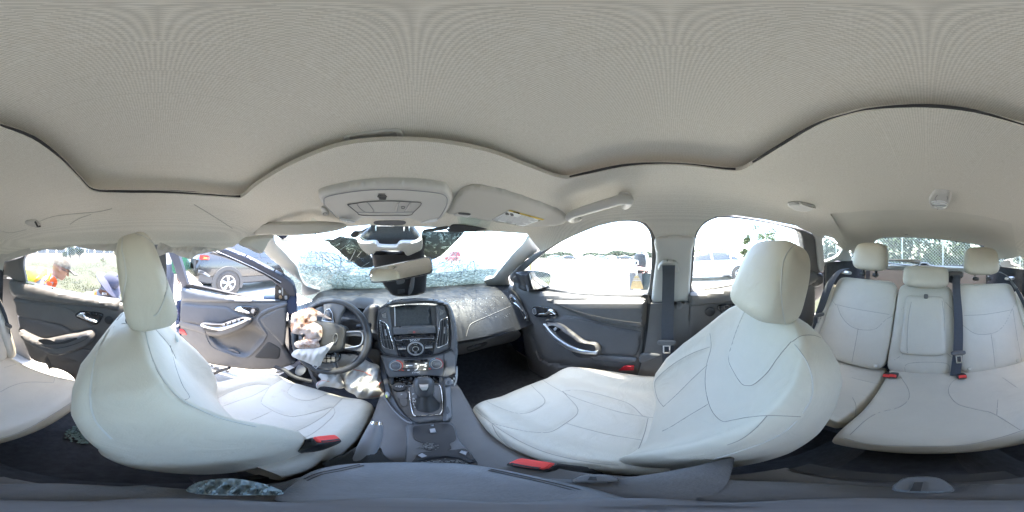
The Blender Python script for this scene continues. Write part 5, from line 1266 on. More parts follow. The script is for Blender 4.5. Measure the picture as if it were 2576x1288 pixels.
frm = [(1284, 708), (1282, 692), (1302, 672), (1345, 638), (1420, 594), (1500, 561), (1560, 549), (1610, 549), (1636, 566), (1650, 598), (1652, 660), (1646, 730), (1636, 800, 1), (1622, 800, 1), (1626, 756), (1540, 752), (1450, 747), (1375, 738), (1310, 722)]
sheet('window_frame', DARK, frm, side(1, -.012), holes=[resample(cr(win), 8)], step=7, thick=.04, parent=rd, rnd=(4, .006))
sheet('window_seal', RUBBER, [(1340, 721), (1450, 738), (1540, 743), (1624, 743), (1624, 750), (1540, 750), (1450, 746), (1345, 729)], side(1, -.02), step=6, thick=.01, parent=rd)
sheet('window_glass', GLASS, win, side(1, -.03), step=20, thick=.004, parent=rd)
sheet('mirror_sail', MIDG, L5([(45, 650), (100, 600), (130, 640), (150, 760), (175, 930), (90, 945), (60, 800)]), side(1, -.015), step=5, thick=.015, parent=rd, rnd=(3, .003))
sheet('pillar_cap', DARK, L5([(-50, 690), (50, 700), (75, 960), (40, 985), (-10, 975), (-30, 830)]), side(1, .01), step=5, thick=.02, parent=rd, rnd=(5, .008))
sheet('outer_skin', BODYBLUE, [(1288, 740), (1620, 765), (1615, 900), (1600, 960), (1400, 960), (1320, 900), (1290, 780)], X(.79), step=20, thick=.004, parent=rd, smooth_out=False)
# outside mirror
om = assembly('side_mirror', 'black outside mirror on the passenger door reflecting grass and trees', side(1, -.06)(1320, 728))
MP = lambda o: plane((-.30, -.95, .05), Vector((.86, .70, -.11)) + Vector((-.30, -.95, .05)) * o)
mo = L5([(240, 600), (370, 576), (500, 590), (610, 625), (625, 700), (600, 810), (560, 850), (440, 885), (325, 905), (290, 850), (255, 720)])
sheet('housing', BLACK, L5([(105, 640), (130, 620), (240, 592), (370, 572), (500, 586), (618, 622), (632, 700), (606, 815), (565, 856), (440, 892), (330, 912), (180, 925), (165, 820), (130, 720)]), MP(-.02), step=5, thick=.10, parent=om, rnd=(8, .02))
sheet('mirror_rim', BLACK, mo, MP(-.008), step=5, thick=.012, parent=om, rnd=(3, .003))
sheet('mirror_glass', MIRROR, L5([(252, 608), (370, 586), (498, 598), (598, 632), (612, 700), (590, 800), (552, 838), (440, 872), (330, 890), (300, 840), (268, 720)]), MP(.0), step=12, thick=.003, parent=om)
sheet('housing_slot', MIDG, L5([(195, 830), (215, 822), (245, 915), (215, 922)]), MP(-.014), step=4, thick=.004, parent=om)
# --- right rear door
rr = assembly('car_door', 'shut rear door behind the passenger seat, mostly hidden by its headrest', (.70, -.4, -.9))
rwin_ = L6([(245, 1130, 1), (280, 700), (300, 450), (330, 300), (400, 180), (500, 100), (620, 52), (720, 44), (1000, 66), (1400, 130), (1700, 205), (1830, 255), (1870, 320), (1890, 430), (1920, 700), (1800, 870, 1), (910, 1020, 1)])
rfrm = L6([(190, 1251, 1), (230, 800), (255, 450), (290, 270), (370, 140), (500, 45), (640, 8), (760, 12), (1100, 55), (1500, 130), (1800, 195), (1960, 240), (2060, 320), (2095, 450), (2110, 700), (2130, 880), (2000, 900), (1850, 890, 1), (910, 1055, 1), (250, 1165, 1)])
sheet('window_frame', DARK, rfrm, side(1, -.012), holes=[resample(cr(rwin_), 8)], step=7, thick=.04, parent=rr, rnd=(4, .006))
sheet('window_glass', GLASS, rwin_, side(1, -.03), step=20, thick=.004, parent=rr)
sheet('inner_panel', DARK, [(1732, 742, 1), (1800, 733), (1870, 720), (1960, 705), (2040, 690), (2055, 700), (2055, 800), (2050, 900), (1900, 960), (1740, 960)], X(.70), step=10, thick=.03, parent=rr, rnd=(12, .02))
sheet('belt_roll', DARK, [(1736, 742, 1), (1800, 733), (1870, 720), (1960, 700), (2040, 682), (2060, 690), (2056, 712), (1960, 745), (1870, 760), (1736, 775, 1)], X(.68), step=8, thick=.03, parent=rr, rnd=(12, .02))
c = X(.688)(*zE([(366, 427)])[0]); disc('tweeter_grille', BLACK, c, (-1, 0, 0), .022, .004, rr)
sheet('handle_bezel', GLOSSB, zE([(400, 405), (470, 395), (540, 400), (540, 440), (430, 438)]), X(.684), step=5, thick=.01, parent=rr)
sheet('handle', CHROME, zE([(480, 400), (515, 396), (530, 408), (440, 435), (425, 432)]), X(.675), step=4, thick=.01, parent=rr)
sheet('outer_skin', BODYBLUE, [(1736, 765), (2040, 720), (2040, 900), (1740, 950)], X(.79), step=20, thick=.004, parent=rr, smooth_out=False)
pad('door_bulge', DARK, side(1, .0)(*zE([(822, 290)])[0]), ((0, 1, 0), (1, 0, 0), (0, 0, 1)), (.07, .03, .05), p=3, n=8, parent=rr)
# --- left rear door
lr = assembly('car_door', 'shut rear door with broken out window, two workers outside it', (-.70, -.5, -.9))
sheet('inner_panel', DARK, zA([(30, 255), (60, 250), (130, 268), (250, 298), (400, 328), (540, 352), (620, 370), (640, 500), (640, 700), (500, 740), (400, 720), (230, 640), (140, 612), (110, 560), (90, 500), (80, 440), (58, 340), (35, 300)]), X(-.705), step=9, thick=.03, parent=lr, rnd=(12, .02),
      rel=sunk(zA([(205, 585), (300, 600), (400, 585), (410, 640), (400, 690), (300, 690), (220, 640)]), .04, 10))
sheet('belt_roll', DARK, M8([(78, 95), (95, 65), (150, 58), (300, 95), (500, 140), (800, 215), (1100, 275), (1352, 322), (1500, 350), (1500, 480), (1352, 455), (1100, 425), (800, 390), (500, 350), (300, 320), (160, 290), (110, 230), (85, 160)]), X(-.68), step=7, thick=.03, parent=lr, rnd=(16, .026))
sheet('upper_insert', DARK, M8([(165, 310), (300, 330), (500, 362), (760, 400), (880, 440), (1000, 520), (1100, 600), (1200, 690), (1000, 720), (900, 690), (760, 640), (500, 590), (230, 530), (190, 400)]), X(-.695), step=7, thick=.02, parent=lr, rnd=(6, .006))
sheet('cloth_insert', DARK2, M8([(225, 535), (400, 560), (600, 605), (780, 650), (880, 710), (970, 765), (800, 800), (640, 825), (480, 850), (470, 880), (350, 820), (250, 760), (215, 720), (232, 670)]), X(-.69), step=7, thick=.03, parent=lr, rnd=(10, .014))
sheet('armrest', DARK, M8([(215, 722), (300, 770), (480, 850), (640, 835), (800, 805), (950, 785), (1100, 755), (1155, 780), (1165, 850), (1100, 930), (980, 985), (830, 1040), (700, 1055), (590, 1030), (480, 960), (300, 870), (240, 800)]), X(-.635), step=6, thick=.06, parent=lr, rnd=(10, .018))
sheet('armrest_tray', BLACK, M8([(490, 840), (560, 825), (640, 835), (740, 870), (900, 830), (970, 810), (1000, 820), (850, 880), (680, 895), (560, 890)]), X(-.632), step=6, thick=.003, parent=lr)
sheet('window_switch', GREYPR, M8([(985, 805), (1030, 788), (1040, 805), (1005, 820)]), X(-.630), step=4, thick=.006, parent=lr)
pline('armrest_seam', BLACK, M8([(480, 880), (560, 925), (680, 950), (800, 935), (950, 895), (1080, 840), (1140, 790)]), X(-.631), .0013, lr)
sheet('handle_bezel', GLOSSB, M8([(960, 520), (1000, 480), (1050, 472), (1200, 482), (1290, 500), (1318, 530), (1280, 610), (1220, 645), (1150, 625), (1000, 560)]), X(-.69), step=5, thick=.012, parent=lr, rnd=(3, .003))
sheet('handle', CHROME, M8([(980, 528), (1020, 492), (1080, 490), (1095, 540), (1240, 598), (1225, 620), (1150, 605), (1010, 548)]), X(-.678), step=4, thick=.010, parent=lr, rnd=(4, .006))
disc('tweeter_grille', BLACK, X(-.697)(*zA([(489, 427)])[0]), (1, 0, 0), .020, .004, lr)
sheet('lower_trim', MIDG, M8([(1010, 975), (1100, 955), (1352, 1050), (1352, 1180), (1180, 1160), (820, 1040)]), X(-.70), step=8, thick=.01, parent=lr)
sheet('window_post', DARK, L1([(-300, 480), (-100, 420), (10, 400), (165, 345), (110, 470), (120, 620), (165, 860), (60, 850), (-150, 760), (-260, 700)]), side(-1, -.01), step=5, thick=.03, parent=lr, rnd=(5, .008))
sheet('window_channel', MIDG, L1([(165, 345), (185, 345), (160, 480), (175, 640), (215, 850), (170, 860), (120, 640), (110, 470)]), side(-1, -.012), step=5, thick=.015, parent=lr)
sheet('window_seal', RUBBER, L1([(215, 845), (400, 885), (700, 960), (1200, 1065), (1700, 1155), (2000, 1205), (2400, 1270), (2400, 1330), (2000, 1260), (1700, 1205), (1200, 1115), (700, 1010), (400, 925), (220, 880)]), side(-1, -.02), step=6, thick=.012, parent=lr)
sheet('outer_skin', BODYBLUE, zA([(60, 300), (620, 400), (640, 700), (400, 700), (120, 560)]), X(-.79), step=20, thick=.004, parent=lr, smooth_out=False)
sh = []
for k in range(60):
    x = rnd2.uniform(205, 470) if k % 3 else rnd2.uniform(205, 2000); y = 870 + (x - 215) * .208 + rnd2.gauss(0, 8)
    p = side(-1, -.008)(*L1([(x, y)])[0]); s = rnd2.uniform(.001, .004); sh.append(box_geo(p, (s, s, s)))
tag(mesh('window_crumbs', *join(*sh), mat('green glass crumb', (.3, .42, .38), .15), lr, smooth=False), kind='stuff')
# --- left front door, wide open
ld = assembly('car_door', 'driver door standing wide open with a dark SUV seen through its window frame', HINGE + Vector((-.4, -.3, -.95)))
lpk = zB([(305, 705), (400, 690), (560, 640), (690, 705), (640, 780), (590, 845), (540, 855), (480, 840), (400, 810), (340, 760)])
sheet('inner_panel', DARK, zB([(132, 405, 1), (300, 442), (480, 474), (640, 488), (812, 496, 1), (812, 560), (803, 700), (800, 790), (850, 870), (870, 893), (830, 912), (740, 932), (600, 936), (440, 920), (300, 895), (210, 862), (165, 800), (135, 730), (124, 640), (126, 520)]), LD(0), step=8, thick=.04, parent=ld, rnd=(8, .014), rel=sunk(lpk, .05, 14))
sheet('belt_roll', MIDG, zB([(134, 405, 1), (230, 428), (360, 452), (480, 474), (640, 490), (765, 492), (640, 500), (480, 502), (300, 500), (134, 490, 1)]), LD(.02), step=5, thick=.03, parent=ld, rnd=(9, .016))
sheet('cloth_insert', DARK2, M4([(190, 155), (400, 165), (700, 180), (880, 195), (980, 245), (1100, 310), (1250, 350), (1262, 390), (1190, 378), (1120, 380), (960, 420), (820, 475), (780, 470), (640, 465), (520, 465), (488, 490), (350, 460), (165, 415)]), LD(.014), step=5, thick=.02, parent=ld, rnd=(7, .010))
sheet('lower_shelf', DARK, M4([(165, 425), (350, 468), (490, 500), (540, 545), (560, 632), (400, 580), (165, 510)]), LD(.012), step=5, thick=.02, parent=ld, rnd=(4, .005))
sheet('armrest', DARK, M4([(485, 470), (540, 455), (640, 470), (800, 478), (900, 445), (1100, 385), (1180, 375), (1255, 390), (1280, 420), (1255, 480), (1150, 550), (1000, 620), (850, 665), (720, 670), (600, 640), (545, 580)]), LD(.055), step=4, thick=.07, parent=ld, rnd=(7, .014))
sheet('armrest_strip', SATIN, M4([(488, 472), (510, 475), (600, 510), (700, 530), (800, 530), (960, 485), (1130, 425), (1230, 393), (1252, 405), (1245, 418), (1100, 485), (960, 535), (850, 570), (740, 570), (640, 550), (500, 512)]), LD(.062), step=3, thick=.015, parent=ld, rnd=(3, .005))
sheet('armrest_tray', BLACK, M4([(530, 468), (640, 478), (790, 480), (820, 480), (790, 510), (700, 510), (600, 495)]), LD(.058), step=4, thick=.003, parent=ld)
sheet('switch_panel', GLOSSB, M4([(820, 490), (960, 430), (1130, 382), (1200, 390), (1100, 435), (960, 480), (850, 512)]), LD(.058), step=4, thick=.004, parent=ld)
for (x, y) in ((865, 485), (930, 462), (965, 450), (1020, 435), (1050, 422), (1110, 408)):
    pad('window_switch', GREYPR, LD(.063)(*M4([(x, y)])[0]), ((-.829, -.559, 0), (.559, -.829, 0), (0, 0, 1)), (.008, .006, .008), p=4, n=3, parent=ld)
sheet('grip_recess', BLACK, M4([(540, 540), (640, 560), (765, 578), (735, 600), (650, 600), (570, 580)]), LD(.058), step=4, thick=.003, parent=ld)
sheet('handle_bezel', GLOSSB, M4([(1028, 235), (1060, 195), (1110, 178), (1200, 182), (1340, 192), (1415, 225), (1400, 290), (1350, 345), (1300, 340), (1150, 290)]), LD(.014), step=4, thick=.012, parent=ld, rnd=(3, .003))
sheet('handle', CHROME, M4([(1040, 240), (1080, 200), (1140, 196), (1165, 230), (1275, 280), (1270, 305), (1200, 298), (1060, 255)]), LD(.024), step=3, thick=.010, parent=ld, rnd=(3, .005))
sheet('lock_panel', SATIN, M4([(1310, 235), (1345, 225), (1365, 245), (1345, 292), (1310, 285)]), LD(.019), step=3, thick=.004, parent=ld)
sheet('red_reflector', REDR, M4([(158, 545), (215, 560), (245, 600), (262, 645), (165, 620)]), LD(.006), step=4, thick=.006, parent=ld)
sheet('speaker_grille', mat('speaker mesh', (.045, .045, .045), .8, bump=.6, scale=900), M4([(1430, 920), (1560, 770), (1620, 765), (1760, 850), (1780, 900), (1745, 1030), (1600, 1030), (1370, 1010)]), LD(.004), step=5, thick=.006, parent=ld, rnd=(5, .005))
sheet('upper_speaker', DARK, M4([(1450, 380), (1600, 290), (1850, 220), (1840, 800), (1700, 700), (1560, 560), (1480, 460)]), LD(.004), step=5, thick=.006, parent=ld, rnd=(5, .006))
sheet('panel_ridge', MIDG, M4([(1390, 370), (1500, 250), (1850, 130), (1852, 185), (1600, 270), (1460, 360), (1440, 420), (1560, 620), (1540, 640), (1420, 480)]), LD(.006), step=4, thick=.006, parent=ld, rnd=(4, .005))
pline('pocket_seam', MIDG, M4([(1560, 645), (1500, 760), (1400, 870), (1300, 960), (1210, 1005), (1050, 985), (900, 935), (720, 860), (640, 790), (570, 640)]), LD(.002), .003, ld)
sheet('cup_ring', MIDG, M4([(910, 880), (1000, 870), (1100, 920), (1130, 985), (1000, 960), (920, 935)]), LD(-.02), step=4, thick=.02, parent=ld)
sheet('cup_hole', BLACK, M4([(950, 920), (1020, 915), (1090, 950), (1110, 985), (1000, 968)]), LD(-.017), step=4, thick=.003, parent=ld)
# window frame, latch edge and skin
sheet('rear_post', mat('dark blue grey post', (.05, .055, .075), .4), L2([(145, 262), (225, 265), (300, 290), (340, 400), (400, 600), (480, 850), (490, 880), (380, 880), (350, 800), (290, 690), (235, 500)]), LDF(0), step=4, thick=.03, parent=ld, rnd=(4, .006))
sheet('roof_bar', mat('dark blue grey post', (.05, .055, .075), .4), L2([(820, 272), (960, 228), (1090, 195), (1300, 270), (1500, 350), (1750, 480), (2000, 610), (2160, 700), (2280, 800), (2318, 900), (2330, 1000), (2180, 1000), (2100, 900), (1985, 800), (1850, 690), (1600, 560), (1300, 425), (1000, 325)]), LDF(0), step=4, thick=.03, parent=ld, rnd=(4, .006))
pline('bar_groove', BLACK, L2([(900, 250), (1200, 360), (1500, 490), (1800, 640), (2060, 800)]), LDF(.004), .005, ld)
pline('bar_glint', SATIN, L2([(960, 232), (1200, 330), (1500, 465), (1800, 610), (2080, 770)]), LDF(.005), .0025, ld)
sheet('window_seal', RUBBER, L2([(465, 810), (600, 825), (900, 888), (1200, 958), (1480, 1020), (1560, 1042), (1200, 985), (900, 925), (480, 865)]), LDF(.0), step=4, thick=.02, parent=ld)
sheet('mirror_mount', BLACK, L2([(1980, 830), (2060, 860), (2120, 880), (2210, 920), (2200, 1080), (2030, 1090), (1975, 1060)]), LDF(.0), step=4, thick=.03, parent=ld)
for q, m_ in (([(2040, 910), (2070, 915), (2070, 950), (2042, 948)], PAPER), ([(2040, 1010), (2080, 1000), (2090, 1050), (2050, 1060)], mat('brass motor', (.35, .27, .18), .4, .5)), ([(2140, 1010), (2180, 1010), (2180, 1060), (2145, 1060)], GREYPR), ([(2090, 880), (2110, 885), (2110, 990), (2095, 985)], GREYPR)):
    sheet('mirror_motor', m_, L2(q), LDF(.006), step=3, thick=.012, parent=ld)
sheet('hinge_end', BODYBLUE, L2([(2150, 1080), (2220, 900), (2318, 850), (2350, 1100), (2330, 1288), (2200, 1300), (2150, 1200)]), LD(-.03), step=5, thick=.03, parent=ld)
sheet('latch_end', BODYBLUE, zB([(105, 500), (126, 500), (124, 640), (128, 740), (112, 730), (100, 640)]), LD(-.01), step=4, thick=.06, parent=ld)
sheet('latch', SATIN, M4([(95, 490), (135, 470), (140, 500), (100, 520)]), LD(.0), step=3, thick=.01, parent=ld)
sheet('outer_skin', BODYBLUE, zB([(134, 420), (800, 510), (800, 890), (600, 930), (300, 890), (170, 800), (130, 690)]), LD(-.12), step=12, thick=.004, parent=ld, smooth_out=False)
om2 = assembly('side_mirror', 'outside mirror on the open driver door, only its pale corner showing over the sill', LD(-.15)(*L2([(1920, 1060)])[0]))
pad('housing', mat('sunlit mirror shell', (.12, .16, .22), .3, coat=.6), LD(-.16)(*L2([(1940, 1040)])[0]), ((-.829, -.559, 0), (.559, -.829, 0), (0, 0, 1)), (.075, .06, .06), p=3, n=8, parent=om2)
# sill side airbag scrap by the driver seat
sc_ = thing('side_airbag', 'limp bluish white side airbag hanging from the driver seat bolster', 'airbag', Z(-.9)(515, 1000))
cloth('bag_cloth', mat('bluish bag cloth', (.55, .62, .64), .8, bump=.3, scale=300), zA([(870, 640), (900, 670), (925, 700), (932, 750), (900, 775), (880, 760), (890, 700)]), plane((.5, -.4, .3), (-.58, .25, -.45)), -.01, .005, 12, sc_, step=4, dome=.02)
cloth('bag_tail', mat('bluish bag cloth', (.55, .62, .64), .8), zA([(735, 462), (770, 465), (800, 510), (795, 525), (760, 490)]), plane((.5, -.4, .3), (-.58, .15, -.2)), -.005, .005, 13, sc_, step=4, dome=.01)
sbl = thing('sill_trim_strip', 'loose black weatherstrip hanging under the open driver door', 'weatherstrip', Z(-.95)(560, 945))
tube('strip', RUBBER, [LD(.06)(*q) for q in cr(zB([(285, 985), (330, 965), (400, 935), (450, 920)]), False)], .014, sbl, n=8)
tube('cable', RUBBER, [plane((.3, -.8, .5), (-.6, .70, -.75))(*q) for q in cr(zB([(740, 915), (800, 935), (850, 970), (900, 990), (980, 1010)]), False)], .014, sbl, n=8)

# ================================================================== OVERHEAD
oc = thing('overhead_console', 'pale overhead console with slotted speaker and round edged map lights', 'overhead console', (0, .42, .12))
OV = lambda o: roof(.022 + o)
sheet('housing', TRIMLIGHT, M5([(100, 400), (112, 350), (250, 300), (500, 245), (800, 195), (1300, 158), (1800, 168), (2200, 215), (2330, 275), (2405, 430), (2360, 550), (2250, 740), (2150, 795), (1870, 835), (1660, 770), (1560, 790), (1300, 800), (1000, 780), (900, 760), (720, 830), (470, 775), (330, 680), (200, 560), (110, 450)]), OV(.0), step=4, thick=.03, parent=oc, rnd=(8, .012), angle=75)
pline('panel_seam', GREYPR, M5([(200, 520), (195, 450), (215, 390), (400, 335), (800, 275), (1300, 250), (1800, 275), (2240, 335), (2310, 480), (2200, 700), (2100, 790)]), OV(.0025), .0013, oc)
pline('panel_seam', GREYPR, M5([(210, 520), (400, 710), (470, 775)]), OV(.0025), .0011, oc)
sheet('lid', mat('pale lid', (.50, .495, .47), .5), M5([(600, 510), (760, 485), (930, 462), (1300, 445), (1700, 465), (1870, 490), (1740, 635), (1660, 690), (1300, 697), (850, 690), (760, 640)]), OV(.003), step=6, thick=.006, parent=oc, rnd=(3, .002))
pline('lid_gap', MIDG, M5([(600, 510), (760, 485), (930, 462), (1300, 447), (1700, 465), (1870, 490), (1740, 635), (1660, 690), (1300, 697), (850, 690), (760, 640), (600, 510)]), OV(.0035), .0012, oc)
for q in ([(760, 490), (775, 520), (830, 590), (905, 638)], [(930, 465), (975, 505), (1050, 615), (1030, 640)], [(1500, 458), (1480, 500), (1450, 635)], [(1678, 465), (1580, 630)], [(760, 640), (1300, 645), (1735, 635)]):
    pline('lid_groove', GREYPR, M5(q), OV(.0035), .0009, oc)
sheet('lid_switch', TRIMLIGHT, M5([(1455, 500, 1), (1480, 490, 1), (1440, 630, 1), (1415, 615, 1)]), OV(.006), step=4, thick=.004, parent=oc)
sheet('lid_switch', TRIMLIGHT, M5([(1670, 505, 1), (1695, 505, 1), (1610, 625, 1), (1590, 620, 1)]), OV(.006), step=4, thick=.004, parent=oc)
pline('switch_icon', MIDG, M5([(1528, 542), (1575, 540), (1578, 570), (1530, 572), (1528, 542)]), OV(.0045), .0009, oc)
for k, (a, b_, y) in enumerate(((1130, 1250, 330), (1120, 1267, 353), (1112, 1282, 376), (1133, 1266, 396), (1145, 1260, 416))):
    sheet('speaker_slot', BLACK, M5([(a, y - 5, 1), (b_, y - 5, 1), (b_, y + 6, 1), (a, y + 6, 1)]), OV(.0015), step=4, thick=.001, parent=oc, smooth_out=False)
LENS = mat('clear lamp lens', (.75, .77, .78), .08, coat=.6)
sheet('map_light', LENS, M5([(470, 775), (490, 755), (600, 785), (700, 805), (720, 828), (600, 815)]), OV(.006), step=4, thick=.006, parent=oc)
sheet('map_light', LENS, M5([(1870, 830), (1900, 810), (2060, 770), (2130, 765), (2148, 785), (2060, 810)]), OV(.006), step=4, thick=.006, parent=oc)
sheet('console_nose', MIDG, M5([(1090, 795), (1560, 790), (1540, 860), (1120, 860)]), OV(-.02), step=6, thick=.02, parent=oc)
# mirror, sensor cover and its brackets hanging from the glass
mr = thing('rear_view_mirror', 'tilted rear view mirror hanging below a broken sensor cover', 'mirror', Y(.66)(1000, 740))
MR = lambda o: plane((-.12, -.98, .12), Vector((-.02, .60, -.045)) + Vector((-.12, -.98, .12)) * o)
mo = zG([(868, 905), (878, 875), (905, 862), (1000, 843), (1120, 818), (1225, 796), (1250, 810), (1257, 845), (1257, 885), (1230, 905), (1120, 928), (1000, 950), (900, 958), (877, 945)])
sheet('mirror_shell', BLACK, mo, MR(-.006), step=5, thick=.035, parent=mr, rnd=(5, .012))
sheet('mirror_glass', MIRROR, zG([(877, 905), (886, 880), (905, 870), (1000, 851), (1120, 826), (1222, 804), (1242, 816), (1249, 845), (1249, 880), (1226, 897), (1120, 920), (1000, 942), (905, 949), (884, 938)]), MR(.0), step=14, thick=.004, parent=mr)
sn_ = thing('sensor_cover', 'black camera housing with cracked open pale collar between windscreen and mirror', 'sensor cover', Y(.70)(990, 700))
SN = lambda o: plane((0, -.93, -.36), Vector((0, .70, .02)) + Vector((0, -.93, -.36)) * o)
sheet('back_shell', BLACK, zG([(798, 700), (815, 672), (850, 640), (885, 610), (950, 600), (1110, 600), (1160, 640), (1195, 690), (1192, 735), (1100, 760), (900, 760), (805, 720)]), SN(-.02), step=6, thick=.03, parent=sn_, rnd=(10, .014))
sheet('pale_collar', TRIMLIGHT, zG([(798, 700), (830, 712), (900, 708), (920, 718), (935, 732), (1030, 735), (1050, 718), (1075, 708), (1150, 708), (1196, 692), (1194, 755), (1150, 780), (1112, 797), (1095, 790), (1082, 772), (1050, 768), (925, 768), (905, 780), (888, 792), (858, 785), (815, 745)]), SN(.012), step=4, thick=.035, parent=sn_, rnd=(5, .010))
sheet('lower_housing', BLACK, zG([(885, 785), (910, 770), (1080, 770), (1200, 690, 1), (1212, 680, 1), (1212, 800), (1228, 880), (1222, 960), (1215, 1025), (1150, 1045), (1060, 1052), (1010, 1040), (980, 1010), (945, 960), (900, 880)]), SN(-.035), step=6, thick=.04, parent=sn_, rnd=(12, .018))
sheet('housing_ridge', MIDG, zG([(1130, 935), (1150, 930), (1140, 1000), (1120, 1030), (1112, 1020)]), SN(-.018), step=4, thick=.012, parent=sn_, rnd=(3, .004))
sheet('housing_clip', MIDG, zG([(1042, 945), (1082, 940), (1084, 958), (1045, 966)]), SN(-.022), step=4, thick=.01, parent=sn_)
for k in range(4): pline('housing_rib', MIDG, zG([(1046, 1000 + k * 7), (1090, 996 + k * 7)]), SN(-.029), .0012, sn_)
sheet('hanging_bracket', BLACK, zG([(878, 575), (912, 580), (912, 625), (900, 640), (882, 610)]), SN(-.005), step=4, thick=.02, parent=sn_)
sheet('hanging_bracket', BLACK, zG([(1085, 575), (1124, 570), (1124, 640), (1090, 640)]), SN(-.005), step=4, thick=.02, parent=sn_)
sheet('collar_clip', CHROME, zG([(910, 610), (918, 605), (918, 640), (912, 640)]), SN(.0), step=3, thick=.006, parent=sn_)
sheet('collar_clip', CHROME, zG([(1082, 612), (1090, 612), (1088, 642), (1082, 640)]), SN(.0), step=3, thick=.006, parent=sn_)
sheet('collar_clip', CHROME, zG([(1112, 612), (1122, 606), (1120, 642), (1114, 640)]), SN(.0), step=3, thick=.006, parent=sn_)
# sun visors
vr = thing('sun_visor', 'pale sun visor folded up above the passenger with a white and yellow warning label', 'sun visor', roof(.03)(1270, 530))
VR = lambda o: roof(.012 + o)
sheet('panel', PALEFAB, M6([(70, 400), (130, 260), (230, 165), (320, 125), (430, 112), (560, 125), (800, 175), (1100, 268), (1400, 375), (1540, 440), (1595, 500), (1605, 550), (1540, 610), (1400, 635), (1100, 648), (900, 622), (600, 572), (300, 512), (30, 470)]), VR(.0), step=8, thick=.02, parent=vr, rnd=(9, .012))
sheet('warning_label', PAPER, M6([(860, 400, 1), (1310, 522, 1), (1030, 612, 1), (615, 525, 1)]), VR(.002), step=7, thick=.001, parent=vr, smooth_out=False)
sheet('label_strip', YELLOWP, M6([(860, 400, 1), (1310, 522, 1), (1290, 534, 1), (838, 412, 1)]), VR(.0032), step=7, thick=.001, parent=vr, smooth_out=False)
for k in range(9):
    f = k / 9 * .8 + .16
    a = (860 + (615 - 860) * f, 400 + 125 * f); b_ = (1310 + (1030 - 1310) * f, 522 + 90 * f)
    x0 = .06 if f > .42 else .42
    q0 = (a[0] + (b_[0] - a[0]) * x0, a[1] + (b_[1] - a[1]) * x0); q1 = (a[0] + (b_[0] - a[0]) * (.94 if k % 3 else .8), a[1] + (b_[1] - a[1]) * (.94 if k % 3 else .8))
    tag(pline('label_text', GREYPR, M6([q0, q1]), VR(.0035), .0008, vr, n=3), kind='stuff')
text('label_title', 'WARNING', BLACK, VR(.005)(*M6([(960, 436)])[0]), .009, (1, .25, -.02), (-.25, 1, -.45), vr)
for q in ([(805, 432), (830, 435), (850, 462), (800, 458)], [(862, 442), (900, 448), (905, 475), (870, 472)]): sheet('label_pictogram', MIDG, M6(q), VR(.0036), step=4, thick=.001, parent=vr)
sheet('visor_clip', TRIMLIGHT, M6([(125, 485), (150, 445), (190, 428), (355, 442), (310, 505), (240, 498)]), VR(.002), step=4, thick=.012, parent=vr, rnd=(4, .004))
sheet('clip_slot', MIDG, M6([(195, 440), (325, 452), (318, 468), (190, 456)]), VR(.006), step=4, thick=.003, parent=vr)
vl = thing('sun_visor', 'pale sun visor swung down over the driver side of the windscreen', 'sun visor', Y(.6)(720, 580))
v0 = Vector(plane((0, -1, 0), (0, .50, 0))(592, 584)); v1_ = Vector(plane((0, -1, 0), (0, .60, 0))(862, 572))
VL = plane((.22, -.90, -.30), (-.33, .47, .06))
sheet('panel', PALEFAB, zG([(52, 650), (75, 622), (150, 605), (300, 594), (450, 590), (600, 590), (690, 598), (726, 612), (722, 628), (650, 648), (540, 665), (400, 674), (250, 673), (120, 668), (62, 662)]), VL, step=6, thick=.02, parent=vl, rnd=(9, .012))
sheet('label_spot', mat('brownish spot', (.36, .34, .30), .8), zG([(335, 632), (352, 622), (372, 626), (368, 634), (340, 640)]), VL, step=4, thick=.002, parent=vl) if False else None
sheet('pivot_clip', TRIMLIGHT, M5([(140, 600), (180, 575), (240, 610), (280, 690), (200, 725), (165, 700)]), roof(.012), step=4, thick=.012, parent=vl, rnd=(4, .004))
pline('clip_slot', MIDG, M5([(185, 675), (190, 655), (240, 650), (245, 668)]), roof(.018), .0014, vl)
# grab handle
gh = thing('grab_handle', 'pale grab handle above the passenger door window', 'grab handle', roof(.03)(1500, 520))
gp = [roof(o)(*q) for q, o in zip(M6([(1690, 530), (1640, 500), (1700, 450), (1900, 385), (2150, 310), (2330, 262), (2430, 285), (2380, 345)]), (.0, .030, .042, .045, .045, .042, .030, .0))]
tube('grip', TRIMLIGHT, cr3(gp, False, 6), [.013 + .003 * math.sin(k / 42 * math.pi) for k in range(43)], gh, n=12)
for q in ([(1590, 500), (1650, 470), (1790, 520), (1780, 560), (1690, 575), (1600, 545)], [(2290, 210), (2400, 195), (2470, 250), (2480, 330), (2380, 380), (2300, 330)]):
    sheet('mount', TRIMLIGHT, M6(q), roof(.012), step=4, thick=.02, parent=gh, rnd=(5, .008))
# rear dome light
dl = thing('dome_light', 'small pale dome light on the headliner above the rear bench', 'ceiling light', roof(.02)(2365, 505))
sheet('base', TRIMLIGHT, N6([(690, 700), (750, 560), (920, 330), (1010, 285), (1300, 300), (1580, 340), (1650, 400), (1665, 600), (1620, 780), (1480, 960), (1300, 1100), (1050, 1095), (820, 1050), (740, 900)]), roof(.010), step=3, thick=.012, parent=dl, rnd=(5, .006))
sheet('lens', LENS, N6([(780, 800), (900, 750), (1150, 730), (1350, 760), (1500, 840), (1490, 920), (1350, 975), (1100, 965), (900, 910)]), roof(.016), step=3, thick=.008, parent=dl, rnd=(4, .005))
pline('lens_rim', CHROME, N6([(780, 800), (900, 745), (1150, 728), (1350, 758), (1510, 840), (1490, 930), (1350, 980), (1100, 970), (900, 912), (780, 800)]), roof(.016), .0012, dl)
pline('lens_band', MIDG, N6([(850, 880), (1100, 890), (1440, 885)]), roof(.022), .0012, dl)
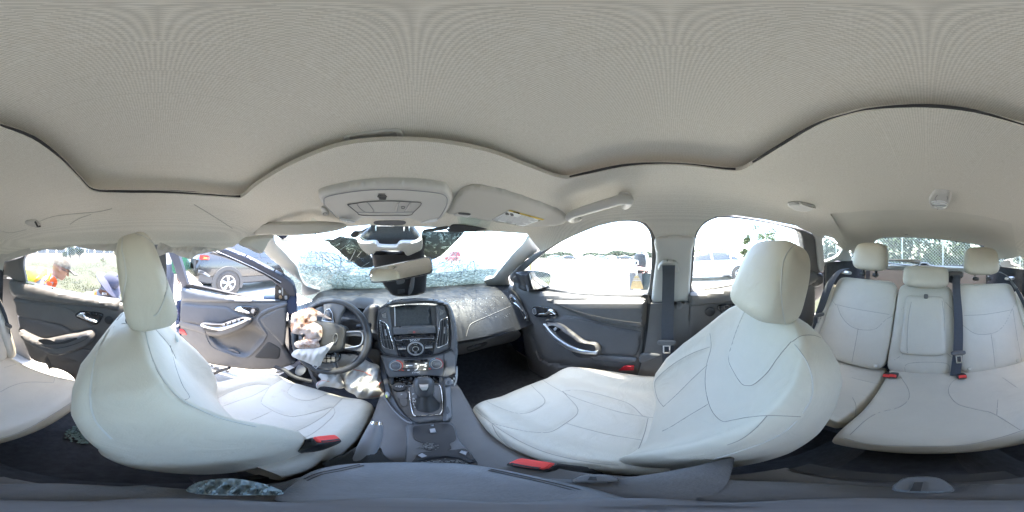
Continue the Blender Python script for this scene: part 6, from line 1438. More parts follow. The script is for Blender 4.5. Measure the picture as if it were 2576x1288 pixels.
pline('switch_mark', BLACK, N6([(1100, 985), (1065, 1060)]), roof(.0115), .0009, dl)
for q in ([(1070, 430), (965, 590), (1020, 670)], [(1485, 480), (1500, 570), (1480, 660)]): pline('lamp_groove', MIDG, N6(q), roof(.0115), .0009, dl)
# coat hooks
for lb, q, s_ in (('pale coat hook on the headliner by the right rear window', [(3150, 820), (3200, 815), (3260, 830), (3230, 850), (3180, 845)], 1), ('broken coat hook mount on the headliner above the left rear window', [(100, 890), (140, 886), (160, 905), (150, 915), (110, 905)], -1)):
    q = [(x * .62890625, y * .62890625) for x, y in q]
    h = thing('coat_hook', lb, 'coat hook', roof(.01)(*q[2]))
    sheet('base', TRIMLIGHT if s_ > 0 else PALEFAB, q, roof(.010), step=3, thick=.012, parent=h, rnd=(4, .006))
    tube('hook', TRIMLIGHT if s_ > 0 else BLACK, [roof(.012)(*q[1]), roof(.022)(q[2][0] - 6, q[2][1] + 1), roof(.026)(*q[2])], .004, h, n=6)
# headliner creases on the damaged left side
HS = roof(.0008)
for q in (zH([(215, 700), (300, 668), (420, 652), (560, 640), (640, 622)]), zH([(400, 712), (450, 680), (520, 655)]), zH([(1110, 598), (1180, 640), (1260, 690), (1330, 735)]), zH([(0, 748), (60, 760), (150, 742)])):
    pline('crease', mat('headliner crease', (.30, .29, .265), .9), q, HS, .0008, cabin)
# curtain airbag along the left roof rail
ca = thing('curtain_airbag', 'thin white curtain airbag hanging in folds along the left roof rail', 'airbag', (-.62, 0, .02))
cloth('rear_curtain', BAGCLOTH, L1([(-290, 480), (-260, 380), (-100, 330), (0, 300), (300, 235), (700, 185), (1000, 150), (1400, 130), (1800, 118), (2010, 95), (2060, 200), (2060, 480), (2020, 460), (1960, 390), (1895, 310), (1870, 262), (1700, 258), (1500, 233), (1290, 203), (1150, 163), (1000, 198), (900, 240), (820, 240), (700, 230), (540, 236), (400, 280), (160, 350), (0, 402), (-150, 440)]), side(-1, .0), -.004, .006, 21, ca, step=4, dome=.012)
cloth('front_curtain', BAGCLOTH, L2([(-60, 200), (0, 85), (120, 130), (245, 175), (420, 155), (700, 160), (890, 180), (1060, 205), (1060, 218), (960, 238), (880, 248), (760, 272), (640, 302), (530, 372), (440, 346), (340, 322), (240, 272), (160, 262), (60, 292), (-40, 320)]), side(-1, .0), -.004, .006, 22, ca, step=3, dome=.010)
cloth('corner_scrap', BAGCLOTH, L8([(0, 260), (60, 250), (130, 230), (240, 200), (258, 215), (220, 250), (140, 280), (80, 305), (40, 315), (20, 400), (0, 420)]), side(-1, .005), -.006, .005, 23, ca, step=3, dome=.012)

# ================================================================== THE YARD OUTSIDE (level, not leaning with the car)
FR['car'] = False
def G(px, py):                                  # where a sight line meets the ground
    return plane((0, 0, 1), (0, 0, GZ))(px, py)
def pol(px, r, z=GZ):                           # heading of a column, distance, height
    a = (px - 1042.0) / 2576 * 2 * math.pi
    return Vector((math.sin(a) * r, math.cos(a) * r, z))
yard = mat('sunlit gravel yard', (.50, .465, .41), .95, bump=.7, scale=70, var=.30, vscale=2.2)
def gsheet(name, pts, z, m, kind='structure', n=1):
    c = Vector((sum(p[0] for p in pts) / len(pts), sum(p[1] for p in pts) / len(pts), z))
    V = [Vector((p[0], p[1], z)) for p in pts]
    return mesh(name, [c] + V, [[0, i + 1, (i + 1) % len(V) + 1] for i in range(len(V))], m, smooth=False, kind=kind)
gsheet('ground', [(-160, -160), (160, -160), (160, 160), (-160, 160)], GZ, yard)
GRASS = mat('mown grass', (.030, .032, .012), .95, bump=.8, scale=25, var=.45, vscale=1.4)
DRYG = mat('dry verge', (.055, .042, .024), .95, bump=.8, scale=18, var=.4, vscale=1.2)
def arc(pxs, r0, r1): return [pol(x, r0)[:2] for x in pxs] + [pol(x, r1)[:2] for x in reversed(pxs)]
gsheet('grass_verge', arc([-210, -120, -20, 80, 160, 240, 330, 420], 3.6, 17), GZ + .02, GRASS) if False else None
gv2 = []; gf2 = []
PX = list(range(-680, 421, 25)); RS = [3.2, 3.8, 4.6, 6, 8, 11, 14, 18, 24]
rg_ = random.Random(3)
for j, r in enumerate(RS):
    for i, x in enumerate(PX):
        k = min(1, j / 3); near = r + .5 * math.sin(x * .03) if j == 0 else r
        gv2.append(pol(x, near, GZ + .012 + (.10 * k + .05 * math.sin(r * 1.3 + x * .05)) * (1 if j else 0) + max(0, r - 8) * .045))
n_ = len(PX)
gf2 = [[j * n_ + i + 1, j * n_ + i, (j + 1) * n_ + i, (j + 1) * n_ + i + 1] for j in range(len(RS) - 1) for i in range(n_ - 1)]
mesh('grass_bank', gv2, gf2, GRASS, kind='structure')
# blades, denser near
bl2 = []; 
for k in range(9000):
    x = rg_.uniform(-20, 330); r = 3.5 + rg_.random() ** 1.5 * 13
    k_ = min(1, max(0, (r - 3.2) / 2.0)); z = GZ + .01 + .10 * k_ + max(0, r - 8) * .045
    p = pol(x, r, z); s = rg_.uniform(.02, .055); a = rg_.random() * 6.28; d = Vector((math.cos(a), math.sin(a), 0)) * .014; t = Vector((rg_.uniform(-.4, .4), rg_.uniform(-.4, .4), 1)) * s
    bl2.append(([p - d, p + d, p + t], [[0, 1, 2]]))
mesh('grass_blades', *join(*bl2), mat('grass blade', (.042, .045, .017), .9, var=.4, vscale=2), smooth=False, kind='stuff')
peb = []
for k in range(900):
    x = rg_.uniform(150, 720); r = rg_.uniform(1.35, 4.2); p = pol(x, r, GZ + .005); s = rg_.uniform(.006, .022)
    peb.append(box_geo(p, (s, s * rg_.uniform(.6, 1.2), s * .5), ((math.cos(k), math.sin(k), 0), (-math.sin(k), math.cos(k), 0), (0, 0, 1))))
mesh('gravel_stones', *join(*peb), mat('grey gravel stone', (.26, .24, .21), .95, var=.4, vscale=15), smooth=False, kind='stuff')

# ---- trees
LEAFS = [mat('leaf dark green', (.025, .04, .013), .8, var=.35, vscale=3), mat('leaf mid green', (.042, .06, .02), .8, var=.35, vscale=3), mat('leaf yellow green', (.062, .075, .028), .8, var=.3, vscale=3)]
BARK = mat('grey bark', (.16, .13, .10), .9, bump=.6, scale=40, var=.3)
def tree(name, label, base, h, rad, lm, seed, nl=1500, size=.13, low=.15, group='trees around the yard', cat='tree'):
    r = random.Random(seed); b = Vector(base)
    t = thing(name, label, cat, b, group)
    tr = []
    top = b + Vector((r.uniform(-.2, .2), r.uniform(-.2, .2), h * .75))
    tr.append(tube_geo([b, b.lerp(top, .4) + Vector((.05, .04, 0)), top], [h * .022 + .02, h * .016 + .01, .02], 7))
    lobes = []
    for k in range(9):
        a = r.random() * 6.28; f = r.uniform(low + .15, .98); q = rad * (1 - .55 * abs(f - .5)) * r.uniform(.25, .75)
        c = b + Vector((math.cos(a) * q, math.sin(a) * q, h * f)); lobes.append((c, rad * r.uniform(.32, .55)))
        s0 = b.lerp(top, min(.95, f * .8)); tr.append(tube_geo([s0, s0.lerp(c, .6) + Vector((0, 0, .06)), c], [h * .008 + .006, .012, .006], 5))
    mesh('trunk', *join(*tr), BARK, t)
    V = []; F = []
    for k in range(nl):
        c, q = lobes[r.randrange(len(lobes))]
        d = Vector((r.gauss(0, 1), r.gauss(0, 1), r.gauss(0, 1))).normalized() * q * (r.random() ** .45)
        p = c + Vector((d.x, d.y, d.z * .8)); n = Vector((r.gauss(0, 1), r.gauss(0, 1), r.gauss(0, 1) + .6)).normalized(); u = n.orthogonal().normalized(); w = n.cross(u); s = size * r.uniform(.5, 1.2)
        b0 = len(V); V += [p - u * s * .5, p + w * s * .35, p + u * s * .6, p - w * s * .35 + n * s * .1]; F.append([b0, b0 + 1, b0 + 2, b0 + 3])
    mesh('crown', V, F, lm, t, smooth=False)
    return t
HEDGE = ['dark green tree seen through the small right corner window', 'mid green tree at the right post of the rear window, behind the wire fence', 'dark green tree behind the rear wire fence, left of the middle headrest', 'mid green tree behind the rear wire fence, above the middle headrest',
         'yellow green tree behind the rear wire fence, above the folded armrest', 'mid green tree behind the rear wire fence, beside the left rear headrest', 'dark green tree behind the rear fence, hidden by the left rear headrest', 'mid green tree seen through the left corner window', 'mid green tree between the corner window and the white sedan']
# trees behind the car (seen in the rear window and in the mirrors), then round to its right
for k, (px, r, h, rad, li) in enumerate(((2120, 15, 5.2, 2.3, 0), (2190, 13, 4.8, 2.2, 1), (2250, 12.5, 4.4, 2.0, 0), (2310, 12, 4.6, 2.2, 1), (2365, 12.5, 5.0, 2.3, 2), (2430, 13, 5.0, 2.3, 1), (2500, 14, 5.4, 2.5, 0), (2560, 15, 5.2, 2.5, 1), (2075, 16, 4.4, 2.0, 1))):
    tree('leafy_tree', HEDGE[k], pol(px, r), h, rad, LEAFS[li], 40 + k, nl=1500, size=.30, low=-.1, group='trees behind the chain link fence')
for lb, px, r, h, rad, li in (('large spreading tree beyond the white sedan', 1925, 22, 5.6, 2.6, 1), ('small thin tree to the left of the large spreading tree', 1878, 24, 4.2, 1.0, 1), ('low round tree at the right edge of the side window view', 1985, 24, 3.8, 1.3, 2),
                              ('low green shrub beyond the nose of the white sedan', 1765, 26, 2.3, 1.6, 2), ('dark low shrub behind the white sedan roof', 1825, 27, 2.6, 1.8, 0)):
    tree('leafy_tree', lb, pol(px, r), h, rad, LEAFS[li], px, nl=1100, size=.28, low=0)
for lb, px, r, h, rad, li in (('dark tree above the camouflage cap behind the wire fence', 125, 44, 7.5, 3.2, 0), ('dark green tree left of the white pickup across the road', 172, 46, 8, 3.4, 0), ('mid green tree behind the white pickup across the road', 218, 47, 7.6, 3.2, 1), ('dark tree to the right of the white pickup across the road', 258, 46, 7.5, 3.2, 0),
                              ('tall dark tree at the left end of the road', 75, 45, 7.8, 3.4, 0), ('bright green bush in front of the wire fence', 178, 25.5, 3.1, 1.6, 2), ('small green bush beside the tall fence post', 200, 26, 3.4, 1.2, 1), ('tuft of dry weeds at the edge of the grass', 258, 17.5, .55, .4, 2)):
    tree('leafy_tree' if h > 1 else 'weed_tuft', lb, pol(px, r, GZ + max(0, r - 8) * .045), h, rad, LEAFS[li], px + 1, nl=1100 if h > 1 else 120, size=.32 if h > 1 else .1, low=0, cat='tree' if h > 3.2 else 'bush')
# far woodland
V = []; F = []; r = random.Random(77)
for k in range(9000):
    px = r.uniform(1290, 1760); q = pol(px, r.uniform(88, 98)); h = 2.6 + 1.0 * math.sin(px * .021) + .6 * math.sin(px * .09) + (1.2 if px < 1440 else 0)
    p = Vector((q.x, q.y, GZ + r.random() * h)); s = r.uniform(.3, .7); n = Vector((r.gauss(0, 1), r.gauss(0, 1), r.gauss(0, 1))).normalized(); u = n.orthogonal(); w = n.cross(u)
    b0 = len(V); V += [p - u * s, p + w * s * .6, p + u * s, p - w * s * .6]; F.append([b0, b0 + 1, b0 + 2, b0 + 3])
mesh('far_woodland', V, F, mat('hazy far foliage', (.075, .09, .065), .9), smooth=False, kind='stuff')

# ---- chain link fences
WIRE = mat('galvanised wire', (.45, .46, .46), .4, .6)
def chain_fence(label, A, B, h, post_n, pitch, r=.004, zoff=0.0):
    A = Vector(A); B = Vector(B); L = (B - A).length; d = (B - A) / L; up_ = Vector((0, 0, 1)); nrm = d.cross(up_)
    t = thing('chain_link_fence', label, 'fence', A.lerp(B, .5))
    P = []
    ps = [A + d * (L * k / (post_n - 1)) for k in range(post_n)]
    o0 = None
    for p in ps:
        if o0 is None or True: tube('post', WIRE, [p, p + up_ * (h + .08)], .032, t, n=8)
    tube('rail', WIRE, [A + up_ * h, B + up_ * h], .024, t, n=6)
    V = []; F = []
    n = int((L + h) / pitch)
    for k in range(n):
        for s in (1, -1):
            x0 = k * pitch - h if s > 0 else k * pitch
            a0, z0, a1, z1 = x0, 0, x0 + s * h, h
            if s > 0:
                if a0 < 0: z0 = -a0; a0 = 0
                if a1 > L: z1 = h - (a1 - L); a1 = L
            else:
                if a0 > L: z0 = a0 - L; a0 = L
                if a1 < 0: z1 = h + a1; a1 = 0
            if z1 <= z0 + .02: continue
            p, q = A + d * a0 + up_ * z0, A + d * a1 + up_ * z1
            e = nrm * r; f_ = (q - p).cross(nrm).normalized() * r; b0 = len(V)
            V += [p - e, p + f_, p + e * .5 - f_, q - e, q + f_, q + e * .5 - f_]; F += [[b0, b0 + 1, b0 + 4, b0 + 3], [b0 + 1, b0 + 2, b0 + 5, b0 + 4], [b0 + 2, b0, b0 + 3, b0 + 5]]
    tag(mesh('wire_mesh', V, F, WIRE, t, smooth=False), kind='stuff')
chain_fence('chain link fence in front of the trees behind the rear window', pol(2000, 13.5), pol(2640, 10.5), 2.6, 9, .16, .005)
fa, fb = pol(-60, 30, GZ + .75), pol(470, 24, GZ + .7)
chain_fence('chain link fence along the road beyond the two workers', fa, fb, 3.0, 13, .30, .007)
# road on its bank with a pale guard wall, beyond the fence
bank = []
for px in range(-160, 480, 40):
    bank.append([pol(px, q, z) for q, z in ((25, GZ + .68), (31, GZ + .9), (34, GZ + 1.75), (35, GZ + 1.85), (43, GZ + 1.9), (46, GZ + 1.0))])
v, f = loft_geo(bank, closed_ring=False, cap=False)
mesh('road_bank', v, f, DRYG, kind='structure')
rd_ = [[pol(px, q, GZ + z) for q, z in ((35.1, 1.88), (42.5, 1.93))] for px in range(-160, 480, 40)]
v, f = loft_geo(rd_, closed_ring=False, cap=False); mesh('road', v, f, mat('pale concrete road', (.14, .137, .13), .9, var=.15), kind='structure')
gw = thing('guard_wall', 'long pale concrete guard wall along the raised road', 'wall', pol(200, 34.4, GZ + 1.7))
for px in range(70, 480, 24):
    a, b_ = pol(px + 1, 34.4, GZ + 1.8), pol(px + 23, 34.4, GZ + 1.8); d = (b_ - a).normalized()
    box('wall_panel', mat('pale concrete', (.10, .098, .093), .85, var=.12), (a + b_) / 2 + Vector((0, 0, .35)), ((b_ - a).length / 2, .08, .45), gw, ax=(d, Vector((-d.y, d.x, 0)), (0, 0, 1)))

# ---- cars
PAINTS = {}
def paint(n, c, metal=.2): return mat(n + ' car paint', c, .28, metal, var=.06, vscale=3, coat=.7)
CGLASS = mat('dark car window', (.02, .025, .03), .06, coat=.5)
TYRE = mat('dusty tyre', (.045, .042, .040), .85, bump=.4, scale=60, var=.3, vscale=8)
ALLOY = mat('alloy wheel', (.45, .45, .46), .35, .5)
TAIL = mat('tail lamp red', (.5, .02, .015), .15, coat=.7)
HEADL = mat('head lamp glass', (.7, .72, .74), .1, coat=.6)
CLAD = mat('grey wheel arch cladding', (.05, .05, .05), .7, var=.12)
def car(name, label, origin, heading, prof, L, hw, wheels, wr, m, group=None, spokes=0, detail=True, wins=(), arch=None, cat='car'):
    """prof: stations along the length (rear to front): y, bottom, shoulder, top, half width, half width of the roof"""
    a = R_(heading); fx = Vector((math.sin(a), math.cos(a), 0)); rx = Vector((math.cos(a), -math.sin(a), 0)); O = Vector(origin)
    T = lambda x, y, z: O + rx * x + fx * y + Vector((0, 0, z))
    t = thing(name, label, cat, T(0, L / 2, 0), group)
    tab = prof
    def st(y):
        return interp([(q[0], *q[1:]) for q in tab], y)
    ys = []
    y = tab[0][0]
    N = 26 if detail else 15
    ys = [tab[0][0] + (tab[-1][0] - tab[0][0]) * i / N for i in range(N + 1)]
    ys = sorted(set(ys + [q[0] for q in tab]))
    rings = []
    def half(y):
        zb, zs, zt, w, tw = st(y)
        g = max(zt - zs, .02)
        return [(0, zb), (.86 * w, zb), (.97 * w, zb + .10), (w, zb + (zs - zb) * .45), (.985 * w, zs - .10), (.955 * w, zs), (tw + (.955 * w - tw) * .35, zs + g * .62), (tw, zt - min(.07, g * .3)), (tw * .86, zt - .012), (0, zt)]
    for y in ys:
        h = half(y); rings.append([T(x, y, z) for x, z in h + [(-x, z) for x, z in h[-2:0:-1]]])
    body = loft('body', m, rings, t, angle=42)
    def sidept(y, v, s, out=.006):
        h = half(y); (x0, z0), (x1, z1), (x2, z2) = h[5], h[6], h[7]
        if v < .5: x, z = x0 + (x1 - x0) * v * 2, z0 + (z1 - z0) * v * 2
        else: x, z = x1 + (x2 - x1) * (v - .5) * 2, z1 + (z2 - z1) * (v - .5) * 2
        return T(s * (x + out), y, z)
    for s in (1, -1):
        for (y0, y1, v0a, v1a, v0b, v1b) in wins:
            K = 6; q = []
            for k in range(K + 1):
                f = k / K; y = y0 + (y1 - y0) * f
                q.append([sidept(y, v0a + (v0b - v0a) * f, s), sidept(y, (v0a + v1a + (v0b + v1b - v0a - v1a) * f) / 2, s), sidept(y, v1a + (v1b - v1a) * f, s)])
            v, f = loft_geo(q, closed_ring=False, cap=False)
            mesh('window', v, f, CGLASS, t)
    for y0, y1, nm in prof_glass(tab):
        q = []
        for k in range(5):
            y = y0 + (y1 - y0) * k / 4; h = half(y); tw = h[7][0]; zt = h[9][1]
            q.append([T(x * tw * .92, y, zt + .006 - .02 * abs(x) ** 3) for x in (-1, -.5, 0, .5, 1)])
        v, f = loft_geo(q, closed_ring=False, cap=False); mesh(nm, v, f, CGLASS, t)
    wd = .21
    for wy in wheels:
        for s in (1, -1):
            c = T(s * (st(wy)[3] - wd * .5 + .02), wy, wr); ax = rx * s
            def ring_(r, x, seg=28): return [c + ax * x + (fx * math.cos(q) + Vector((0, 0, 1)) * math.sin(q)) * r for q in [i * 2 * math.pi / seg for i in range(seg)]]
            w_ = assembly('wheel', None, c, t)
            well = [ring_(wr * 1.17, wd * .5 - .035), ring_(wr * 1.17, wd * .5 - .015)]
            loft('wheel_well', BLACK, well, t)
            prof_t = [(wr * .64, .02), (wr * .68, wd * .5), (wr * .80, wd * .5 + .012), (wr * .93, wd * .5 + .004), (wr, wd * .40), (wr, -wd * .40), (wr * .9, -wd * .5), (wr * .62, -wd * .5)]
            loft('tyre', TYRE, [ring_(a_, b_) for a_, b_ in prof_t], w_)
            mesh('rim', *loft_geo([ring_(wr * .66, wd * .5 - .012), ring_(wr * .66, wd * .5 + .004), ring_(wr * .60, wd * .5 + .004), ring_(wr * .57, wd * .5 - .05)], cap=False), ALLOY, w_) if spokes else loft('rim', ALLOY, [ring_(wr * .65, 0, 14), ring_(wr * .64, wd * .5 + .004, 14), ring_(wr * .15, wd * .5 + .01, 14)], w_)
            if spokes:
                loft('brake_disc', BLACK, [ring_(wr * .565, wd * .5 - .045), ring_(wr * .565, wd * .5 - .035)], w_)
                for k in range(spokes):
                    for dq in (-.16, .16):
                        q = k * 2 * math.pi / spokes + .3; d0 = fx * math.cos(q) + Vector((0, 0, 1)) * math.sin(q); d1 = fx * math.cos(q + dq) + Vector((0, 0, 1)) * math.sin(q + dq)
                        tube('spoke', ALLOY, [c + ax * (wd * .5 - .002) + d0 * wr * .10, c + ax * (wd * .5) + d1 * wr * .61], [.022, .017], w_, n=6)
                loft('hub_cap', ALLOY, [ring_(wr * .17, wd * .5 - .03, 14), ring_(wr * .16, wd * .5 + .006, 14)], w_)
            if arch:
                P = [T(s * (st(wy)[3] + .012), wy, wr) + (fx * math.cos(q) + Vector((0, 0, 1)) * math.sin(q)) * wr * 1.22 for q in [R_(-22 + 224 * i / 24) for i in range(25)]]
                rgs = []
                for i, p in enumerate(P):
                    o = (p - T(s * (st(wy)[3] + .012), wy, wr)).normalized()
                    rgs.append([p - o * .05, p - o * .045 + ax * .018, p + o * .05 + ax * .018, p + o * .06, p + o * .06 - ax * .03, p - o * .05 - ax * .03])
                loft('arch_cladding', arch, rgs, t)
    return t, T, st, sidept, half
def prof_glass(tab): return CAR_GLASS
CAR_GLASS = []
# dark SUV to the left
suvp = [(0, .62, .86, .98, .76, .60), (.06, .50, .90, 1.06, .86, .66), (.18, .40, 1.06, 1.24, .90, .68), (.40, .36, 1.10, 1.50, .925, .66), (.62, .34, 1.10, 1.64, .93, .62), (1.3, .30, 1.08, 1.69, .93, .60), (2.4, .28, 1.05, 1.67, .93, .61), (2.9, .28, 1.03, 1.50, .93, .62), (3.45, .28, 1.0, 1.12, .925, .66), (4.2, .32, .93, 1.0, .90, .66), (4.55, .42, .80, .84, .80, .55), (4.62, .5, .7, .74, .7, .5)]
SO = Vector((-5.28, 1.0, GZ))
suv, ST_, sst_, ssp, shalf = car('suv', 'dark dusty grey SUV parked beyond the open driver door', SO, 0, suvp, 4.62, .93, (.98, 3.72), .365, paint('dark grey', (.022, .021, .020), .0), spokes=5, wins=((.62, 1.22, .18, .80, .08, .92), (1.32, 2.12, .08, .92, .08, .92), (2.22, 3.05, .08, .92, .08, .55)), arch=CLAD)
def on_side(T, st, y, z, s=1, out=.008):
    zb, zs, zt, w, tw = st(y)
    return T(s * (w * (1.0 if z < zs - .3 else .99 if z < zs - .1 else .97) + out), y, z)
def side_panel(name, m, pts, T, st, par, s=1, out=.008, th=.02):
    P = [on_side(T, st, y, z, s, out) for y, z in pts]; nx_ = T(1, 0, 0) - T(0, 0, 0); Q = [p - nx_ * s * th for p in P]; n = len(P)
    c = sum(P, Vector()) / n
    V = P + Q + [c]
    return mesh(name, V, [[i, (i + 1) % n, 2 * n] for i in range(n)] + [[(i + 1) % n, i, i + n, (i + 1) % n + n] for i in range(n)], m, par, smooth=False)
side_panel('sill_cladding', CLAD, [(1.38, .36), (3.25, .34), (3.25, .50), (1.42, .53)], ST_, sst_, suv, out=.015)
side_panel('bumper_cladding', CLAD, [(.10, .48), (.52, .38), (.56, .55), (.36, .60), (.14, .66)], ST_, sst_, suv, out=.02)
side_panel('bumper_corner', paint('silver grey', (.16, .165, .17)), [(.10, .70), (.22, .68), (.40, .58), (.44, .61), (.26, .75), (.10, .79)], ST_, sst_, suv, out=.03)
side_panel('fog_lamp', BLACK, [(.12, .71), (.24, .70), (.28, .735), (.14, .755)], ST_, sst_, suv, out=.045)
side_panel('tail_light', TAIL, [(.14, 1.08), (.40, 1.06), (.43, 1.14), (.36, 1.19), (.15, 1.20)], ST_, sst_, suv, out=.02)
side_panel('tail_light_glint', mat('orange lamp glint', (.75, .22, .05), .15, coat=.6), [(.24, 1.09), (.34, 1.085), (.36, 1.12), (.26, 1.15)], ST_, sst_, suv, out=.028)  # glint on the tail lamp, put in as a patch of orange colour
box('tailgate_edge', BLACK, ST_(.55, .03, .95), (.25, .03, .15), suv)
for y in (1.36, 2.26): tube('door_seam', BLACK, [on_side(ST_, sst_, y + .1 * (z < .7) * 0, z, 1, .001) for z in (.56, .8, 1.0)], .005, suv, n=4)
for y in (1.55, 2.45): tube('door_handle', paint('dark grey', (.022, .021, .020), .0), [on_side(ST_, sst_, y, .93, 1, .02), on_side(ST_, sst_, y + .18, .93, 1, .02)], .014, suv, n=6)
# white sedan to the right
sedp = [(0, .55, .78, .88, .70, .50), (.10, .36, .88, .98, .84, .62), (.45, .30, .96, 1.06, .885, .66), (.95, .27, .97, 1.18, .895, .60), (1.5, .24, .96, 1.41, .90, .56), (2.3, .23, .94, 1.45, .90, .55), (2.9, .23, .92, 1.38, .90, .57), (3.7, .25, .88, 1.0, .89, .64), (4.4, .30, .80, .85, .84, .6), (4.6, .42, .62, .66, .72, .5)]
sd, T2, st2, sp2, hf2 = car('sedan', 'clean white sedan parked beyond the right rear window', (8.05, -4.20, GZ), 0, sedp, 4.6, .9, (.98, 3.72), .325, paint('white', (.42, .43, .44), 0), spokes=5, wins=((.98, 1.34, .02, .30, .06, .86), (1.40, 2.25, .05, .92, .05, .92), (2.34, 3.42, .05, .92, .05, .30)))
for s_ in (-1,):
    for y in (1.42, 2.32): tube('door_handle', paint('white', (.70, .71, .72), 0), [on_side(T2, st2, y, .80, s_, .02), on_side(T2, st2, y + .2, .80, s_, .02)], .014, sd, n=6)
    for y in (1.36, 2.30): tube('door_seam', GREYPR, [on_side(T2, st2, y, z, s_, .001) for z in (.32, .55, .86)], .004, sd, n=4)
side_panel('sill_trim', MIDG, [(1.35, .25), (3.3, .25), (3.3, .30), (1.35, .30)], T2, st2, sd, s=-1)
# white pickup on the raised road
pkp = [(0, .55, 1.0, 1.05, .86, .80), (.1, .5, 1.1, 1.12, .95, .88), (1.9, .45, 1.1, 1.12, .97, .88), (2.0, .45, 1.1, 1.75, .97, .72), (2.3, .45, 1.1, 1.86, .97, .70), (3.4, .45, 1.1, 1.84, .97, .70), (4.1, .45, 1.1, 1.25, .97, .78), (5.2, .5, 1.05, 1.12, .94, .8), (5.5, .6, .9, .95, .85, .7)]
pk0 = pol(231, 38.5, GZ + 1.93)
pk_dir = pol(200, 38.5) - pol(231, 38.5); hd_ = math.degrees(math.atan2(pk_dir.x, pk_dir.y))
pickup, T3, st3, _, _ = car('pickup_truck', 'white pickup truck driving on the raised road behind the workers', pk0 , hd_, pkp, 5.5, .97, (1.0, 4.4), .40, paint('white', (.70, .71, .72), 0), wins=((2.1, 2.85, .05, .9, .05, .95), (2.95, 3.95, .05, .95, .05, .35)), detail=False, cat='pickup')
# red pickup and pale trucks ahead, through the broken glass
car('pickup_truck', 'red pickup truck seen through the cracked windscreen, right of the mirror', pol(1136, 21), 25, pkp, 5.5, .97, (1.0, 4.4), .40, paint('red', (.2, .012, .012), .1), wins=((2.1, 2.85, .05, .9, .05, .95), (2.95, 3.95, .05, .95, .05, .35)), detail=False, cat='pickup')
car('sedan', 'dark car seen through the crazed glass on the driver side', pol(760, 9.5), 120, sedp, 4.6, .9, (.98, 3.72), .325, paint('black blue', (.02, .025, .04)), wins=((1.40, 2.25, .05, .92, .05, .92), (2.34, 3.42, .05, .92, .05, .30)), detail=False)
car('sedan', 'silver car seen through the crazed glass left of the mirror', pol(905, 13), 95, sedp, 4.6, .9, (.98, 3.72), .325, paint('silver', (.35, .36, .38), .5), wins=((1.40, 2.25, .05, .92, .05, .92), (2.34, 3.42, .05, .92, .05, .30)), detail=False)
# row of far cars across the yard on the right
protos = []
cols = [('silver', (.35, .36, .38), .5), ('white', (.70, .71, .72), 0), ('grey blue', (.14, .18, .23), .3), ('black', (.02, .02, .022), .2)]
lab = {'silver': 'silver car', 'white': 'white car', 'grey blue': 'grey blue car', 'black': 'black car'}
rowc = [(1398, 2), (1428, 3), (1458, 0), (1484, 1), (1512, 2), (1540, 1), (1572, 3), (1606, 1), (1690, 0), (1722, 1)]
names_ = ['first far', 'second far', 'third far', 'fourth far', 'fifth far', 'sixth far', 'seventh far', 'eighth far', 'ninth far', 'tenth far']
seen = {}
def copy_tree(o, parent=None):
    c = o.copy(); COL.objects.link(c)
    if parent is not None: c.parent = parent
    for ch in list(o.children): copy_tree(ch, c)
    return c
for k, (px, ci) in enumerate(rowc):
    q = pol(px, 46 + (k % 3) * 2.5); lbl = '%s across the bright yard, %s of the row from the outside mirror' % (lab[cols[ci][0]], ['first', 'second', 'third', 'fourth', 'fifth', 'sixth', 'seventh', 'eighth', 'ninth', 'tenth'][k])
    if ci not in seen:
        t = car('parked_car', lbl, (0, 0, GZ), 0, sedp, 4.6, .9, (.98, 3.72), .325, paint(*cols[ci]), group='far row of cars across the yard', wins=((1.40, 2.25, .05, .92, .05, .92), (2.34, 3.42, .05, .92, .05, .30)), detail=False)[0]
        seen[ci] = t; o = t
    else:
        o = copy_tree(seen[ci]); o['label'] = lbl
    o.location = q; a = R_((px - 1042) / 2576 * 360 + 90 + (k % 4) * 7 - 10); o.rotation_euler = (0, 0, -a)

# ---- dumpster behind the SUV
dp = thing('dumpster', 'green ribbed dumpster standing behind the SUV', 'dumpster', (-11.3, .7, GZ))
GREEN = mat('green dumpster paint', (.006, .085, .04), .5, var=.15, vscale=5)
box('bin_wall', GREEN, (-11.4, .9, GZ + .85), (1.0, 2.6, .80), dp)
for z in (.16, .55, .95, 1.35, 1.63):
    box('side_rib', GREEN, (-10.37, .9, GZ + z), (.05, 2.6, .05), dp)
for k in range(6): box('upright_rib', GREEN, (-10.36, -1.5 + k * .95, GZ + .85), (.045, .04, .72), dp)
# ---- yellow bollard
bo = tube('bollard', mat('yellow bollard paint', (.70, .55, .04), .5), [pol(1335, 9, GZ), pol(1335, 9, GZ + .98), pol(1335, 9, GZ + 1.04)], [.075, .075, .04], None, n=14)
tag(bo, 'yellow steel bollard standing beyond the outside mirror', 'bollard')

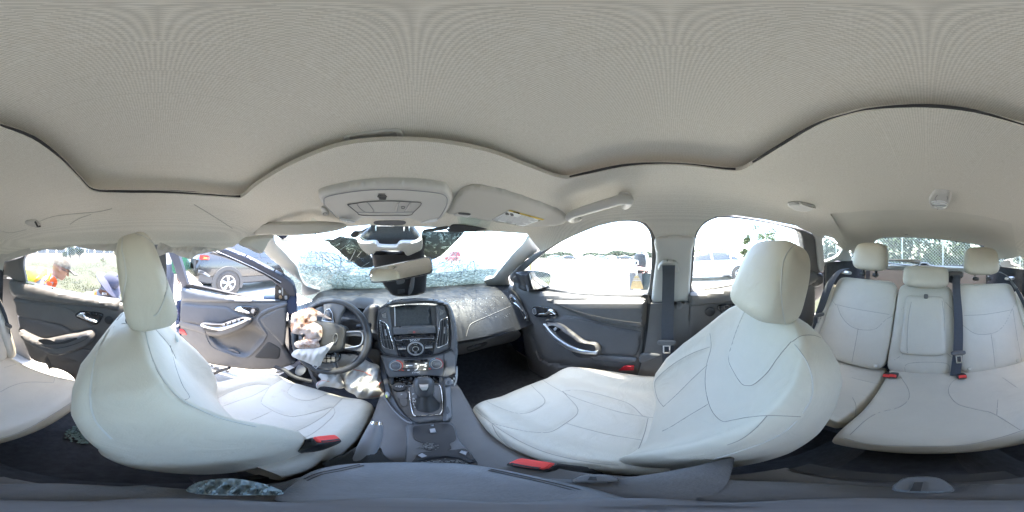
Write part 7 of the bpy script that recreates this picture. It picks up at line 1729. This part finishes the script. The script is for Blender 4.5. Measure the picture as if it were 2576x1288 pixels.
# ---- cleaning cart by the right window
ct = thing('cleaning_cart', 'cleaning cart with broom, coiled cords and black bucket outside the passenger window', 'cart', pol(1604, 2.7))
cd_ = pol(1604, 2.7).normalized(); cr_ = Vector((cd_.y, -cd_.x, 0)); c0 = pol(1604, 2.7)
CP = lambda o=0: plane(tuple(-Vector((cd_.x, cd_.y, 0))), c0 + cd_ * o)
ctile = mat('pale grey cart column', (.13, .135, .14), .6)
def cpt(q, o=0): return CP(o)(*L5([q])[0])
loft('column', ctile, [[Vector((cpt((2075, 0)).x, cpt((2075, 0)).y, z)) + cr_ * (x * .11) + cd_ * (y * .10) for x, y in ((-1, -1), (1, -1), (1.05, 0), (1, 1), (-1, 1), (-1.05, 0))] for z in (GZ + .06, GZ + .5, GZ + .86)], ct)
loft('bin', mat('teal dark bin', (.008, .022, .026), .5), [[c0 + Vector((0, 0, z - GZ)) + cr_ * .16 + cd_ * .12 + (cr_ * math.cos(q) + cd_ * math.sin(q)) * rr for q in [i * math.pi / 10 for i in range(20)]] for z, rr in ((GZ + .05, .17), (GZ + .45, .19), (GZ + .86, .21))], ct)
rimp = [c0 + Vector((0, 0, .89)) + cr_ * .02 + (cr_ * math.cos(q) * .24 + cd_ * math.sin(q) * .22) for q in [i * math.pi / 14 for i in range(28)]]
tube('rim', mat('white plastic rim', (.65, .65, .66), .5), rimp, .022, ct, closed=True, n=8)
for k, (m_, rr) in enumerate(((mat('red cord', (.6, .10, .06), .6), .19), (mat('grey cord', (.3, .3, .32), .6), .16), (mat('red cord', (.6, .10, .06), .6), .13))):
    tube('cord', m_, [c0 + Vector((0, 0, .915 + .012 * math.sin(i * 1.7 + k))) + cr_ * .02 + (cr_ * math.cos(i * .4) * rr + cd_ * math.sin(i * .4) * rr * .9) for i in range(17)], .010, ct, n=6)
loft('bucket', BLACK, [[c0 + Vector((0, 0, z)) + cr_ * .04 + (cr_ * math.cos(q) + cd_ * math.sin(q)) * rr for q in [i * math.pi / 10 for i in range(20)]] for z, rr in ((.92, .10), (1.05, .125), (1.16, .11), (1.21, .06))], ct)
pad('bucket_patch', mat('white plastic rim', (.65, .65, .66), .5), c0 + Vector((0, 0, 1.12)) + cr_ * .13, (cr_, cd_, (0, 0, 1)), (.06, .05, .10), p=3, n=6, parent=ct)
tube('bucket_handle', mat('white plastic rim', (.65, .65, .66), .5), [c0 - cd_ * .125 + cr_ * (-.06) + Vector((0, 0, .95)), c0 - cd_ * .13 + cr_ * (-.05) + Vector((0, 0, 1.05)), c0 - cd_ * .13 + cr_ * (.0) + Vector((0, 0, 1.04)), c0 - cd_ * .13 + cr_ * .01 + Vector((0, 0, .985)), c0 - cd_ * .13 + cr_ * (-.05) + Vector((0, 0, .96)), c0 - cd_ * .128 + cr_ * .02 + Vector((0, 0, .92))], .013, ct, n=6)
straw = mat('broom straw', (.24, .17, .075), .9, bump=.8, scale=120, var=.2, vscale=40)
brm = thing('broom', 'yellow straw broom hanging on the cleaning cart', 'broom', c0 - cd_ * .17 + Vector((0, 0, .35)))
bc0 = cpt((2090, 0), -.17); bx = Vector((bc0.x, bc0.y, 0))
loft('bristles', straw, [[bx + Vector((0, 0, GZ + z)) + cr_ * (x * w + .035 * (.8 - z)) + cd_ * (y * .03) for x, y in ((-1, -.6), (0, -1), (1, -.6), (1, .6), (0, 1), (-1, .6))] for z, w in ((.655, .105), (.70, .098), (.78, .068), (.83, .042), (.86, .022))], brm)
for z, w in ((.775, .071), (.80, .060)): tube('stitching', GREYPR, [bx + Vector((0, 0, GZ + z)) + cr_ * (x * w + .035 * (.8 - z)) - cd_ * .033 for x in (-1, 0, 1)], .004, brm, n=4)
tube('handle', mat('grey broom handle', (.4, .4, .4), .5), [bx + Vector((0, 0, GZ + .85)), bx + Vector((0, 0, GZ + .98))], .014, brm, n=8)
lp = thing('cart_label', 'white printed label plate on the front of the cleaning cart column', 'label', cpt((2095, 940), -.12))
sheet('plate', PAPER, L5([(2035, 880, 1), (2150, 880, 1), (2150, 1010, 1), (2040, 1010, 1)]), CP(-.125), step=5, thick=.004, parent=lp, smooth_out=False)
for k in range(6): sheet('print_line', BLACK if k == 0 else GREYPR, L5([(2046, 904 + k * 14, 1), (2118 - 8 * (k % 3), 904 + k * 14, 1), (2118 - 8 * (k % 3), 911 + k * 14 + (4 if k == 0 else 0), 1), (2046, 911 + k * 14 + (4 if k == 0 else 0), 1)]), CP(-.130), step=6, thick=.002, parent=lp, smooth_out=False)
pad('castor', RUBBER, c0 + Vector((0, 0, .05)) - cr_ * .15, (cr_, cd_, (0, 0, 1)), (.03, .05, .05), p=2.5, n=6, parent=ct)
pad('castor', RUBBER, c0 + Vector((0, 0, .05)) + cr_ * .2, (cr_, cd_, (0, 0, 1)), (.03, .05, .05), p=2.5, n=6, parent=ct)

# ================================================================== PEOPLE
SKIN = mat('skin', (.20, .105, .07), .55, bump=.1, scale=300)
SKIN2 = mat('brown skin', (.10, .048, .03), .55)
def person(label, prims, mats, loc, vox=.011):
    """prims: (start, end, radius at start, radius at end, material index); fused into one continuous skin, coloured by clothing zone"""
    gs = []
    for p in prims:
        a, b, r0, r1 = Vector(p[0]), Vector(p[1]), p[2], p[3]
        n = 7; path = []; rr = []
        d = (b - a); L = d.length; u = d / max(L, 1e-6)
        for k in range(5): 
            q = -1 + k / 4; path.append(a + u * r0 * q * .999); rr.append(max(.15 * r0, r0 * math.sqrt(max(0, 1 - q * q))))
        for k in range(1, n): path.append(a + d * k / n); rr.append(r0 + (r1 - r0) * k / n)
        for k in range(5):
            q = k / 4; path.append(b + u * r1 * q * .999); rr.append(max(.15 * r1, r1 * math.sqrt(max(0, 1 - q * q))))
        gs.append(tube_geo(path, rr, 12))
    v, f = join(*gs)
    me = bpy.data.meshes.new('tmp'); me.from_pydata(v, [], f)
    o = bpy.data.objects.new('tmp', me); COL.objects.link(o)
    m = o.modifiers.new('r', 'REMESH'); m.mode = 'VOXEL'; m.voxel_size = vox
    s = o.modifiers.new('s', 'SMOOTH'); s.factor = .5; s.iterations = 4
    dg = bpy.context.evaluated_depsgraph_get(); dg.update()
    em = bpy.data.meshes.new_from_object(o.evaluated_get(dg))
    bpy.data.objects.remove(o)
    V = [x.co.copy() for x in em.vertices]; F = [list(p.vertices) for p in em.polygons]
    bpy.data.meshes.remove(em)
    root = thing('person', label, 'person', loc)
    b = mesh('body', V, F, mats[0], root, angle=180)
    for q in mats[1:]: b.data.materials.append(q)
    C_ = np.array([np.mean([V[i][:] for i in q], 0) for q in F])
    best = np.full(len(C_), 1e9); idx = np.zeros(len(C_), int)
    for p in prims:
        a, bb = np.array(p[0]), np.array(p[1]); ab = bb - a; t = np.clip(((C_ - a) @ ab) / max(ab @ ab, 1e-9), 0, 1)
        d = np.linalg.norm(C_ - a - t[:, None] * ab, axis=1) - (p[2] + (p[3] - p[2]) * t)
        k = d < best; best[k] = d[k]; idx[k] = p[4]
    b.data.polygons.foreach_set('material_index', idx.astype(np.int32))
    return root
def hand(prims, wrist, d, side_, s, mi):
    """palm, four unequal curled fingers and a thumb"""
    d = Vector(d).normalized(); side_ = Vector(side_); side_ = (side_ - d * side_.dot(d)).normalized(); nn = d.cross(side_)
    w = Vector(wrist); k = w + d * .085 * s
    prims.append((w, w + d * .03 * s, .026 * s, .034 * s, mi))
    for i, L in enumerate((.070, .080, .074, .058)):
        b = w + d * .085 * s + side_ * (.030 - .02 * i) * s; prims.append((w + d * .02 * s + side_ * (.02 - .013 * i) * s, b, .018 * s, .0125 * s, mi))
        m = b + (d * .8 + nn * .5) * L * .55 * s; prims.append((b, m, .0115 * s, .0105 * s, mi)); prims.append((m, m + (d * .35 + nn * .9) * L * .5 * s, .0105 * s, .009 * s, mi))
    tb = w + d * .03 * s + side_ * .03 * s; prims.append((tb, tb + (d * .5 + side_ * .8) * .045 * s, .016 * s, .012 * s, mi)); prims.append((tb + (d * .5 + side_ * .8) * .045 * s, tb + (d * 1.2 + side_ * .8 + nn * .3) * .06 * s, .012 * s, .010 * s, mi))
def head(prims, c, f, u, mi, s=1.0):
    f = Vector(f).normalized(); u = Vector(u); u = (u - f * u.dot(f)).normalized(); r = f.cross(u)
    c = Vector(c)
    prims += [(c + u * .03 * s - f * .02 * s, c + u * .02 * s + f * .02 * s, .088 * s, .085 * s, mi), (c - u * .02 * s + f * .03 * s, c - u * .085 * s + f * .055 * s, .066 * s, .038 * s, mi), (c - u * .03 * s - f * .03 * s, c - u * .07 * s + f * .02 * s, .06 * s, .05 * s, mi)]
    prims += [(c + f * .098 * s + u * .005 * s, c + f * .118 * s - u * .035 * s, .010 * s, .015 * s, mi), (c + f * .092 * s - u * .062 * s - r * .015, c + f * .092 * s - u * .062 * s + r * .015, .009 * s, .009 * s, mi)]
    for q in (-1, 1): prims.append((c + r * q * .082 * s - f * .012 * s + u * .015 * s, c + r * q * .086 * s - f * .012 * s - u * .025 * s, .014 * s, .010 * s, mi))
    return f, u, r
VEST = mat('hi-vis yellow vest', (.27, .30, .012), .7, bump=.2, scale=200, var=.08)
ORANGE = mat('hi-vis orange vest', (.42, .06, .006), .7, bump=.2, scale=200)
SILVER = mat('reflective stripe', (.3, .31, .3), .4)
SHIRT = mat('pale grey work shirt', (.17, .17, .18), .85, bump=.3, scale=120, var=.08)
TROUS = mat('dark work trousers', (.05, .055, .07), .9)
BOOT = mat('brown work boot', (.10, .06, .03), .8)
CAMO = None
def camo():
    m = mat('desert camouflage cloth', (.30, .27, .22), .9, bump=.2, scale=300)
    nt = m.node_tree; L = nt.links; b = nt.nodes['Principled BSDF']; tc = [n for n in nt.nodes if n.type == 'TEX_COORD'][0]
    v = nt.nodes.new('ShaderNodeTexNoise'); v.inputs['Scale'].default_value = 26; v.inputs['Detail'].default_value = 4; L.new(tc.outputs['Object'], v.inputs['Vector'])
    r = nt.nodes.new('ShaderNodeValToRGB'); r.color_ramp.interpolation = 'CONSTANT'; e = r.color_ramp.elements
    e[0].color = (.06, .05, .038, 1); e[0].position = 0; e[1].position = .45; e[1].color = (.065, .058, .047, 1)
    q = e.new(.53); q.color = (.09, .08, .06, 1); q = e.new(.60); q.color = (.09, .083, .072, 1)
    L.new(v.outputs['Fac'], r.inputs[0]); L.new(r.outputs['Color'], b.inputs['Base Color'])
    return m
CAMO = camo()
def dome(name, m, c, f, u, r, a, b_, h, parent, top=.0, n=20, crease=0):
    rg = []
    for k in range(8):
        t = k / 7 * math.pi / 2; w = math.cos(t) ** .8; z = math.sin(t) * h
        rg.append([c + f * (a * w * math.cos(q)) + r * (b_ * w * math.sin(q)) + u * (z - crease * (1 if k > 5 else 0) * math.cos(q) ** 2 * h) for q in [i * 2 * math.pi / n for i in range(n)]])
    return loft(name, m, rg, parent, angle=60)
# ---- worker leaning in beside the left rear door
tg = lambda px: Vector((math.cos((px - 1042) / 2576 * 2 * math.pi), -math.sin((px - 1042) / 2576 * 2 * math.pi), 0))
hp = pol(152, 2.05, -.165); rt = tg(150); away = pol(150, 1, 0); UP = Vector((0, 0, 1))
P = []
hf, hu2, hr = head(P, hp, rt * .85 + UP * -.40 + away * .1, UP + rt * .35, 0, 1.06)
neck = hp - rt * .10 - UP * .07; ch = neck - rt * .16 - UP * .045; wa = ch - rt * .34 - UP * .14; pe = wa - rt * .16 - UP * .12
P += [(hp - hf * .03 - UP * .05, neck, .058, .062, 0)]
P += [(ch + away * .13, ch - away * .13, .125, .125, 2), (ch, wa, .155, .145, 2), (ch + rt * .07 + UP * .03, ch - rt * .2 + UP * .03, .10, .13, 2), (wa + away * .05, wa - away * .05, .14, .14, 2), (wa, pe, .145, .15, 4)]
P += [(neck - rt * .02 - UP * .06 + away * .03, ch + rt * .05 - UP * .13, .065, .085, 3), (neck - UP * .03 - away * .02, neck - rt * .04 - UP * .10 - away * .05, .05, .05, 1)]
for s in (-1, 1):
    sh_ = ch - away * s * .19 + rt * .02; el = sh_ + rt * .07 - UP * .26 - away * s * .05; wr_ = el + rt * .20 - UP * .16 + away * s * .02
    P += [(sh_, el, .075, .058, 1), (el, wr_, .052, .040, 1)]
    P += [(sh_.lerp(el, .42), sh_.lerp(el, .62), .074, .072, 2 if s > 0 else 2)]
    hand(P, wr_, rt * .6 - UP * .8, away, 1.0, 0)
    hp_ = pe - away * s * .10; kn = hp_ - UP * .44 + rt * .07; ft = Vector((kn.x, kn.y, GZ + .09)) - rt * .05
    P += [(hp_, kn, .095, .065, 4), (kn, ft, .062, .045, 4), (ft - UP * .03, ft - UP * .045 + rt * .15, .055, .045, 5)]
p1 = person('person in a camouflage cap and yellow hi-vis vest leaning forward beside the left rear door', P, [SKIN, SHIRT, VEST, ORANGE, TROUS, BOOT], Vector((pe.x, pe.y, GZ)))
dome('cap', CAMO, hp + hu2 * .035 - hf * .005, hf, hu2, hr, .122, .105, .115, p1)
br_ = []
for k in range(9):
    q = -1 + k / 4; ww = .092; e = hf * (.095 + .14 * math.sqrt(max(0, 1 - (q * .86) ** 2)))
    c_ = hp + hu2 * .045
    br_.append([c_ + hf * .07 + hr * q * ww + hu2 * .006, c_ + e + hr * q * ww - hu2 * (.012 + .02 * q * q), c_ + e + hr * q * ww - hu2 * (.024 + .02 * q * q), c_ + hf * .07 + hr * q * ww - hu2 * .004])
loft('cap_peak', CAMO, br_, p1)
for q in (-1, 1):
    tube('glasses_arm', BLACK, [hp + hr * q * .092 - hf * .01 + hu2 * .012, hp + hr * q * .088 + hf * .085 + hu2 * .008], .004, p1, n=5)
    tube('glasses_rim', BLACK, [hp + hf * .105 + hr * q * .035 + (hr * math.cos(a) * .026 + hu2 * math.sin(a) * .018) + hu2 * .002 for a in [i * math.pi / 8 for i in range(16)]], .0035, p1, closed=True, n=5)
def stripe(name, m, c, ax, rads, r1, parent, a0=0, a1=360):
    """band that follows the body"""
    ax = Vector(ax).normalized(); u = Vector(rads[0]); w = Vector(rads[1])
    pts = [c + u * math.cos(R_(a)) + w * math.sin(R_(a)) for a in [a0 + (a1 - a0) * i / 24 for i in range(25)]]
    rg = [[p - ax * r1, p - ax * r1 + (p - c).normalized() * .006, p + ax * r1 + (p - c).normalized() * .006, p + ax * r1] for p in pts]
    return loft(name, m, rg, parent)
bd = onto(p1.children[0])
def band(name, m, q, r_, par, S):
    P_ = line_pts(q, S, .006, 6)
    if len(P_) > 2:
        T_, U_ = frame(P_, False)
        rg = []
        for p, t_ in zip(P_, T_):
            w = t_.cross(p.normalized()).normalized() * r_; o = p.normalized() * .006
            rg.append([p - w - o, p + w - o, p + w + o, p - w + o])
        loft(name, m, rg, par)
band('reflective_stripe', SILVER, L1([(600, 480), (640, 560), (650, 640), (620, 720), (560, 800)]), .016, p1, bd)
band('orange_stripe', ORANGE, L1([(640, 470), (665, 560), (668, 660), (620, 780), (560, 880)]), .010, p1, bd)
band('sleeve_stripe', mat('yellow orange stripe', (.45, .18, .01), .6), L1([(370, 840), (440, 790), (520, 730)]), .016, p1, bd)
band('vest_opening', ORANGE, L1([(690, 780), (740, 850), (700, 930)]), .045, p1, bd)
band('vest_opening', ORANGE, L1([(600, 860), (640, 890), (700, 920)]), .03, p1, bd)
# ---- worker in a bucket hat crouching by the driver seat
hp = pol(272, 1.98, -.345); rt = tg(272); away = pol(272, 1, 0); tow = -away
P = []
hf, hu2, hr = head(P, hp, rt * .55 + tow * .45 - UP * .75, UP + rt * .5 + tow * .2, 0, 1.0)
neck = hp - rt * .06 - UP * .09 + away * .02; ch = neck - rt * .05 - UP * .13 + away * .05; wa = ch - UP * .26 - rt * .08 + away * .05; pe = wa - UP * .12 - rt * .03
P += [(hp - UP * .04, neck, .056, .06, 0), (ch + rt * .13, ch - rt * .13, .11, .11, 1), (ch, wa, .14, .14, 1), (wa, pe, .14, .15, 2)]
for s in (-1, 1):
    sh_ = ch + rt * s * .20 + UP * .015; el = sh_ - UP * .25 + rt * s * .05 + tow * .06; wr_ = el + tow * .16 + rt * (.22 if s < 0 else .05) + UP * .02
    P += [(sh_, sh_.lerp(el, .5), .070, .064, 1), (sh_.lerp(el, .5), el, .064, .055, 1), (el, wr_, .046, .036, 0)]
    hand(P, wr_, rt * .6 + tow * .6, UP, .95, 0)
    hp_ = pe + rt * s * .10; kn = hp_ + tow * .36 + UP * .05 + rt * s * .06; ft = Vector((kn.x, kn.y, GZ + .09)) + away * .12
    P += [(hp_, kn, .095, .07, 2), (kn, ft, .065, .045, 2), (ft - UP * .03, ft - UP * .04 + tow * .15, .05, .045, 3)]
p2 = person('person in a blue grey bucket hat and grey shirt crouching, looking down beside the headrest', P, [SKIN2, SHIRT, TROUS, BOOT], Vector((pe.x, pe.y, GZ)))
HAT = mat('blue grey hat cloth', (.045, .048, .075), .9, bump=.3, scale=250, var=.1)
hb_ = hp + hu2 * .045
dome('hat_crown', HAT, hb_, hf, hu2, hr, .112, .098, .125, p2, crease=.12)
brim = [[hb_ + (hf * (a * .98) + hr * a * 0) * 0 + hf * math.cos(q) * a * 1.05 + hr * math.sin(q) * a - hu2 * (dz + .015 * math.cos(2 * q)) for q in [i * 2 * math.pi / 30 for i in range(30)]] for a, dz in ((.090, -.006), (.115, .0), (.165, .018), (.190, .032), (.190, .038), (.165, .026), (.10, .008))]
loft('hat_brim', HAT, brim, p2)
bd = onto(p2.children[0])
band('sleeve_stripe', mat('yellow orange stripe', (.45, .18, .01), .6), L1([(1560, 930), (1535, 1010), (1530, 1120), (1520, 1180)]), .018, p2, bd)
band('name_patch', PAPER, L1([(1660, 1070), (1750, 1075)]), .014, p2, bd)
band('patch_script', MIDG, L1([(1675, 1068), (1690, 1080), (1705, 1068), (1720, 1082), (1738, 1075)]), .0022, p2, lambda x, y: (bd(x, y) * .994 if bd(x, y) is not None else None))
band('collar', SHIRT, L1([(1680, 900), (1660, 960), (1720, 990)]), .015, p2, bd)
band('cuff_stripe', ORANGE, L1([(1920, 1090), (1970, 1075), (2010, 1068)]), .012, p2, bd)
# ---- bystander between the headrest and the door
b0 = pol(408, 2.35); rt = tg(408); away = pol(408, 1, 0); tow = -away
P = []
hc_ = b0 + UP * (1.17 + .47)
head(P, hc_, tow, UP, 0)
P += [(hc_ - UP * .06, hc_ - UP * .16, .055, .06, 0), (b0 + UP * 1.38 + rt * .13, b0 + UP * 1.38 - rt * .13, .10, .10, 1), (b0 + UP * 1.36, b0 + UP * 1.0, .145, .14, 1), (b0 + UP * 1.02, b0 + UP * .88, .145, .15, 2)]
for s in (-1, 1):
    sh_ = b0 + UP * 1.38 + rt * s * .19; el = sh_ - UP * .28 + rt * s * .04; wr_ = el - UP * .22 + tow * .12 + rt * s * .0
    P += [(sh_, el, .066, .055, 1), (el, wr_, .046, .036, 0)]
    hand(P, wr_, -UP + tow * .3, tow, 1, 0)
    h_ = b0 + UP * .88 + rt * s * .09; P += [(h_, b0 + UP * .48 + rt * s * .10, .09, .065, 2), (b0 + UP * .48 + rt * s * .10, b0 + UP * .09 + rt * s * .10, .062, .045, 2), (b0 + UP * .06 + rt * s * .10, b0 + UP * .05 + rt * s * .11 + tow * .15, .05, .045, 3)]
p3 = person('person in a white shirt standing mostly hidden between the driver headrest and the open door', P, [SKIN2, mat('white shirt', (.35, .34, .34), .85), TROUS, BOOT], b0)
